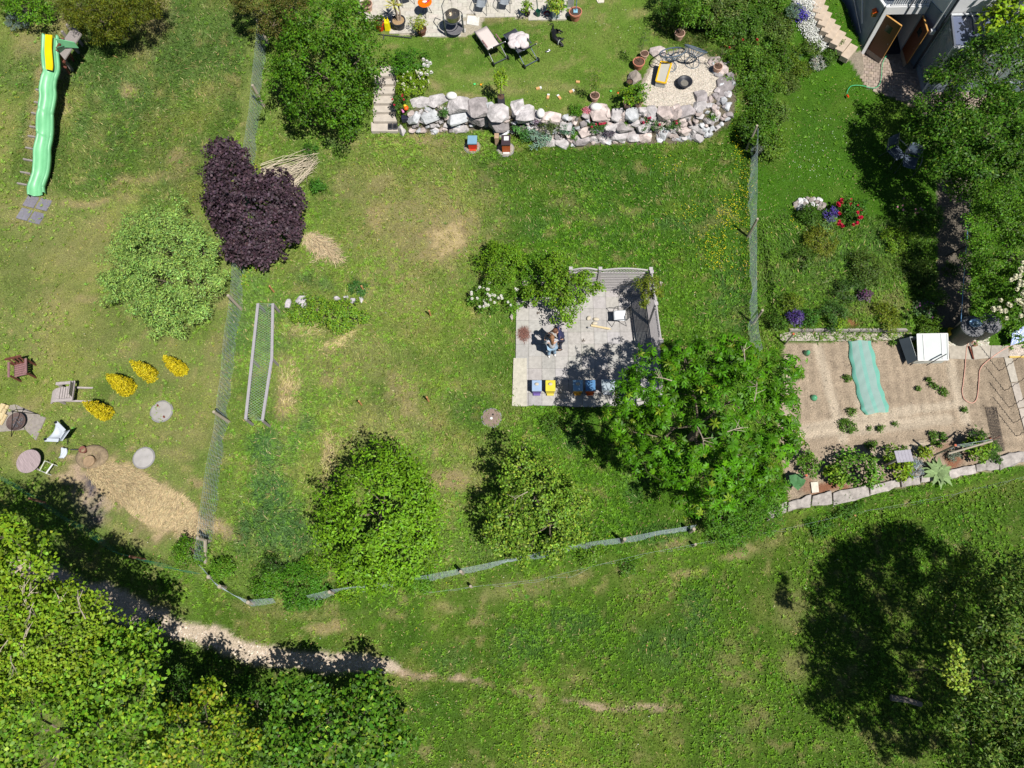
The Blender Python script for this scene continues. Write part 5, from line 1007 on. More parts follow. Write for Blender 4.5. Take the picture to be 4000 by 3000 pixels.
# ---------------------------------------------------------------- slide
gs = G(165, 500); sl_ = thing("slide", "long wavy green slide with a yellow top panel in the left garden", "playground slide", gs)
cp = [(222,152,2.0),(208,185,1.95),(205,250,1.7),(213,300,1.55),(186,335,1.4),(193,400,1.22),(180,470,1.05),(178,540,.88),(163,600,.72),(170,670,.55),(150,725,.38),(160,770,.3)]
cpw = []
cl2 = [(213,150),(212,185),(207,240),(204,285),(193,325),(196,380),(192,430),(182,480),(181,530),(170,575),(172,630),(170,670),(158,700),(143,730),(150,755)]
cl2 = [(205,148),(203,185),(203,220),(207,280),(198,316),(193,350),(194,385),(187,430),(183,460),(182,520),(181,545),(172,588),(171,633),(166,678),(156,710),(148,737),(150,765)]
N_ = len(cl2)
for i, (x, y) in enumerate(cl2):
    t = i/(N_-1); base = G(x+12, y+22*(1-t)); h = 1.35*(1-t)**1.1+.1
    p = WA(x, y, 0); z = base.z+h
    cpw.append(WA(x, y, z))
fine = []
for i in range(N_-1):
    p0_, p1_, p2_, p3_ = cpw[max(i-1, 0)], cpw[i], cpw[i+1], cpw[min(i+2, N_-1)]
    for k in range(5):
        t = k/5; fine.append(.5*((2*p1_)+(p2_-p0_)*t+(2*p0_-5*p1_+4*p2_-p3_)*t*t+(3*p1_-p0_-3*p2_+p3_)*t**3))
fine.append(cpw[-1])
prof = [(a_*1.17, b_) for a_, b_ in [(-.30,.02),(-.29,.19),(-.25,.2),(-.22,.14),(-.17,.02),(-.02,-.015),(0,.0),(.02,-.015),(.17,.02),(.22,.14),(.25,.2),(.29,.19),(.30,.02)]]
mb = MB(); rows_ = []
for i, p in enumerate(fine):
    d = (fine[min(i+1, len(fine)-1)]-fine[max(i-1, 0)]).normalized(); s_ = d.cross(Vector((0, 0, 1))).normalized(); rows_.append([p+s_*u+Vector((0, 0, v)) for u, v in prof])
mb.add([q for r in rows_ for q in r], [(i*13+j, i*13+j+1, (i+1)*13+j+1, (i+1)*13+j) for i in range(len(rows_)-1) for j in range(12)])
SLG = mt("slide_green", (122, 200, 144), .4, .1, 2, col2=(138, 212, 158)); mb.build("trough", SLG, sl_, world=True, smooth=True, solid=.02, clean=False)
mb = MB(); rows2 = [[p+Vector((0, 0, .23))+((fine[min(k+1, 75)]-fine[max(k-1, 0)]).normalized().cross(Vector((0, 0, 1))).normalized())*u for u in (-.15, -.12, .12, .15)] for k, p in list(enumerate(fine))[1:17]]
mb.add([q for r in rows2 for q in r], [(i*4+j, i*4+j+1, (i+1)*4+j+1, (i+1)*4+j) for i in range(len(rows2)-1) for j in range(3)])
mb.build("hood", mt("slide_yellow", (255, 214, 0), .4, .05, 3), sl_, world=True, solid=.04, clean=False)
gp = G(275, 205); zp = gp.z+1.25
mb = MB(); dk = [WA(222, 195, zp), WA(252, 232, zp), WA(318, 132, zp), WA(285, 102, zp)]; mb.prism([(p.x, p.y) for p in dk], zp-.05, zp); mb.build("deck", WOODG, sl_, world=True)
mb = MB(); a, b = WA(215, 150, zp+.6), WA(290, 165, zp+.3); c_, d_ = WA(228, 190, zp+.5), WA(240, 222, zp+.1)
mb.add([a, b, b-Vector((0, 0, .3)), a-Vector((0, 0, .45))], [(0, 1, 2, 3)]); mb.build("side_panel", SLG, sl_, world=True, solid=.03)
mb = MB(); mb.add([WA(222,185,zp+.45), WA(272,172,zp+.05), WA(246,218,zp-.3), WA(226,205,zp-.1)], [(0,1,2,3)]); mb.build("side_panel", mt("slide_shade_green", (96,160,124), .5, .05, 3), sl_, world=True, solid=.03)
for q0, q1, w_ in (((245,150,zp+.3),(288,240,.3),.08),((222,195,zp+.2),(272,290,.3),.08),((247,245,zp-.4),(275,205,zp-.2),.07),((240,258,zp-.5),(260,265,zp-.6),.06),((222,190,zp+.3),(243,155,zp+.35),.07)):
    mb = MB(); a = WA(*q0); b = WA(q1[0], q1[1], q1[2] if q1[2] > .5 else float(G(q1[0], q1[1]).z)); mb.bar(a, b, w_); mb.build("ladder_rail" if w_ > .075 else "rung", WOODB if w_ < .09 else WOODG, sl_, world=True)
for x, y in ((240,205),(262,240),(300,140),(285,170)):
    g = G(x+24, y+38); mb = MB(); mb.bar(g, Vector((g.x, g.y, zp-.05)), .09); mb.build("post", WOODG, sl_, world=True)
ordn = ["lowest","second","third","fourth","fifth","sixth","seventh","eighth","topmost"]
st = [(90,722),(102,678),(113,628),(122,583),(132,537),(138,500),(145,447),(156,405),(162,356)]
for i, (x, y) in enumerate(st):
    g = G(x, y); a = ang(x, y, 10, 2); o = MB(); o.box((0, 0, .03), (.46, .07, .12)); o = o.build("step_board", WOODG, None, bevel=.01); o.location = g; o.rotation_euler = (0, 0, a); tag(o, ordn[i]+" wooden step board in the slope beside the slide", "step board", "step boards beside the slide")

# ---------------------------------------------------------------- garden furniture
def at_px(name, label, cat, x, y, dx, dy, group=None, dz=0.): g = G(x, y); g.z += dz; return thing(name, label, cat, g, ang(x, y, dx, dy), group)
# wooden armchair (faces +x)
r_ = at_px("armchair", "small red-brown slatted armchair on the left lawn", "chair", 112, 1458, .1, 10)
RB = mt("red_brown_wood", (150, 112, 112), .75, .25, 14, .2)
for k in range(6): mb = MB(); mb.box((-.2+k*.095, 0, .42), (.075, .58, .025)); 
mb = MB(); [mb.box((-.22+k*.09, 0, .42), (.07, .5, .025)) for k in range(6)]; mb.build("seat", RB, r_)
for k in (-1, 1):
    mb = MB(); mb.box((.02, k*.32, .64), (.62, .08, .03)); mb.build("armrest", RB, r_)
    for u in (-.27, .27): mb = MB(); mb.box((u, k*.29, .3), (.06, .05, .6)); mb.build("leg", WOODB, r_)
mb = MB(); mb.box((-.3, 0, .88), (.05, .58, .08), ry=-.2); [mb.box((-.28, v, .65), (.02, .06, .45), ry=-.2) for v in (-.2, -.07, .07, .2)]; mb.box((-.26, 0, .44), (.04, .5, .06)); mb.build("backrest", WOODB, r_)
# slatted deck lounger (faces +x: footrest)
r_ = at_px("deck_chair", "weathered grey slatted deck chair with curved footrest", "deck chair", 284, 1548, -10, .8)
SG = mt("silver_teak", (184, 174, 172), .8, .18, 14, .2)
mb = MB(); [mb.box((-.22+k*.085, 0, .3+.03*k*.4), (.068, .52, .022), ry=-.12) for k in range(6)]; mb.build("seat", SG, r_)
mb = MB(); [mb.box((.3+k*.078, 0, .36-.02*k-.01*k*k*.6), (.07, .5-.0*k, .022), ry=.12*k*.5) for k in range(7)]; mb.build("footrest", SG, r_)
for k in (-1, 1):
    mb = MB(); mb.box((-.02, k*.34, .55), (.72, .11, .03)); mb.build("armrest", SG, r_)
    mb = MB(); mb.bar((.25, k*.28, 0), (.25, k*.3, .54), .06); mb.build("leg", SG, r_)
    mb = MB(); mb.bar((-.75, k*.27, .0), (.1, k*.27, .28), .06); mb.build("leg", SG, r_)
mb = MB(); [mb.box((-.38, v, .66), (.02, .07, .6), ry=-.28) for v in np.linspace(-.22, .22, 6)]; mb.box((-.36, 0, .55), (.05, .74, .05)); mb.build("backrest", SG, r_)
# folding camping chair
g = G(240, 1712); r_ = thing("camping_chair", "light grey folding camping chair with black cup holders", "camping chair", g); GF = mt("light_grey_fabric", (206, 214, 224), .8, .05, 12); zs = g.z
A_, B_, C_, D_ = WA(218,1650,zs+.62), WA(177,1717,zs+.62), WA(232,1722,zs+.5), WA(256,1684,zs+.5)
mb = MB(); mb.grid(lambda u, v: (A_.lerp(B_, v)).lerp(D_.lerp(C_, v), u)-Vector((0, 0, .2*math.sin(math.pi*v)*(.4+.6*math.sin(math.pi*min(1, u+.2))))), 8, 8); mb.build("seat", GF, r_, world=True, smooth=True, solid=.015)
mb = MB(); E1, E2 = WA(262,1680,zs+.95), WA(232,1722,zs+.95); mb.grid(lambda u, v: D_.lerp(C_, v).lerp(E1.lerp(E2, v)-Vector((-.1,.0,0)), u), 3, 4); mb.build("backrest", GF, r_, world=True, smooth=True, solid=.015)
for a, b in ((A_, D_), (B_, C_)):
    mb = MB(); d = (b-a).normalized(); mb.box((a+b)/2+Vector((0, 0, .03)), ((b-a).length*1.1, .13, .03), math.atan2(d.y, d.x)); o = mb.build("armrest", GF, r_, world=True, bevel=.01)
    c = a.lerp(b, .05)+Vector((0, 0, .05)); mb = MB(); mb.cyl(c, .05, .012, 14); mb.build("cup_holder", BLACK, r_, world=True)
for a, b in ((A_, C_), (B_, D_), (A_, B_), (C_, D_)):
    mb = MB(); mb.tube([Vector((a.x, a.y, zs)), Vector((b.x, b.y, b.z-.05))], .014, 6); mb.build("leg", BLACK, r_, world=True)
g = G(250, 1775); mb = MB(); q0, q1, q2, q3 = WA(240,1748,.25+g.z), WA(262,1752,.15+g.z), WA(248,1790,.04+g.z), WA(227,1789,.04+g.z)
mb.grid(lambda u, v: q0.lerp(q1, v).lerp(q3.lerp(q2, v), u)+Vector((.05*math.sin(u*3), 0, .03*math.sin(v*9+u*5))), 8, 8); topmesh(mb, "cloth", GF, "light grey cloth bag dropped in the grass beside the camping chair", "bag", g, smooth=True, solid=.04)
# round table & white frame
r_ = at_px("garden_table", "round weathered wooden table in the lower left garden", "table", 141, 1812, 10, -7)
mb = MB(); mb.lathe([(.43, .4), (.44, .415), (.43, .435), (.01, .436)], (0, 0, 0), 36)
o = mb.build("tabletop", mt("plank_top", (176, 158, 160), .8, .35, 5, .4, stretch=(.6, 12, 1)), r_); o.rotation_euler = (0, 0, 1.55)
for a in (.6, 2.7, 4.7): mb = MB(); mb.bar((math.cos(a)*.3, math.sin(a)*.3, 0), (math.cos(a)*.15, math.sin(a)*.15, .4), .05); mb.build("leg", WOODG, r_)
g = G(195, 1830); r_ = thing("metal_rack", "small white metal frame stool sticking out beside the round table", "stool", g)
pp = [WA(175,1800,g.z+.3), WA(206,1813,g.z+.3), WA(180,1849,g.z+.3), WA(155,1838,g.z+.3)]
mb = MB(); mb.tube(pp, .016, 6, closed=True); mb.build("frame", WHITE, r_, world=True)
mb = MB(); mb.bar(pp[1], pp[2], .05, .02); mb.build("cross_bar", WHITE, r_, world=True)
for p in pp: mb = MB(); mb.tube([Vector((p.x, p.y, g.z)), p], .014, 6); mb.build("leg", WHITE, r_, world=True)
# fire bowl, tripod, firewood
g = G(82, 1655); r_ = thing("fire_bowl", "round dark fire bowl full of ash on the concrete paving", "fire bowl", g)
mb = MB(); mb.lathe([(.2, .08), (.33, .22), (.35, .3), (.33, .3), (.3, .24), (.12, .17), (.01, .17)], (0, 0, 0), 28); mb.build("bowl", mt("burnt_iron", (104, 86, 82), .85, .3, 16, .3), r_, smooth=True)
mb = MB(); 
for _ in range(40): a = rng.random()*6.3; r = rng.random()**.5*.24; mb.box((math.cos(a)*r, math.sin(a)*r, .2+.02*rng.random()), (.07, .03, .02), rng.random()*3)
mb.build("ash", mt("ash_grey", (104, 102, 106), .95, .45, 12), r_)["kind"] = "stuff"
for a in (0.5, 2.6, 4.7): mb = MB(); mb.bar((math.cos(a)*.22, math.sin(a)*.22, 0), (math.cos(a)*.2, math.sin(a)*.2, .12), .03); mb.build("leg", DARKM, r_)
g = G(70, 1660); r_ = thing("grill_tripod", "thin black tripod standing over the fire bowl", "tripod", g); ap = WA(10, 1612, g.z+1.3); ap = WA(50, 1607, g.z+1.1)
for x, y in ((62,1600),(44,1706),(150,1617)): mb = MB(); mb.tube([G(x, y), ap], .013, 6); mb.build("leg", DARKM, r_, world=True)
mb = MB(); mb.ell(ap, (.045, .045, .03)); mb.build("joint", DARKM, r_, world=True)
for i in range(9):
    x, y = 8+(i % 3)*10-4*(i//3), 1600+(i//3)*18+(i % 3)*3; g = G(x, y); mb = MB(); mb.box((0, 0, .1+.07*(i % 2)), (.42, .1, .08), rng.normal(1.35, .1), rx=.1*rng.normal()); o = mb.build("firewood_log", PALE if False else WOODP, None, bevel=.01); o.location = g
    tag(o, ["rearmost left","rearmost middle","rearmost right","second-row left","second-row middle","second-row right","front left","front middle","front right"][i]+" split log of the firewood heap at the left edge", "firewood", "split logs beside the fire bowl")
# straw-covered stump with pot, hay
def straw(name, label, clus, L, rgb, cat="straw", h=.2, wd=.008):
    P_, D_ = [], []; 
    for cx, cy, rx, ry, rot, n, dr in clus:
        t = rng.random(n)*6.3; r = rng.random(n)**.5; u = r*np.cos(t)*rx; v = r*np.sin(t)*ry; c, s = math.cos(R_(rot)), math.sin(R_(rot)); px = cx+u*c-v*s; py = cy+u*s+v*c
        g0 = G(cx, cy); vv = np.stack([px-2000, -(py-1500), np.full(n, -F)], 1) @ ROT.T; tt = (g0.z-CH)/vv[:, 2]; x, y = vv[:, 0]*tt, vv[:, 1]*tt
        z = hz(x, y)+rng.random(n)*h*(1-r*.8); a = rng.normal(R_(dr), .5, n) if dr is not None else rng.random(n)*6.3
        P_.append(np.stack([x, y, z], 1)); D_.append(np.stack([np.cos(a), np.sin(a), rng.normal(0, .12, n)], 1))
    p = np.concatenate(P_); d = np.concatenate(D_); n = len(p); nn = np.tile([0, 0, 1.], (n, 1))+rng.normal(0, .3, (n, 3))
    o = leafmesh(p, d, nn, L*(.5+rng.random(n)), wd*(.7+.8*rng.random(n)), jitter_cols(A(*rgb), n, .22, .05), name, PEBBLE, None); return tag(o, label, cat, kind="stuff")
straw("hay", "dried hay spread over the burnt lawn patch in the lower left garden", [(500,1900,150,70,22,9000,-30),(620,1990,150,75,18,9000,60),(420,1860,90,50,20,2500,-20),(740,2060,60,40,0,1200,None)], .22, (206, 184, 142), "hay", .12, .012)
straw("straw_heap", "pile of cut straw on the right side of the purple bush", [(1240,950,66,34,32,2600,-40),(1290,985,50,16,35,700,-40),(1260,1005,60,8,-20,120,25)], .38, (216, 194, 156), "straw", .2, .014)
straw("straw", "loose yellow straw stalks scattered in the left meadow", [(1330,1330,55,10,-35,160,35),(1290,1350,80,25,-10,200,30),(1130,1500,45,90,5,350,80),(1290,1780,30,100,8,220,100),(1190,1290,70,30,0,200,30)], .26, (224, 204, 150), "straw", .05, .009)
straw("root_litter", "reddish-brown heap of dry twigs on the patio's left edge", [(2046,1308,26,34,0,2600,None)], .12, (150, 108, 96), "twigs", .16, .008)
# brushwood heap
mb = MB(); 
for k in range(70):
    t = rng.random(); x0, y0 = 1015+rng.normal(0, 14), 650+90*t+rng.normal(0, 6); x1, y1 = 1205+rng.normal(0, 25), 605+45*t+rng.normal(0, 12)+(130*t if k % 3 == 0 else 0)-(40 if k % 3 == 0 else 0)
    if k % 3 == 0: x0, y0 = 1120+rng.normal(0, 14), 740+rng.normal(0, 25); x1, y1 = 1230+rng.normal(0, 12), 630+rng.normal(0, 25)
    a = G(x0, y0, .12+.3*rng.random()); b = G(x1, y1, .05+.25*rng.random()); m_ = a.lerp(b, .5)+Vector((rng.normal(0, .12), rng.normal(0, .12), .1*rng.random())); r = rng.uniform(.01, .03); mb.tube([a, a.lerp(m_, .5)+Vector((0,rng.normal(0,.04),0)), m_, b], r, 4, r1=r*.4)
    for _ in range(2): q = a.lerp(b, rng.random()); mb.tube([q, q+Vector((rng.normal(0, .25), rng.normal(0, .2), .15*rng.random()))], r*.4, 3, r1=r*.2)
topmesh(mb, "brushwood", mt("dry_branch", (206, 192, 168), .85, .22, 16), "heap of dry pale branches behind the purple bush", "brushwood", G(1130, 670), kind="stuff", clean=False)
g = G(360, 1790); r_ = thing("stump_pit", "round pit edge with straw, bark and a half-burnt log beside the hay", "fire pit", g)
mb = MB(); mb.lathe([(.62, -.05), (.6, .06), (.48, .14), (.36, .12), (.3, .04), (.0, .03)], (.0, .05, 0), 26, 1., .75); mb.build("rim", mt("straw_soil", (150, 132, 106), .95, .3, 14, .8), r_, smooth=True)
mb = MB(); mb.lathe([(.2, 0), (.21, .2), (.19, .22), (.02, .21)], (.02, -.15, 0), 18); mb.build("stump", mt("cut_wood", (168, 142, 112), .85, .2, 12), r_)
g = G(336, 1762); r_ = thing("fire_shovel", "rusty cup-shaped ladle with a steel handle lying at the fire pit", "ladle", g)
mb = MB(); mb.lathe([(.1, 0), (.13, .2), (.12, .2), (.09, .03), (.01, .03)], (0, 0, .05), 16); mb.build("cup", mt("rusty_cup", (132,84,72), .8, .2, 14), r_, smooth=True); mb = MB(); mb.tube([(-.1, .0, .18), (-.52, .03, .1)], .02, 6); mb.build("handle", STEEL, r_)

# stone steps by the wall
st_ = thing("stone_steps", "flight of seven pale concrete steps beside the round tree", "steps", G(1510, 512))
stp = [(1548,270,1485),(1550,306,1468),(1550,341,1460),(1550,378,1458),(1548,415,1455),(1552,452,1457),(1555,490,1452),(1555,512,1452)]
stp = [(270,298,1485,1550),(304,329,1462,1552),(338,366,1455,1545),(375,404,1458,1548),(413,438,1455,1548),(450,475,1458,1552),(487,513,1450,1555)]
for i, (yt_, yb_, xl, xr_) in enumerate(stp):
    z = 1.1-.157*i; P4 = [WA(xl, yb_, z), WA(xr_, yb_, z), WA(xr_, yt_-12, z), WA(xl, yt_-12, z)]; mb = MB(); mb.prism([(p.x, p.y) for p in P4], z-.3, z+.02); mb.build("step", mt("step_stone", (204, 194, 182), .9, .12, 5, .3), st_, world=True, bevel=.012)

# ---------------------------------------------------------------- patio: trellis, hives, chair, people
TRW = mt("trellis_wood", (196, 190, 190), .85, .16, 12, .2, stretch=(1, 6, 6)); DW = mt("dark_wood", (92, 84, 80), .85, .25, 12)
def trellis(name, label, pa, pb, n, h=1.8, lattice=.35, wave=True):
    a, b = G(*pa), G(*pb); a.z = b.z = 0; root = thing(name, label, "trellis", a); d = (b-a).normalized()
    segs = n if isinstance(n, (list, tuple)) else [i/n for i in range(n+1)]
    for t in segs: p = a.lerp(b, t); mb = MB(); mb.box(p+Vector((0, 0, h/2)), (.09, .09, h), math.atan2(d.y, d.x)); mb.box(p+Vector((0, 0, h+.01)), (.13, .13, .03), math.atan2(d.y, d.x)); mb.build("post", TRW, root, world=True)
    for t0, t1 in zip(segs[:-1], segs[1:]):
        q0 = a.lerp(b, t0)+d*.05; q1 = a.lerp(b, t1)-d*.05; L = (q1-q0).length; mb = MB(); hb = h-lattice
        for k in range(11): z = .12+k*(hb-.15)/10; mb.bar(q0+Vector((0, 0, z)), q1+Vector((0, 0, z)), .022, .066)
        top = lambda u: h-.04+(.14*math.sin(math.pi*u)-.07 if wave else 0)
        mb.tube([q0+(q1-q0)*u+Vector((0, 0, top(u))) for u in np.linspace(0, 1, 10)], .03, 6); mb.bar(q0+Vector((0, 0, hb+.04)), q1+Vector((0, 0, hb+.04)), .04, .04)
        for k in range(int(L/.11)):
            u = k*.11/L
            for sg in (1, -1):
                u2 = u+sg*.3/L; 
                if 0 <= u2 <= 1: mb.bar(q0+(q1-q0)*u+Vector((0, 0, hb+.04)), q0+(q1-q0)*u2+Vector((0, 0, top(u2))), .014)
        mb.build("lattice_panel", TRW, root, world=True, clean=False)
    return root
trellis("trellis", "pale wooden privacy trellis with wavy top along the patio's upper edge", (2222,1137), (2516,1139), [0, .37, 1.])
trellis("trellis", "slatted wooden trellis along the right side of the patio", (2519,1150), (2553,1405), [0, .47, 1.], lattice=.3, wave=False)
def under(px, py, h):
    z = 0.
    for _ in range(14): p = W(px, py, z+h); z = .4*z+.6*float(hz(p[0], p[1]))
    return Vector((p[0], p[1], z))
def hive(x, y, body, lid, label, w_=.36, d_=.42, h=.34, front=(0, -1), top=None, rz=0, name="beehive", h0=.06):
    g = under(x, y, h+h0); 
    if 2010 < x < 2600 and y > 1100: g.z = .05
    r_ = thing(name, label, "beehive", g, rz, "beehives"); bm_ = mt("hive_%d%d%d" % body, body, .6, .08, 8)
    mb = MB(); mb.box((0, 0, h0+h*.5-.02), (w_*.88, d_*.88, h-.04)); mb.build("body", bm_, r_, bevel=.005)
    mb = MB(); mb.box((0, 0, h0+h), (w_, d_, .07)); mb.build("lid", mt("lid_%d%d%d" % lid, lid, .5, .08, 6), r_, bevel=.008)
    mb = MB(); mb.box((0, -d_*.5-.02, h0+.02), (w_*.7, .08, .02)); mb.build("landing_board", bm_ if top != "w" else WHITE, r_)
    mb = MB(); mb.box((0, 0, h0*.5), (w_*.8, d_*.8, h0)); mb.build("floor", DW, r_)
    if top:
        if top == "s": mb = MB(); mb.ell((0, .05, h0+h+.06), (.08, .06, .035)); mb.build("top_stone", mt("beige_stone", (206,196,176), .9, .12, 12), r_, smooth=True)
        if top in "w": mb = MB(); mb.box((.02, .05, h0+h+.055), (.2, .2, .04)); mb.build("roof_tile", WHITE, r_, bevel=.005)
    return r_
hive(2097,1509,(120,100,170),(166,190,220),"beehive with pale blue lid and violet front, leftmost on the patio edge", top="s")
hive(2150,1509,(226,206,80),(236,216,70),"all-yellow beehive on the patio edge", top="s")
hive(2257,1508,(236,176,60),(156,198,226),"beehive with light blue lid and yellow-orange front under the tree's shadow", top="s")
hive(2306,1508,(222,104,40),(90,140,190),"beehive with darker blue lid and orange-red front next to the big tree")
hive(2376,1506,(190,196,204),(176,190,200),"pale grey beehive half hidden by the big tree", w_=.5)
hive(1845,547,(222,66,40),(134,176,200),"red beehive with blue lid on a round stone below the boulder wall", w_=.4, d_=.42, h=.38, h0=.05, top=None)
hive(1976,548,(196,96,44),(70,56,62),"brown beehive with dark lid and white tile below the boulder wall", w_=.38, d_=.5, h=.5, top="w")
g = under(1940,533,.45); o = MB(); o.box((0, 0, .23), (.17, .24, .46)); o.box((0, 0, .48), (.19, .26, .04)); o = o.build("hive_box", mt("beige_box", (190,160,132), .8, .2, 10), None, bevel=.005); o.location = g; tag(o, "small tall beige wooden box beside the brown beehive", "wooden box")
# metal garden chair
MESHM = mt("chair_mesh", (60, 64, 68), .5, .1, 40, alpha=.55)
def metal_chair(name, label, loc, rz, seat_mat, back_mat=None, frame=STEEL, grp=None):
    r_ = thing(name, label, "chair", loc, rz, grp)
    mb = MB(); mb.grid(lambda u, v: ((u-.5)*.44, (v-.5)*.44*(1-.1*u), .44+.02*math.cos(v*6)-.015), 5, 5); mb.build("seat", seat_mat, r_, solid=.012, smooth=True)
    mb = MB(); mb.grid(lambda u, v: (-.22-.14*u-.05*math.cos((v-.5)*2.6), (v-.5)*.46, .46+.42*u), 5, 6); mb.build("backrest", back_mat or seat_mat, r_, solid=.012, smooth=True)
    for s in (-1, 1):
        mb = MB(); mb.tube([(.26, s*.27, 0), (.18, s*.27, .62), (.05, s*.28, .67), (-.26, s*.26, .66)], .013, 6); mb.build("arm_frame", frame, r_)
        mb = MB(); mb.tube([(-.3, s*.24, 0), (-.18, s*.22, .44), (-.38, s*.22, .9)], .013, 6); mb.build("leg", frame, r_)
    return r_
g = under(2420, 1235, .44); g.z = .055; metal_chair("metal_chair", "metal mesh chair with a bright white cushion on the patio", g, math.pi, mt("white_cushion", (240,244,248), .7, .03, 8), MESHM)
for x, y, rx, ry, a, lb in ((2299,1247,.1,.075,.9,"left round flat stone on the patio"),(2328,1251,.12,.07,-.1,"right round flat stone on the patio"),(2323,1267,.11,.07,.1,"lower round flat stone beside the wooden stake")):
    mb = MB(); g = G(x, y); g.z = .05; mb.ell((0, 0, .05), (rx, ry, .05), 18, 8); o = mb.build("round_stone", mt("cream_stone", (216,204,182), .8, .08, 8), None, smooth=True); o.location = g; o.rotation_euler = (0, 0, a); tag(o, lb, "stone", "round flat stones on the patio")
a, b = G(2308, 1275), G(2377, 1288); a.z = b.z = .09; mb = MB(); d = (b-a).normalized(); mb.bar(a, b, .07, .05); mb.add([b-Vector((0,0,.02)), b+d*.12, b+Vector((-d.y*.035, d.x*.035, .02)), b-Vector((-d.y*.035, d.x*.035, -.02))], [(0,1,2),(0,3,1),(2,1,3)]); topmesh(mb, "wooden_stake", WOODP, "pale pointed wooden stake lying on the patio", "stake", a)
a = G(2296, 1283); mb = MB(); mb.tube([(0, 0, .07), (.12, 0, .07)], .02, 8); mb.cyl((-.02, 0, .05), .035, .06, 10); o = mb.build("small_tool", STEEL, None); o.location = a; tag(o, "tiny metal tool beside the pointed stake", "tool")
for x, y, lb in ((2103,1225,"dark dried plant rosette near the patio's left column"),(2056,1200,"small withered plant at the top left of the patio"),(2278,1333,"brown dried star-shaped tuft in the middle of the patio")):
    g = G(x, y); g.z = .055; mb = MB()
    for k in range(7): t = k*.9+rng.normal(0, .2); mb.bar((0, 0, .012), (math.cos(t)*.08, math.sin(t)*.08, .014+.01*rng.random()), .014)
    o = mb.build("dried_tuft", mt("dry_brown", (96,84,74), .9, .2, 20), None, clean=False); o.location = g; tag(o, lb, "dried plant")

def skin(name, nodes, edges, mat, parent, sub=1, root=0):
    """nodes: list of (x,y,z,r)"""
    me = bpy.data.meshes.new(name); me.from_pydata([n[:3] for n in nodes], edges, []); o = link(bpy.data.objects.new(name, me), parent)
    o.modifiers.new("skin", 'SKIN'); me.skin_vertices[0]
    for i, n in enumerate(nodes):
        sv = me.skin_vertices[0].data[i]; r = n[3]; sv.radius = r if isinstance(r, tuple) else (r, r); sv.use_root = (i == root)
    md = o.modifiers.new("sub", 'SUBSURF'); md.levels = md.render_levels = sub
    me.materials.append(mat)
    for p in me.polygons: p.use_smooth = True
    o.modifiers["skin"].use_smooth_shade = True
    return o
SKINM = mt("skin", (226, 178, 150), .55, .06, 6); HAIRM = mt("brown_hair", (112, 76, 56), .6, .3, 30, .3, stretch=(8, 8, 1)); HAIRL = mt("auburn_hair", (150, 108, 76), .6, .3, 30, .3, stretch=(8, 8, 1))
def hand(nodes, edges, wi, wrist, fwd, side, up_):
    """palm + 4 fingers + thumb"""
    f, s, u = Vector(fwd).normalized(), Vector(side).normalized(), Vector(up_).normalized(); w0 = Vector(wrist)
    nodes.append((*(w0+f*.06), (.035, .016))); pi_ = len(nodes)-1; edges.append((wi, pi_))
    for k in range(4):
        L = (.07, .08, .075, .06)[k]; b = w0+f*.085+s*(.03-.02*k); nodes.append((*b, .009)); nodes.append((*(b+f*L*.55-u*.012), .0085)); nodes.append((*(b+f*L*.85-u*.035), .007)); n = len(nodes); edges += [(pi_, n-3), (n-3, n-2), (n-2, n-1)]
    b = w0+f*.03+s*.04; nodes.append((*b, .01)); nodes.append((*(b+f*.04+s*.02-u*.01), .0085)); n = len(nodes); edges += [(pi_, n-2), (n-2, n-1)]
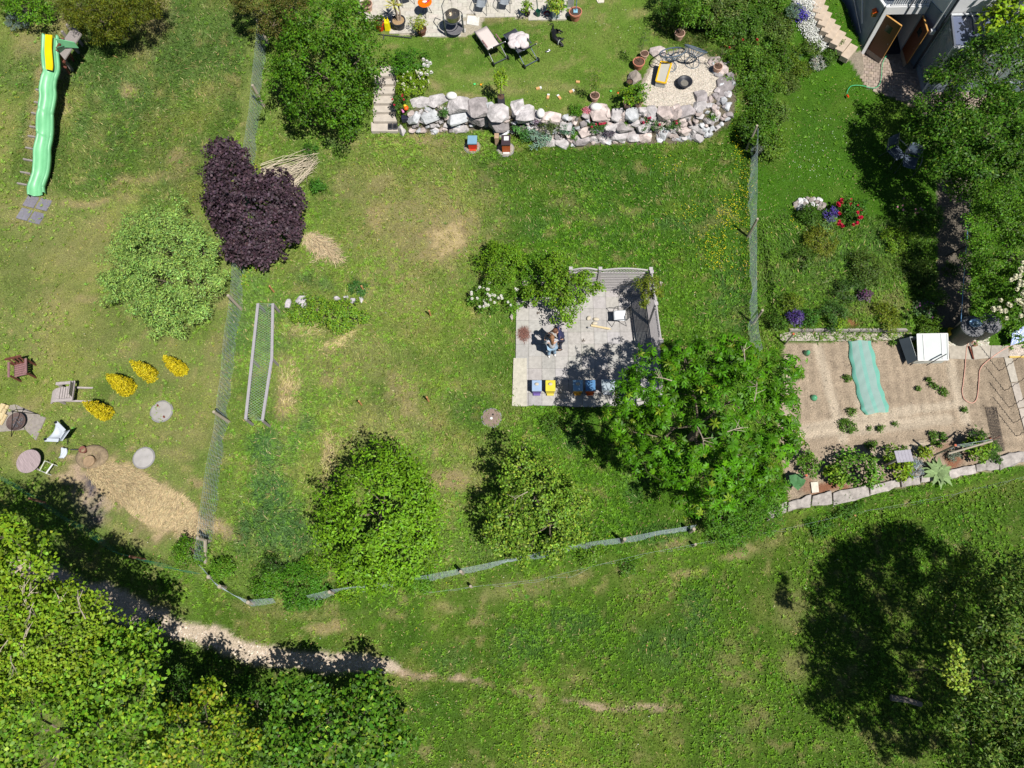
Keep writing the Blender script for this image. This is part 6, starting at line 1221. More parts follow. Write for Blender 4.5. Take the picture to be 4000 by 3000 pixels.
def person(name, label, loc, rz, P_, top_mat, leg_mat, hair, shoe, long_hair=False, arms=None, bend=0.):
    """local frame: facing +x"""
    r_ = thing(name, label, "person", loc, rz); J = P_
    nd = [(*J['pelvis'], .1), (*J['waist'], .09), (*J['chest'], .11), (*J['neck'], .05), (*J['head'], .075), (*(Vector(J['head'])+Vector((.015, 0, .07))), .06)]
    ed = [(0, 1), (1, 2), (2, 3), (3, 4), (4, 5)]
    for sd_ in ('l', 'r'):
        sgn = 1 if sd_ == 'l' else -1; n = len(nd)
        nd += [(*J['sh'+sd_], .05), (*J['el'+sd_], .04), (*J['wr'+sd_], .026)]; ed += [(2, n), (n, n+1), (n+1, n+2)]
        f = Vector(J['wr'+sd_])-Vector(J['el'+sd_]); hand(nd, ed, n+2, J['wr'+sd_], f, Vector((0, 0, 1)) if abs(f.z) < .3 else Vector((0, -sgn, 0)), Vector((0, sgn, 0)))
        n = len(nd); nd += [(*J['hip'+sd_], .085), (*J['kn'+sd_], .055), (*J['an'+sd_], .04), (*(Vector(J['an'+sd_])+Vector((.12, 0, -.05))), .035)]; ed += [(0, n), (n, n+1), (n+1, n+2), (n+2, n+3)]
    skin("body", nd, ed, SKINM, r_)
    V = lambda k: Vector(J[k])
    ex = lambda p, dz: (*(V(p)+Vector((0, 0, dz))),)
    tn = [(*ex('pelvis', .04), (.13, .17)), (*J['waist'], (.12, .15)), (*J['chest'], (.13, .17)), (*(V('chest').lerp(V('neck'), .6)), .085)]; te = [(0, 1), (1, 2), (2, 3)]
    for sd_ in ('l', 'r'):
        n = len(tn); tn += [(*J['sh'+sd_], .072), (*(V('sh'+sd_).lerp(V('el'+sd_), .9)), .056), (*(V('el'+sd_).lerp(V('wr'+sd_), .5)), .045)]; te += [(2, n), (n, n+1)]
        te.append((n+1, n+2))
    skin("top", tn, te, top_mat, r_, root=2)
    ln = [(*J['pelvis'], (.125, .16))]; le = []
    for sd_ in ('l', 'r'): n = len(ln); ln += [(*J['hip'+sd_], .1), (*J['kn'+sd_], .07), (*ex('an'+sd_, .05), .06)]; le += [(0, n), (n, n+1), (n+1, n+2)]
    skin("trousers", ln, le, leg_mat, r_)
    for sd_ in ('l', 'r'): mb = MB(); a = V('an'+sd_); mb.ell(a+Vector((.06, 0, -.045)), (.14, .05, .045)); mb.build("shoe", shoe, r_, smooth=True)
    h = V('head'); mb = MB(); mb.ell(h+Vector((-.02, 0, .05)), (.108, .092, .112), 16, 10)
    mb.build("hair", hair, r_, smooth=True)
    if long_hair: mb = MB(); mb.tube([h+Vector((-.06, 0, .08)), h+Vector((-.115, 0, -.02)), h+Vector((-.15, .01, -.16)), h+Vector((-.15, 0, -.3))], .075, 10, r1=.04); mb.build("long_hair", hair, r_, smooth=True)
    mb = MB(); mb.ell(h+Vector((.092, 0, .0)), (.02, .012, .022)); mb.build("nose", SKINM, r_, smooth=True)
    for s in (-1, 1):
        mb = MB(); mb.ell(h+Vector((.078, s*.032, .025)), (.01, .012, .008)); mb.build("eye", BLACK, r_, smooth=True)
        mb = MB(); mb.ell(h+Vector((0, s*.085, .0)), (.02, .012, .03)); mb.build("ear", SKINM, r_, smooth=True)
    mb = MB(); mb.box(h+Vector((.082, 0, -.04)), (.008, .045, .01)); mb.build("mouth", mt("lips", (190,110,100), .5), r_)
    return r_
g = G(2155, 1391); g.z = .055
person("person", "person with long light-brown hair, pale grey top and light blue jeans, seen from behind", g, R_(100),
  dict(pelvis=(0,0,.86), waist=(0,0,1.02), chest=(.02,0,1.24), neck=(.05,0,1.4), head=(.09,0,1.51), shl=(.02,.165,1.34), shr=(.02,-.165,1.34), ell=(.08,.26,1.1), elr=(.1,-.25,1.1), wrl=(.28,.22,1.08), wrr=(.3,-.1,1.12), hipl=(0,.09,.82), hipr=(0,-.09,.82), knl=(.02,.1,.45), knr=(.03,-.1,.45), anl=(-.02,.11,.09), anr=(.0,-.12,.09)),
  mt("grey_top", (206,206,212), .9, .1, 14), mt("light_jeans", (160,190,216), .85, .12, 14), HAIRL, WHITE, True)
g = G(2184, 1359); g.z = .055
mp_ = person("person", "person in a navy jumper bending over a black camera, short dark brown hair", g, R_(186),
  dict(pelvis=(-.05,0,.9), waist=(-.04,0,1.07), chest=(.03,0,1.32), neck=(.12,0,1.47), head=(.21,0,1.55), shl=(.04,.19,1.42), shr=(.04,-.19,1.42), ell=(.14,.27,1.18), elr=(.14,-.27,1.18), wrl=(.36,.12,1.22), wrr=(.36,-.12,1.22), hipl=(-.05,.1,.86), hipr=(-.05,-.1,.86), knl=(.0,.11,.47), knr=(0,-.11,.47), anl=(-.04,.12,.09), anr=(-.04,-.12,.09)),
  mt("navy_jumper", (50,54,92), .9, .15, 14), mt("dark_trousers", (60,64,84), .85, .12, 14), HAIRM, BLACK)
o = MB(); o.box((0, 0, 0), (.09, .15, .11)); o.lathe([(.04, 0), (.045, .07), (.035, .075)], (0, 0, 0), 16); o = o.build("camera_body", BLACK, None, bevel=.01)
o.name = "photo_camera"; o.location = Vector((g.x-.46, g.y-.03, g.z+1.25)); tag(o, "small black camera held by the person in navy", "camera")

# ---------------------------------------------------------------- raised lawn: loungers, dog, terrace things
def pw(px, py, h=0.): return under(px, py, h)
def lounger(name, label, x, y, dx, dy, fab, frame, cushion=None, arms=None):
    g = pw(x, y, .35); r_ = thing(name, label, "sun lounger", g, ang(x, y, dx, dy), "wheeled sun loungers")
    mb = MB(); mb.grid(lambda u, v: (-.95+1.25*u, (v-.5)*.58, .36-.015*math.sin(v*3.14)), 6, 4); mb.build("seat", fab, r_, solid=.015, smooth=True)
    mb = MB(); mb.grid(lambda u, v: (.31+.42*u, (v-.5)*.58, .37+.55*u), 5, 4); mb.build("backrest", fab if cushion is None else cushion, r_, solid=.02, smooth=True)
    for s in (-1, 1):
        mb = MB(); mb.tube([(-.95, s*.3, .35), (.3, s*.3, .36)], .02, 6); mb.build("side_rail", frame, r_)
        mb = MB(); mb.tube([(.28, s*.31, .36), (.75, s*.31, .92)], .018, 6); mb.build("side_rail", frame, r_)
        mb = MB(); mb.tube([(-.75, s*.29, .34), (-.78, s*.29, 0)], .018, 6); mb.build("leg", frame, r_)
        mb = MB(); mb.tube([(.25, s*.3, .36), (.8, s*.32, .1)], .02, 6); mb.build("leg", frame, r_)
        mb = MB(); mb.lathe([(.1, -.02), (.11, 0), (.1, .02)], (0, 0, 0), 18); o = mb.build("wheel", BLACK, r_); o.location = (.82, s*.35, .11); o.rotation_euler = (math.pi/2, 0, 0)
        mb = MB(); mb.box((.08, s*.33, .57), (.45, .05, .03)); mb.build("armrest", arms or RB, r_)
        mb = MB(); mb.bar((-.05, s*.32, .36), (-.02, s*.33, .56), .03); mb.build("arm_post", frame, r_)
    mb = MB(); mb.tube([(.82, -.35, .11), (.82, .35, .11)], .02, 6); mb.build("axle", frame, r_)
    return r_
BT = mt("beige_textile", (226, 212, 206), .8, .04, 30); DT = mt("charcoal_textile", (78, 80, 90), .75, .08, 30)
lounger("sun_lounger", "wheeled sun lounger with pale beige fabric and red-brown armrests", 1918, 170, 75, 104, BT, STEEL, mt("grey_textile", (120,118,126), .8, .06, 30))
lounger("sun_lounger", "charcoal wheeled sun lounger half covered by a crumpled cushion", 2035, 180, 72, 88, DT, mt("slate_frame", (110,124,140), .4, .1, 8, metal=.4), None, DT)
g = pw(2022, 152, .55); mb = MB()
PU = mt("puffy_cushion", (226, 216, 216), .9, .05, 6)
for k, (dx, dy, r, z) in enumerate(((-.1,.08,.3,.5),(.12,.16,.28,.5),(-.12,-.2,.3,.5),(.16,-.06,.26,.58),(.3,.12,.2,.5),(.28,-.28,.2,.5),(0,0,.3,.45))):
    mb.ell((dx, dy, z), (r, r*.95, .14), 18, 10)
o = mb.build("floor_cushion", PU, None, smooth=True, clean=False); o.location = g; md = o.modifiers.new("r", 'REMESH'); md.mode = 'VOXEL'; md.voxel_size = .022; md.use_smooth_shade = True
tx = bpy.data.textures.new("puff", 'CLOUDS'); tx.noise_scale = .14; md = o.modifiers.new("d", 'DISPLACE'); md.texture = tx; md.strength = .07
tag(o, "big puffy off-white cushion crumpled on the charcoal lounger", "cushion")
# dog on its side
zd = 1.1+.1; g = WA(2172, 140, 1.1); r_ = thing("dog", "black dog lying on its side in the lawn", "dog", g); FUR = mt("black_fur", (26, 26, 30), .45, .4, 30, .3)
dn = [(2164,122,zd+.03,.1),(2160,136,zd+.04,.11),(2166,150,zd+.05,.125),(2176,160,zd+.05,.12),(2184,165,zd+.02,.08),(2190,169,zd,.078),(2196,175,zd-.01,.05),(2202,181,zd-.03,.032),
      (2159,112,zd,.04),(2163,102,zd,.022),(2160,93,zd,.018),(2153,91,zd,.016),(2147,95,zd,.012),
      (2178,120,zd,.06),(2186,117,zd-.03,.035),(2192,122,zd-.06,.022),(2200,126,zd-.07,.024),(2176,126,zd-.04,.05),(2184,128,zd-.07,.03),(2193,131,zd-.08,.024),
      (2182,148,zd+.02,.05),(2190,148,zd-.02,.03),(2197,151,zd-.04,.024),(2205,150,zd-.05,.026),(2180,156,zd-.04,.045),(2192,156,zd-.07,.026),(2200,157,zd-.08,.024)]
nd = [(*(WA(a, b, c)-g), r) for a, b, c, r in dn]
skin("body", nd, [(0,1),(1,2),(2,3),(3,4),(4,5),(5,6),(6,7),(0,8),(8,9),(9,10),(10,11),(11,12),(0,13),(13,14),(14,15),(15,16),(0,17),(17,18),(18,19),(3,20),(20,21),(21,22),(22,23),(3,24),(24,25),(25,26)], FUR, r_, sub=2, root=1)
c = WA(2184,165,zd+.02)-g; mb = MB(); d = (WA(2190,169,zd)-WA(2176,160,zd+.05)).normalized(); u = Vector((-d.y, d.x, 0)); mb.tube([c+u*math.cos(t)*.095+Vector((0, 0, 1))*math.sin(t)*.095 for t in np.linspace(0, 6.28, 17)[:-1]], .016, 6, closed=True); mb.build("collar", mt("pale_collar", (190,200,190), .5), r_)
for x, y in ((2188,164),(2192,178)): mb = MB(); mb.ell(WA(x, y, zd+.03)-g, (.05, .03, .02)); mb.build("ear", FUR, r_, smooth=True)
g = G(2141, 201); r_ = thing("sandal", "single grey sandal with white strap in the lawn below the dog", "sandal", g, R_(20)); mb = MB(); mb.ell((0, 0, .03), (.14, .05, .02), 16, 6); mb.build("sole", STEEL, r_, smooth=True); mb = MB(); mb.ell((.05, 0, .06), (.04, .055, .03), 12, 6); mb.build("strap", WHITE, r_, smooth=True)
for x, y, a, lb in ((2104,347,.3,"wooden block with white end, leftmost of five on the lawn"),(2141,380,1.4,"wooden block with white end standing steeply above the egg lamp"),(2184,382,2.1,"wooden block with white end, tilted left, near the front of the lawn"),(2232,359,.5,"white-ended wooden block nearest the small potted olive"),(2260,323,-.2,"wooden block without visible white end, highest of the five")):
    g = G(x, y); r_ = thing("game_block", lb, "wooden block", g, a, "wooden blocks on the lawn"); mb = MB(); mb.box((-.03, 0, .035), (.16, .1, .06)); mb.build("block", mt("block_wood", (226,176,118), .7, .12, 14), r_)
    if y != 323: mb = MB(); mb.box((.09, 0, .035), (.075, .102, .062)); mb.build("white_end", WHITE, r_)
for x, y, c_, lb in ((1854,329,(90,230,130),"small green plastic disc in the lawn"),(1879,331,(246,170,40),"small orange plastic disc in the lawn"),(2386,356,(90,220,90),"bright green toy cap lying by the potted shrubs"),(2415,364,(246,120,50),"orange toy cap lying by the potted shrubs")):
    mb = MB(); mb.lathe([(.045, 0), (.05, .02), (.03, .03)], (0, 0, 0), 16); o = mb.build("toy_disc", mt("toy%d" % x, c_, .4, .03), None); o.location = G(x, y, .03); tag(o, lb, "disc")
# grill
g = pw(1775, 112, .25); r_ = thing("swing_grill", "steel kettle grill hanging between grey posts above a fire dish", "grill", g); GP = mt("grey_iron", (108,114,116), .5, .15, 10, metal=.3)
mb = MB(); mb.lathe([(.1, .16), (.36, .24), (.38, .28), (.35, .27), (.1, .2), (.01, .2)], (0, 0, 0), 32); mb.build("fire_dish", mt("dish_grey", (122,120,124), .5, .12, 10), r_, smooth=True)
mb = MB(); mb.lathe([(.12, 0), (.12, .16)], (0, 0, 0), 16); mb.build("base", DARKM, r_)
for s in (-1, 1): mb = MB(); mb.box((s*.38, -.15 if s < 0 else .05, .45), (.07, .07, .9)); mb.build("post", GP, r_)
mb = MB(); mb.tube([(.42*math.cos(t), .42*math.sin(t), .88) for t in np.linspace(0, 6.28, 33)[:-1]], .018, 6, closed=True); mb.build("ring", STEEL, r_)
mb = MB(); mb.lathe([(.27, .78), (.3, .8), (.31, 1.02), (.3, 1.02), (.28, .84), (.01, .84)], (0, .02, 0), 32); mb.build("kettle", mt("brushed_steel", (206,196,180), .3, .12, 14, metal=.9, stretch=(1, 1, 8)), r_, smooth=False)
mb = MB()
for k in range(15): v = -.26+k*.037; hw = math.sqrt(.29**2-v*v); mb.bar((v, -hw+.02, 1.0), (v, hw+.02, 1.0), .012)
mb.build("grate", STEEL, r_, clean=False)
mb = MB(); mb.tube([(-.38, -.1, .9), (-.42, .1, 1.35), (-.25, .25, 1.6), (0, .1, 1.62)], .022, 6); mb.build("arm", STEEL, r_); mb = MB(); mb.tube([(0, .1, 1.62), (0, .05, 1.05)], .006, 4); mb.build("chain", STEEL, r_)
# orange table
g = pw(1659, 8, .7); r_ = thing("bistro_table", "round bright orange table with papers on the terrace", "table", g)
mb = MB(); mb.lathe([(.3, .68), (.31, .7), (.3, .71), (.01, .71)], (0, 0, 0), 32); mb.build("tabletop", mt("orange_lacquer", (255,120,0), .35, .04), r_)
for k in range(3): t = k*2.1+.4; mb = MB(); mb.tube([(math.cos(t)*.05, math.sin(t)*.05, .68), (math.cos(t)*.25, math.sin(t)*.25, 0)], .014, 6); mb.build("leg", DARKM, r_)
mb = MB(); mb.ell((0, 0, .73), (.11, .07, .02), 14, 6); o = mb.build("napkin", WHITE, None, smooth=True); o.location = g; tag(o, "crumpled white napkin on the orange table", "napkin")
mb = MB(); mb.bar((.03, -.1, .725), (.2, .08, .725), .05, .02); o = mb.build("fly_swatter", mt("magenta", (200,40,90), .5), None); o.location = g; tag(o, "magenta-red brush lying on the orange table", "brush")
def pot(name, label, x, y, rt, h, mat, leaf=None, lh=.5, lr=.3, L=.1, wd=.04, rb=None, cat="potted plant", square=False, sapling=False, saucer=None, dens=1., soilm=None, grp="potted plants"):
    g = pw(x, y, h); r_ = thing(name, label, cat, g, 0, grp); rb = rb or rt*.7
    mb = MB()
    if square: mb.box((0, 0, h*.5), (rt*1.8, rt*1.8, h), rz=.1)
    else: mb.lathe([(rb, 0), (rt*.96, h*.82), (rt*1.06, h*.83), (rt*1.06, h), (rt*.93, h), (rt*.9, h*.86), (.01, h*.85)], (0, 0, 0), 24)
    mb.build("pot", mat, r_, smooth=False)
    mb = MB(); mb.lathe([(rt*.88, h*.86), (rt*.86, h*.93), (.01, h*.95)], (0, 0, .0 if not square else h*.09), 20); mb.build("soil", soilm or SOIL, r_)
    if saucer: mb = MB(); mb.lathe([(rb*1.3, 0), (rb*1.5, .05), (rb*1.3, .02)], (0, 0, 0), 24); mb.build("saucer", saucer, r_)
    if leaf:
        c0 = np.array(g)+np.array([0, 0, h])
        if sapling:
            mb = MB(); tp = Vector((rng.normal(0, .08), rng.normal(0, .08), h+lh)); mb.tube([(0, 0, h*.8), tp*.6+Vector((0, 0, h*.4)), tp], .015, 5, r1=.005)
            for k in range(8): t = .35+.65*rng.random(); b = Vector((tp.x*t, tp.y*t, h+lh*t)); mb.tube([b, b+Vector((rng.normal(0, lr*.6), rng.normal(0, lr*.6), .12))], .007, 4, r1=.003)
            mb.build("stem", BARK, r_, clean=False)
            lb_ = [(c0+np.array([tp.x*t, tp.y*t, lh*t]), lr*s, lr*s) for t, s in ((.5, .6), (.8, .8), (1., .7))]
            foliage(r_, lb_, A(*leaf), cr=.1, lpc=6, L=L, wd=wd, name="foliage", drop=.45, dens=dens, lai=.9*dens)
        else: foliage(r_, [(c0+np.array([0, 0, lh*.4]), lr, lh*.6)], A(*leaf), cr=max(.07, lr*.3), lpc=12, L=L, wd=wd, name="foliage", drop=.1, zmin=-.2, colr2=A(min(255, leaf[0]+50), min(255, leaf[1]+30), leaf[2]), f2=.2)
    return r_
pot("potted_herb", "low herb in a pale terracotta pot at the terrace's left end", 1432, 14, .24, .36, TERRAP, (112,140,80), .15, .15, .05, .025)
pot("potted_herb", "dark leafy plant in a bright red pot beside the yellow bag", 1480, 88, .2, .38, mt("red_pot", (226,70,40), .4, .05), (80,112,50), .3, .22, .09, .05)
pot("yucca", "yellow-striped yucca in a large black pot", 1555, 78, .3, .42, mt("black_pot", (50,52,62), .45, .1), None, soilm=mt("bark_mulch", (176,146,108), .95, .35, 40, .6), saucer=mt("brown_saucer", (120,104,96), .6))
yr = bpy.data.objects["yucca"]; g = Vector(yr.location); mb = MB(); mb.tube([(0, 0, .35), (.0, .03, .7), (-.05, .05, 1.15)], .06, 8, r1=.045); mb.tube([(.08, 0, .35), (.14, .05, .8), (.1, .15, 1.6)], .045, 8, r1=.035); mb.build("trunk", mt("yucca_bark", (176,156,140), .9, .25, 14), yr)
for tipx, tipy, tz, lb_ in ((-.05, .05, 1.15, 0), (.1, .15, 1.6, 1)):
    n = 46; a = rng.random(n)*6.3; el = rng.uniform(-.3, 1.2, n); d = np.stack([np.cos(a)*np.cos(el), np.sin(a)*np.cos(el), np.sin(el)], 1)
    leafmesh(np.tile([g.x+tipx, g.y+tipy, g.z+tz], (n, 1)), d, np.stack([-np.cos(a)*np.sin(el), -np.sin(a)*np.sin(el), np.cos(el)], 1), .42*(.7+.5*rng.random(n)), .045, jitter_cols(A(226,222,110), n, .2, .06), "leaf_rosette", LEAF, yr)
pot("potted_shrub", "round yellow-green variegated shrub in a brown pot", 1645, 112, .22, .3, mt("brown_pot", (120,76,60), .7), (160,172,70), .6, .4, .08, .045)
pot("potted_sapling", "small leafy plant in a black pot at the terrace edge", 2060, 50, .12, .16, BLACK, (150,176,70), .5, .22, .13, .06, sapling=True, dens=1.6)
pot("terracotta_planter", "large empty-looking terracotta pot with a blue shovel", 2248, 44, .27, .4, TERRA, None, cat="planter")
g = Vector(bpy.data.objects["terracotta_planter"].location); r_ = thing("shovel", "light blue toy shovel standing in the big terracotta pot", "shovel", g+Vector((0, 0, .4))); mb = MB(); mb.box((0, -.02, .03), (.18, .2, .03)); mb.build("blade", mt("pale_blue", (150,200,220), .4), r_); mb = MB(); mb.tube([(.02, 0, .04), (.03, .06, .7)], .018, 6); mb.build("handle", mt("grey_blue", (110,150,190), .4), r_)
r_ = thing("watering_can", "dark green watering can with upright handle on the terrace", "watering can", pw(2101, 48, .2)); GC2 = mt("dark_green", (24,84,66), .4, .08); mb = MB(); mb.lathe([(.1, 0), (.11, .28), (.1, .3), (.085, .28), (.02, .06)], (0, 0, 0), 20); mb.build("body", GC2, r_); mb = MB(); mb.tube([(0, .08, .1), (-.03, .18, .4), (-.05, .25, .62)], .02, 6); mb.build("spout", GC2, r_); mb = MB(); mb.lathe([(.02, 0), (.05, .03)], (-.05, .25, .62), 12); mb.build("rose", mt("teal", (40,120,120), .4), r_)
r_ = thing("tool_bucket", "small dark red bowl in the shadow by the white box", "bowl", G(2137, 58)); mb = MB(); mb.lathe([(.1, 0), (.14, .1), (.13, .1), (.09, .02), (.01, .02)], (0, 0, 0), 18); mb.build("bowl", mt("dark_red", (130,36,44), .4), r_)
pot("box_planter", "tall white box planter with a leafy shrub at the right end of the terrace", 2172, 30, .17, .5, mt("white_box", (226,232,240), .5, .05), (150,176,80), .35, .35, .14, .07, square=True, dens=1.4)
g = G(2243, 50); mb = MB(); mb.box((0, 0, .55), (.28, .05, 1.1), ry=0, rx=.25); o = mb.build("white_board", WHITE, None, bevel=.01); o.location = G(2228, 40); tag(o, "tall white board leaning behind the big terracotta pot", "board")
for x, y, lb in ((1880,12,"grey metal mesh chair on the terrace, left of two"),(1972,2,"grey metal mesh chair on the terrace, right of two")): metal_chair("terrace_chair", lb, pw(x, y, .44), R_(-100), mt("grey_mesh", (160,168,176), .5, .1, 30, alpha=.8), None, grp="metal chairs on the terrace")
metal_chair("terrace_chair", "grey metal mesh chair mostly above the photo's top edge by the orange table", pw(1585, -22, .44), R_(-70), mt("grey_mesh", (160,168,176)), None, grp="metal chairs on the terrace")
g = pw(1511, 92, .3); r_ = thing("bag", "bright yellow carrier bag between the red pot and the yucca", "bag", g); YB = mt("yellow_bag", (250,236,20), .45, .12, 8); mb = MB(); mb.box((0, 0, .22), (.26, .3, .44), taper=.75); mb.build("bag_body", YB, r_, bevel=.03)
for s in (-1, 1): mb = MB(); mb.tube([(s*.06, -.08, .43), (s*.07, -.04, .55), (s*.07, .05, .55), (s*.06, .09, .43)], .014, 6); mb.build("handle", YB, r_)
g = pw(1528, 60, .3); mb = MB(); mb.box((0, 0, .28), (.32, .06, .5), rz=-.7, rx=.6); o = mb.build("slate_panel", mt("slate_blue", (84,96,116), .5, .08), None, bevel=.01); o.location = g; tag(o, "dark blue-grey panel leaning behind the yellow bag", "panel")
g = G(1545, 146); mb = MB(); a, b = G(1478, 138), G(1609, 152); mb.tube([a+Vector((0, 0, .06)), b+Vector((0, 0, .06))], .02, 6); mb.tube([G(1500, 143)+Vector((0, 0, .06)), G(1499, 156)+Vector((0, 0, .03))], .022, 6); topmesh(mb, "parasol_pole", mt("grey_pole", (76,80,84), .4, .1), "thin grey pole lying on the lawn below the yucca", "pole", g)
r_ = thing("storage_tray", "black two-compartment tray on the lowest stone step", "tray", WA(1535, 497, .16)); mb = MB(); [mb.box((s*.11, 0, .04), (.2, .3, .08), rz=.06) for s in (-1, 1)]; mb.build("tray", mt("dark_tray", (64,64,72), .5, .15), r_, bevel=.02)
for s in (-1, 1): mb = MB(); mb.box((s*.11, -.02, .083), (.12, .18, .01), rz=.06); mb.build("inset", BLACK, r_)
g = pw(1580, 455, .25); mb = MB(); mb.box((0, 0, .12), (.28, .22, .24), rz=.1); o = mb.build("dark_crate", mt("navy_box", (44,44,66), .5), None, bevel=.01); o.location = g; tag(o, "dark crate under the orange toy at the wall corner", "crate")
g = pw(1589, 434, .4); r_ = thing("toy", "orange and yellow plastic toy at the wall corner", "toy", g); mb = MB(); mb.ell((0, 0, .4), (.11, .11, .09), 12, 6); mb.build("shell", mt("toy_orange", (250,100,20), .4), r_); mb = MB(); mb.ell((-.03, .04, .48), (.07, .05, .06), 10, 6); mb.build("top", mt("toy_yellow", (255,220,60), .4), r_)
g = pw(1571, 426, .4); mb = MB(); mb.tube([(0, 0, .38), (.05, -.12, .32)], .045, 10); o = mb.build("toy_bottle", mt("toy_pink", (226,130,190), .4), None); o.location = g; tag(o, "pink toy bottle left of the orange toy", "bottle")
pot("potted_sapling", "tall yellow-green sapling in a square black pot on the boulders", 1957, 378, .16, .36, mt("anthracite_pot", (60,60,68), .5, .08), (160,186,60), 1.1, .28, .16, .05, square=True, sapling=True, dens=2.2)
pot("potted_sapling", "thin olive sapling in a pale terracotta pot behind the egg lamp", 2324, 372, .19, .28, TERRAP, (140,160,80), 1.3, .3, .1, .025, sapling=True, dens=.8)
pot("potted_shrub", "leafy lemon shrub in the left one of two pale pots by the wall", 2453, 398, .18, .3, TERRAP, (126,166,44), .8, .36, .12, .055)
pot("potted_shrub", "darker leafy shrub in the right one of two pale pots by the wall", 2496, 394, .18, .3, TERRAP, (104,150,50), .8, .34, .12, .055)
pot("potted_sapling", "thin dark sapling in a wide terracotta pot near the wax melter", 2496, 240, .24, .34, TERRA, (96,122,70), 1.4, .3, .1, .03, sapling=True, dens=.7)
pot("terracotta_pot", "overturned empty terracotta pot behind the wide one", 2518, 208, .17, .3, TERRAP, None, cat="flower pot", grp=None)
pot("potted_sapling", "conifer-like shrub in a pink-rimmed pot under the hedge", 2656, 128, .21, .32, TERRAP, (110,150,52), 1.5, .55, .1, .04, sapling=True, dens=2.6)
pot("potted_sapling", "bare stem in a pale pot on the boulder corner", 2806, 258, .18, .34, TERRAP, (110,130,80), .8, .15, .06, .02, sapling=True, dens=.5)
pot("black_bucket", "black pot with a thin stick on the brown boulder", 2460, 318, .14, .25, BLACK, None, cat="bucket", grp=None)
r_ = thing("fire_bowl", "round black fire bowl with grey bottom on the white gravel", "fire bowl", pw(2675, 320, .2)); mb = MB(); mb.lathe([(.14, 0), (.2, .08), (.3, .2), (.32, .24), (.29, .23), (.2, .16), (.17, .12), (.01, .12)], (0, 0, 0), 28); mb.build("bowl", mt("black_iron", (52,54,62), .5, .15), r_, smooth=True); mb = MB(); mb.cyl((0, 0, .115), .16, .02, 20); mb.build("ash", mt("ash_bowl", (128,124,116), .9, .2, 20), r_)
# solar wax melter
g = G(2580, 330); r_ = thing("wax_melter", "glass-topped box with a bright yellow frame on the gravel", "solar box", g); c4 = [WA(2562,317,1.4), WA(2600,325,1.4), WA(2623,248,1.55), WA(2582,240,1.55)]
mb = MB()
for a, b in zip(c4, c4[1:]+c4[:1]): mb.bar(a, b, .06, .05)
mb.build("frame", mt("frame_yellow", (250,196,20), .5, .05), r_, world=True)
mb = MB(); mb.add([p-Vector((0, 0, .01)) for p in c4], [(0, 1, 2, 3)]); mb.build("glass_cover", mt("frosted_glass", (196,192,180), .25, .06, 5), r_, world=True, solid=.01)
mb = MB(); mb.prism([(p.x, p.y) for p in c4], 1.12, [p.z-.03 for p in c4]); mb.build("box", mt("box_grey", (200,200,196), .7), r_, world=True)
# round wire chairs
WC = mt("blue_grey_iron", (112,128,144), .45, .12, 8, metal=.3)
def wire_chair(x, y, bx, by, R, label, tilt, az):
    g = pw(bx, by, .15); r_ = thing("wire_chair", label, "wire chair", g, az, "round wire chairs"); c = Vector((0, 0, .78)); ax = Matrix.Rotation(tilt, 3, 'Y')
    mb = MB(); mb.tube([c+ax @ Vector((R*math.cos(t), R*math.sin(t), 0)) for t in np.linspace(0, 6.28, 33)[:-1]], .03, 6, closed=True); mb.build("rim", WC, r_)
    mb = MB(); 
    for k in range(6): t = k*math.pi/6; mb.tube([c+ax @ Vector((R*math.cos(t)*s, R*math.sin(t)*s, -.34*(1-s*s))) for s in np.linspace(-1, 1, 9)], .014, 4)
    for s in (.35, .68): mb.tube([c+ax @ Vector((R*s*math.cos(t), R*s*math.sin(t), -.34*(1-s*s))) for t in np.linspace(0, 6.28, 21)[:-1]], .009, 4, closed=True)
    mb.build("basket", WC, r_, clean=False)
    mb = MB(); mb.tube([(.3*math.cos(t), .3*math.sin(t), .02) for t in np.linspace(0, 6.28, 21)[:-1]], .016, 5, closed=True); mb.build("base_ring", WC, r_)
    for k in range(4): t = k*1.57+.5; mb = MB(); mb.tube([(.3*math.cos(t), .3*math.sin(t), .02), (.15*math.cos(t), .15*math.sin(t), .45)], .014, 5); mb.build("leg", WC, r_)
wire_chair(0, 0, 2616, 250, .52, "round blue-grey wire basket chair behind the yellow-framed box", .5, 1.9)
wire_chair(0, 0, 2706, 236, .48, "round blue-grey wire basket chair nearest the hedge", .7, 1.1)

# ---------------------------------------------------------------- house corner, top right
hs = thing("house", "corner of a white house with open basement doorway and balcony at the top right", "house", (15.2, 25, 0))
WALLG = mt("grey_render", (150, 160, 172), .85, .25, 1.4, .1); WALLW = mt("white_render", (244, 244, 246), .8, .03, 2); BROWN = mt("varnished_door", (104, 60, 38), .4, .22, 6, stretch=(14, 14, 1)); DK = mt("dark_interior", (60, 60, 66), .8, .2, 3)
def hp(name, poly, z0, z1, mat, par=None, **k): mb = MB(); mb.prism(poly, z0, z1); return mb.build(name, mat, par or hs, world=True, **k)
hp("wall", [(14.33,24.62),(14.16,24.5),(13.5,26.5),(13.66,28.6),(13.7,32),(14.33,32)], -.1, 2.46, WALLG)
hp("door_frame", [(14.2,24.42),(14.36,24.42),(14.36,24.6),(14.2,24.48)], 0, 2.5, WALLW)
hp("roof_edge", [(14.12,24.46),(14.2,24.52),(13.56,26.5),(13.72,28.6),(13.76,32),(13.6,32),(13.56,28.6),(13.42,26.5)], 2.46, 2.52, WALLW)
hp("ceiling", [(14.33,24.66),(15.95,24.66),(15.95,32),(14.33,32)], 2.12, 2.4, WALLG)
hp("back_wall", [(14.33,27.4),(15.95,27.4),(15.95,27.5),(14.33,27.5)], 0, 2.1, DK)
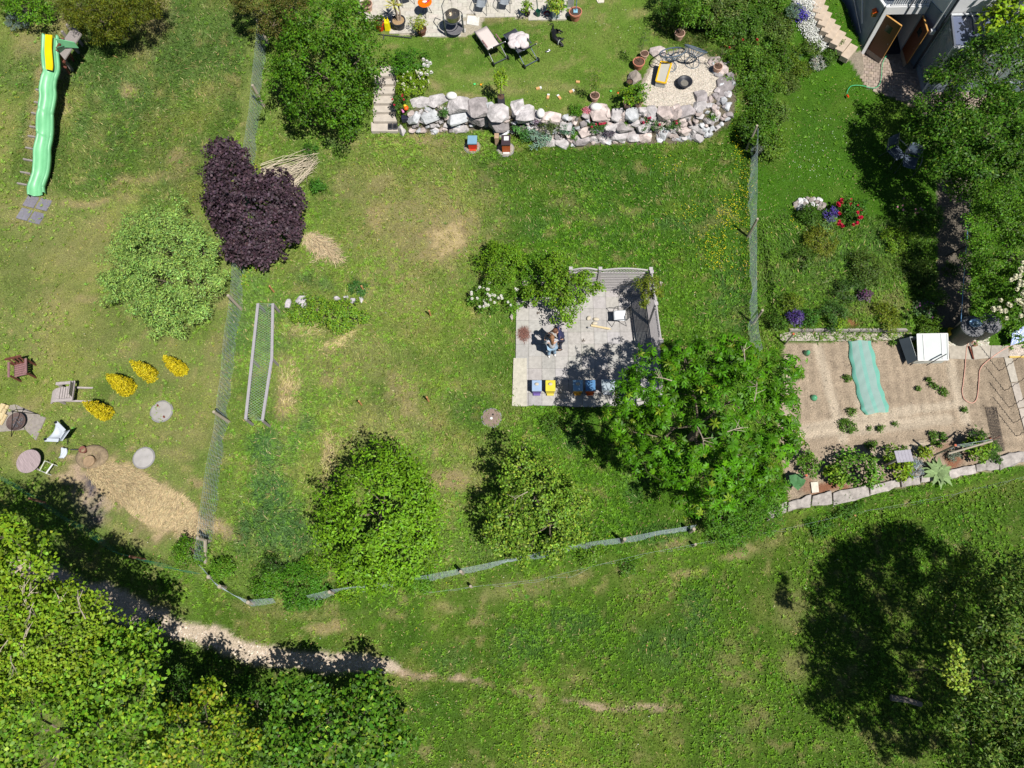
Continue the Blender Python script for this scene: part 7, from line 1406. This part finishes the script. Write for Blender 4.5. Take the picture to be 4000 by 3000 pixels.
hp("doorstep", [(14.36,24.4),(15.93,24.4),(15.93,27.4),(14.36,27.4)], -.05, .045, DK)
hp("lintel", [(14.37,24.46),(15.93,24.46),(15.93,24.62),(14.37,24.62)], 2.1, 2.46, WALLW)
mb = MB(); 
for k in range(17): mb.bar((14.45+k*.09, 24.52, 2.47), (14.45+k*.09, 24.52, 3.35), .03, .03)
mb.bar((14.4, 24.52, 3.37), (15.93, 24.52, 3.37), .06, .06); mb.bar((14.4, 24.52, 2.5), (15.93, 24.52, 2.5), .05, .05); mb.build("balcony_railing", WALLW, hs, world=True)
mb = MB(); mb.bar((15.15, 24.44, 2.1), (15.15, 24.44, 3.4), .05, .03); mb.build("downpipe", mt("lead_grey", (90,94,104), .5), hs, world=True)
hp("wall", [(15.97,24.64),(16.42,23.72),(25,23.72),(25,32),(15.97,32)], -.1, 6., WALLW)
hp("wall_shade_sheet", [(15.94,24.62),(16.39,23.70),(16.42,23.716),(15.98,24.63)], 0, 2.6, WALLG)  # thin grey-blue sheet colouring in the shade on the white wall's west face
mb = MB(); mb.tube([(16.36,23.62,0),(16.36,23.62,6)], .05, 10); mb.build("downpipe", mt("dark_pipe", (62,66,78), .4), hs, world=True)
mb = MB(); mb.tube([(16.2,23.75,1.9),(16.2,23.75,6)], .045, 10); mb.box((16.2,23.72,1.9), (.18,.16,.2)); mb.build("downpipe", WALLW, hs, world=True)
mb = MB(); mb.tube([(13.62,25.6,2.0),(13.86,24.95,1.2)], .025, 8); mb.build("handrail", WALLW, hs, world=True)
mb = MB(); mb.tube([(13.3,26.8,1.9),(13.98,24.9,.75)], .022, 8); mb.build("handrail", mt("pale_rail", (214,216,220), .35, metal=.5), hs, world=True)
def door(name_, hx, hy, fx, fy, h=2.0, win=None):
    a, b = Vector((hx, hy, .05)), Vector((fx, fy, .05)); d = (b-a).normalized(); n = Vector((-d.y, d.x, 0)); mb = MB(); L = (b-a).length
    mb.box((a+b)/2+Vector((0, 0, h/2+.12)), (L, .05, h-.25), math.atan2(d.y, d.x)); o = mb.build("door", BROWN, hs, world=True)
    ro = worldloc(hs)
    mb = MB(); mb.box((a+b)/2+Vector((0, 0, .13)), (L*.99, .056, .24), math.atan2(d.y, d.x)); mb.build("kick_plate", mt("kick_grey", (150,140,132), .6), o, world=True)
    mb = MB(); mb.box((a+b)/2+Vector((0, 0, h*.78)), (L*.36, .062, .3), math.atan2(d.y, d.x)); mb.build("window_pane", mt("door_glass", (52,60,62), .12, .1, 3), o, world=True)
    mb = MB(); mb.box((a+b)/2+Vector((0, 0, h)), (L*1.01, .06, .025), math.atan2(d.y, d.x)); mb.bar(b+Vector((0, 0, .3)), b+Vector((0, 0, h)), .062, .02); mb.build("door_edge", mt("light_edge", (214,160,90), .5), o, world=True)
    mb = MB(); q = a.lerp(b, .88)+Vector((0, 0, 1.0)); mb.tube([q-n*.06, q+n*.06], .012, 6); mb.build("handle", STEEL, o, world=True)
door("door", 14.40, 24.50, 14.93, 23.90); door("door", 15.90, 24.42, 15.93, 23.60)
for i in range(9):
    x, y = [(3318,200),(3295,172),(3274,147),(3254,122),(3236,98),(3222,72),(3210,46),(3200,20),(3192,-6)][i]
    if i == 0: ss_ = thing("garden_steps", "curved pale stone steps climbing from the paved yard past the white flowers", "steps", G(3318, 215))
    z = .14*(i+1); c = WA(x, y, z); z = max(z, float(hz(c.x, c.y))+.1); c = WA(x, y, z); a = R_(52+i*2); mb = MB(); mb.box(c-Vector((0, 0, .12)), (.85, .36, .26), a); mb.build("step", mt("sand_stone", (204,186,166), .9, .12, 5, .3), ss_, world=True, bevel=.01)
# bird house
c = WA(3420, 45, 2.0); r_ = thing("bird_house", "small orange-roofed bird house on the grey house wall", "bird house", c-Vector((0,0,.1))); mb = MB(); mb.box((0, 0, 0), (.2, .18, .2)); mb.build("box", mt("bird_box", (150,120,70), .7), r_); mb = MB(); mb.box((-.06, 0, .14), (.16, .24, .02), ry=-.6); mb.box((.06, 0, .14), (.16, .24, .02), ry=.6); mb.build("roof", mt("orange_roof", (255,104,20), .5), r_)
# conservatory
cs = thing("conservatory", "lean-to conservatory with grey glass roof against the white house wall", "conservatory", (17.8, 23, 0)); GL = mt("roof_glass", (100, 110, 138), .35, .06, 2, spec=.7); GLW = mt("wall_glass", (190, 200, 206), .1, .05, 2, alpha=.4, spec=.6)
X0, X1, Y0, Y1, ZN, ZS = 16.5, 21.5, 22.32, 23.68, 2.75, 2.5
nb = 6; st_x = (X1-X0)/nb
for k in range(nb):
    a, b = X0+k*st_x+.04, X0+(k+1)*st_x-.04; mb = MB(); mb.add([(a, Y0+.04, ZS), (b, Y0+.04, ZS), (b, Y1-.02, ZN), (a, Y1-.02, ZN)], [(0, 1, 2, 3)]); mb.build("roof_pane", GL, cs, world=True, solid=.02)
    mb = MB(); mb.add([(a, Y0, .5), (b, Y0, .5), (b, Y0, ZS-.06), (a, Y0, ZS-.06)], [(0, 1, 2, 3)]); mb.build("wall_pane", GLW, cs, world=True, solid=.01)
for k in range(nb+1): x = X0+k*st_x; mb = MB(); mb.bar((x, Y0-.04, ZS+.02), (x, Y1, ZN+.02), .07, .06); mb.build("rafter", mt("alu_grey", (120,126,140), .4, .08, metal=.4), cs, world=True)
for k in range(nb+1): x = X0+k*st_x; mb = MB(); mb.bar((x, Y0, 0), (x, Y0, ZS), .07); mb.build("post", WHITE, cs, world=True)
mb = MB(); mb.bar((X0-.05, Y0-.06, ZS-.01), (X1, Y0-.06, ZS-.01), .12, .1); mb.build("gutter", mt("gutter_white", (214,218,222), .4), cs, world=True)
mb = MB(); mb.bar((X0-.03, Y1-.05, ZN+.06), (X1, Y1-.05, ZN+.06), .08, .05); mb.build("ridge_flashing", mt("gutter_white", (214,218,222)), cs, world=True)
mb = MB(); mb.box(((X0+X1)/2, Y0, .25), (X1-X0, .08, .5)); mb.box((X0, (Y0+Y1)/2, .12), (.08, Y1-Y0-.1, .24)); mb.build("plinth", WALLG, cs, world=True)
mb = MB(); mb.add([(X0, Y0+.04, .24), (X0, Y1-.04, .24), (X0, Y1-.04, ZN-.1), (X0, Y0+.04, ZS-.1)], [(0, 1, 2, 3)]); mb.build("side_pane", GLW, cs, world=True, solid=.01)
mb = MB(); mb.box((16.85, 22.9, .5), (.5, .8, .9), taper=.7); mb.ell((16.9, 22.7, .9), (.3, .4, .25)); o = mb.build("plastic_sack", mt("milky_plastic", (220,214,226), .4, .12, 5), None, bevel=.04); o.data.transform(Matrix.Translation((-16.85,-22.9,0))); o.location = (16.85, 22.9, 0); tag(o, "milky plastic sacks inside the conservatory's left end", "sack")
o = MB(); o.tube([(0,0,0),(.12,.1,.28),(.32,-.35,.15)], .02, 6); o = o.build("roof_bracket", WHITE, None); o.location = (16.95, 23.4, 2.75); tag(o, "bent white antenna bracket on the conservatory roof", "bracket")
# hoses
def hose(name, label, pts, r, mat, dz=.03):
    P_ = [G(x, y, dz) for x, y in pts]; out = []
    for i in range(len(P_)-1):
        a, b, c, d = P_[max(i-1, 0)], P_[i], P_[i+1], P_[min(i+2, len(P_)-1)]
        for k in range(6): t = k/6; out.append(.5*((2*b)+(c-a)*t+(2*a-5*b+4*c-d)*t*t+(3*b-a-3*c+d)*t**3))
    out.append(P_[-1]); mb = MB(); mb.tube(out, r, 6); return topmesh(mb, name, mat, label, "hose", P_[0], smooth=True)
hose("garden_hose", "bright green hose curling from the doorway onto the right lawn", [(3463,215),(3447,250),(3443,300),(3436,328),(3422,342),(3400,343),(3370,335),(3340,333),(3322,338),(3312,352),(3308,366)], .014, mt("hose_green", (70,200,140), .4), .1)
g = G(3308, 371, .1); mb = MB(); mb.lathe([(.03, 0), (.045, .06), (.03, .16)], (0, 0, 0), 10); o = mb.build("hose_nozzle", mt("nozzle_orange", (250,80,30), .4), None); o.location = g; o.rotation_euler = (1.3, 0, .2); tag(o, "orange-red spray nozzle at the end of the green hose", "nozzle")
hose("garden_hose", "long pink hose looping over the vegetable plot from the water butts", [(3796,1325),(3778,1350),(3772,1400),(3769,1440),(3762,1500),(3758,1530),(3768,1560),(3795,1574),(3813,1562),(3820,1530),(3824,1480),(3826,1450),(3840,1425),(3880,1392),(3925,1362),(3960,1345),(4010,1318)], .016, mt("hose_pink", (232,176,156), .45))
mb = MB(); gg = G(3803, 1345, .05); mb.tube([gg+Vector((.09*math.cos(t), .1*math.sin(t), .01*t)) for t in np.linspace(0, 12, 26)], .014, 5); topmesh(mb, "hose_coil", mt("hose_brown", (170,120,100), .5), "small coil of brown hose beside the water butts", "hose", gg)
# chair in the shade
for x, y, a, lb in ((3500,600,-60,"dark grey reclining chair in the tree shade, left of the pair"),(3553,635,-110,"dark grey reclining chair in the tree shade, right of the pair")):
    c = metal_chair("shaded_chair", lb, pw(x, y, .44), R_(a), mt("slate_textile", (84,98,116), .7, .06, 20), None, grp="reclining chairs in the shade"); c.scale = (1.35, 1.25, 1.1)

# ---------------------------------------------------------------- vegetable plot things
mb = MB(); L_ = [(3313,1332),(3320,1400),(3332,1470),(3347,1530),(3362,1590),(3378,1620)]; Rr_ = [(3402,1329),(3417,1390),(3432,1450),(3446,1520),(3466,1570),(3474,1608)]
def fl(u, v):
    i = u*5; k = min(4, int(i)); t = i-k; a = Vector((*L_[k], 0)).lerp(Vector((*L_[k+1], 0)), t); b = Vector((*Rr_[k], 0)).lerp(Vector((*Rr_[k+1], 0)), t); q = a.lerp(b, v)
    e = .5*math.sin(u*27+v*3)*(1-min(1, 4*min(v, 1-v))); return G(q.x+e*6, q.y+2*math.sin(v*9), .04+.09*math.sin(v*math.pi)**.5+.008*math.sin(v*14+u*9)*math.sin(u*31+v*5)+.004*math.sin(u*47+v*6))
mb.grid(fl, 46, 14); n_v = 15
FL = attr_mat("fleece", .7, .3, 30, .95, 1.05); o = mb.build("crop_fleece", FL, None, smooth=True, clean=False)
cc_ = []; 
for p in o.data.polygons: c = o.data.vertices[p.vertices[0]].index % n_v; cc_.append(A(138,214,196) if c in (0,1,12,13) else (A(156,216,204) if c in (6,7) else A(176,208,202)))
setcol(o, lambda p: cc_[p.index]); l0 = G(3360, 1480); o.data.transform(Matrix.Translation(-l0)); o.location = l0; tag(o, "long strip of turquoise crop fleece over the vegetable bed", "crop cover")
cf = thing("cold_frame", "white cold frame with milky glazed lid and one flap folded open", "cold frame", G(3640, 1390)); zc = .45
def qd(pts, th=.02): mb = MB(); mb.add(pts, [tuple(range(len(pts)))]); return mb
c1, c2, c3, c4_ = WA(3581,1306,zc+.08), WA(3700,1304,zc+.08), WA(3703,1407,zc-.04), WA(3586,1409,zc-.04)
qd([c1, c2, c3, c4_]).build("lid_glazing", mt("milky_lid", (222,228,226), .2, .03, 2), cf, world=True, solid=.02)
for a, b in ((c1, c2), (c2, c3), (c3, c4_), (c4_, c1), (c1.lerp(c2, .2), c4_.lerp(c3, .22)), (c1.lerp(c2, .8), c4_.lerp(c3, .82))): mb = MB(); mb.bar(a+Vector((0, 0, .015)), b+Vector((0, 0, .015)), .035, .03); mb.build("lid_frame", WHITE, cf, world=True)
bx_ = [WA(3545,1325,.38), WA(3700,1310,.4), WA(3700,1402,.34), WA(3586,1408,.34)]
bx_ = [Vector((c1.x-.2, c1.y-.05, 0)), Vector((c2.x-.02, c2.y-.05, 0)), Vector((c3.x-.02, c3.y+.05, 0)), Vector((c4_.x-.02, c4_.y+.05, 0))]
for i in range(4):
    a, b = bx_[i], bx_[(i+1) % 4]; mb = MB(); h_ = .4; mb.add([a, b, b+Vector((0, 0, h_)), a+Vector((0, 0, h_))], [(0, 1, 2, 3)]); mb.build("side_panel", mt("frosted_side", (206,212,206), .3, .04, 3), cf, world=True, solid=.02)
e0, e1 = bx_[0]+Vector((0, 0, .4)), bx_[3]+Vector((0, 0, .4)); qd([e0, e1, e1+Vector((-.26, -.12, -.2)), e0+Vector((-.3, -.02, -.2))]).build("open_flap", mt("smoky_panel", (70,78,84), .2, .1, 3), cf, world=True, solid=.015)
shrub("seedling", "bright seedling under the opened flap of the cold frame", 3570, 1350, 11, .25, (150,190,60), "seedlings in the vegetable plot", cat="seedling", cr=.07, L=.08, wd=.04)
mb = MB(); mb.bar(WA(3619,1427,.62), WA(3697,1383,.62), .03); topmesh(mb, "metal_rod", DARKM, "dark metal rod lying across the cold frame lid", "rod", WA(3658,1405,.62))
# water butts
for x, y, r, h, lb in ((3800,1275,.44,.95,"big dark water butt with tree shade mottled into its lid colour behind the garden path"),(3868,1262,.42,.8,"dark mesh composter half under the hedge")):
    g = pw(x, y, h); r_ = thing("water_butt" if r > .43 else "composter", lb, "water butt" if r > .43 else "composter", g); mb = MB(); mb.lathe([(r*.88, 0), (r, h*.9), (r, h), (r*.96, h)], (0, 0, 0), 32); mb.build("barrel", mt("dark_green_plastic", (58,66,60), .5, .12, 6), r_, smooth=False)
    mb = MB(); mb.lathe([(r*.97, h-.01), (r*.9, h+.03), (.01, h+.035)], (0, 0, 0), 32); mb.build("cover", mt("shade_mottled_lid", (120,120,124), .6, .2, 8), r_)  # lid tones mottled in place of dappled tree shadow
    if r > .43: top_g = g+Vector((.04, .08, h+.04))
mb = MB(); mb.lathe([(.16, 0), (.2, .06), (.21, .1), (.19, .1), (.17, .03), (.01, .02)], (0, 0, 0), 26, 1.1, .8); o = mb.build("metal_bowl", mt("blue_steel", (176,206,230), .25, .1, 6, metal=.5), None, smooth=True); o.location = top_g; tag(o, "shiny blue-grey bowl on the big water butt", "bowl")
g = pw(3724, 1295, .3); r_ = thing("watering_can", "yellow watering can left of the big water butt", "watering can", g, R_(-50)); YC_ = mt("can_yellow", (214,178,30), .45, .08); mb = MB(); mb.lathe([(.13, 0), (.14, .26), (.12, .3), (.09, .3), (.02, .1)], (0, 0, 0), 22); mb.build("body", YC_, r_); mb = MB(); mb.tube([(.1, 0, .08), (.25, 0, .22), (.4, 0, .36)], .03, 8, r1=.02); mb.build("spout", YC_, r_); mb = MB(); mb.tube([(-.12, 0, .1), (-.2, 0, .3), (-.08, 0, .44), (.08, 0, .38), (.1, 0, .28)], .018, 8); mb.build("handle", YC_, r_)
# bird table
r_ = thing("bird_table", "square grey board on a tall post among the currant bushes", "bird table", G(3450, 1822)); mb = MB(); mb.bar((0, 0, -.05), (0, 0, 1.48), .07); mb.build("post", WOODG, r_); mb = MB(); [mb.box((-.22+k*.11, 0, 1.5), (.105, .4, .025)) for k in range(5)]; o = mb.build("board", mt("board_grey", (176,172,182), .85, .2, 10, .2, stretch=(8, 1, 1)), r_); o.rotation_euler = (0, 0, .1)
REDT = mt("red_cap", (204,104,72), .6, .1)
for bx, by, h, lb in ((3120,1876,.75,"red-tipped grey post under the edge of the big tree"),(3646,1780,1.4,"tall red-tipped post with wires beside the mullein"),(3066,1345,.95,"red-tipped leaning stick at the plot's upper left corner"),(3790,1745,1.15,"reddish post at the end of the leaning grey poles")):
    g = G(bx, by); r_ = thing("support_post", lb, "post", g, 0, "red-tipped support posts"); mb = MB(); mb.tube([(0, 0, -.05), (0, 0, h)], .035, 8); mb.build("shaft", POST if h > .9 else WOODG, r_); mb = MB(); mb.cyl((0, 0, h), .042, .03, 10); mb.build("cap", REDT, r_)
t0 = WA(3730,1740,1.38); t1 = WA(3877,1722,1.35); t2 = WA(3906,1704,1.4)
mb = MB(); mb.tube([WA(3705,1772,1.0), t1], .035, 8); topmesh(mb, "grey_pole", POST, "long leaning grey pole over the raspberry bush", "pole", t1)
mb = MB(); mb.tube([WA(3830,1742,1.2), t2], .028, 8); topmesh(mb, "brown_pole", mt("dark_brown_pole", (110,84,72), .8), "thin brown pole crossing the end of the grey pole", "pole", t2)
for dz in (0, -.25, -.5):
    mb = MB(); mb.tube([t0+Vector((0, 0, dz)), t1+Vector((0, .05, dz))], .005, 3); topmesh(mb, "support_wire", WIRE, ["highest","middle","lowest"][int(-dz*4)]+" support wire from the tall red-tipped post to the grey pole", "wire", t0+Vector((0, 0, dz)), "support wires over the raspberries")
# spiral tomato stakes
STK = mt("dark_spiral", (72,62,60), .5, .1)
for i, (x, y) in enumerate(((3902,1450),(3924,1527),(3941,1592),(3958,1653),(3968,1705))):
    g = G(x, y); mb = MB(); mb.tube([Vector((.018*math.cos(k*1.3), .018*math.sin(k*1.3), k*.045)) for k in range(42)], .012, 5); o = mb.build("spiral_stake", STK, None, clean=False); o.location = g; o.rotation_euler = (R_(-8), R_(8), 0)
    tag(o, ["topmost","second","third","fourth","lowest"][i]+" of the five dark spiral tomato stakes along the concrete strip", "plant stake", "spiral tomato stakes")
NET = mt("dark_net", (64,56,54), .8, .1)
for i, (pts, lb) in enumerate((([(3850,1590),(3892,1590),(3925,1760),(3885,1768)],"dark plastic netting lying flat on the soil left of the spiral stakes"),)):
    q = [G(a, b, .03) for a, b in pts]; mb = MB()
    for k in range(9): t = k/8; mb.tube([q[0].lerp(q[1], t), q[3].lerp(q[2], t)], .007, 3)
    for k in range(30): t = k/29; mb.tube([q[0].lerp(q[3], t)+Vector((0,0,.004)), q[1].lerp(q[2], t)+Vector((0,0,.004))], .007, 3)
    topmesh(mb, "netting", NET, lb, "netting", q[0], clean=False)
for x, y, h, r, lb in ((3150,1382,.28,.11,"green see-through cone cloche at the plot's upper left"),(3178,1555,.16,.13,"low green dome cloche on the left of the plot")):
    g = G(x, y); mb = MB(); mb.lathe([(r, 0), (r*.8, h*.6), (r*.25, h), (.01, h)], (0, 0, 0), 18); o = mb.build("cloche", mt("green_plastic", (96,190,140), .3, .06, alpha=.75), None, smooth=True); o.location = g; tag(o, lb, "cloche")
q = [WA(3945,1352,.3), WA(3955,1300,.5), WA(4030,1255,.6), WA(4030,1320,.3)]; mb = MB(); mb.grid(lambda u, v: q[0].lerp(q[3], u).lerp(q[1].lerp(q[2], u), v)+Vector((0, 0, .03*math.sin(u*12+v*4))), 12, 8)
mchk = bpy.data.materials.new("checked_cloth"); mchk.use_nodes = True; nn_ = mchk.node_tree; tcn = nn_.nodes.new("ShaderNodeTexCoord"); ck = nn_.nodes.new("ShaderNodeTexChecker"); ck.inputs["Scale"].default_value = 18; ck.inputs["Color1"].default_value = (*A(120,150,220), 1); ck.inputs["Color2"].default_value = (*A(225,230,245), 1); nn_.links.new(tcn.outputs["Object"], ck.inputs["Vector"]); nn_.links.new(ck.outputs[0], bs(mchk).inputs["Base Color"])
topmesh(mb, "checked_cloth", mchk, "blue and white checked cloth hanging at the right edge above the gravel", "cloth", q[0], smooth=True, solid=.01)
mb = MB(); mb.bar(G(3942,1395,.05), G(4060,1394,.05), .06); topmesh(mb, "yellow_plank", mt("yellow_wood", (230,196,110), .7), "narrow yellow plank along the coarse gravel patch", "plank", G(3942,1395))
mb = MB(); mb.bar(G(3803,1402,.07), G(3786,1352,.07), .04); topmesh(mb, "rusty_bar", RUST, "rusty bar lying across the garden path slabs", "bar", G(3795,1375))
r_ = thing("flower_pot_tipped", "small white pot lying by the corner of the cold frame", "flower pot", G(3527,1338)); mb = MB(); mb.lathe([(.05,0),(.08,.14),(.07,.14),(.04,.02)], (0,0,0), 16); o = mb.build("pot", WHITE, r_); o.rotation_euler = (1.2, 0, .5)
g = G(2943, 625); r_ = thing("flower_pot_tipped", "black potted plant hanging at the top of the right fence", "plant pot", g); r_.name = "black_plant_pot"; mb = MB(); mb.lathe([(.12,0),(.17,.26),(.15,.26),(.14,.2),(.01,.2)], (0,0,.4), 18); mb.build("pot", BLACK, r_); foliage(r_, [(np.array(g)+np.array([0,0,.72]), .14, .12)], A(110,120,100), cr=.06, L=.07, wd=.03)
# fallen log in the corner shade
mb = MB(); a, b = G(3480, 2725, .12), G(3600, 2752, .12); mb.tube([a, a.lerp(b, .5)+Vector((0, .04, 0)), b], .1, 8, r1=.08); topmesh(mb, "fallen_log", mt("old_log", (140,130,120), .9, .3, 12, .4), "old grey log lying in the dark shade of the corner tree", "log", a)
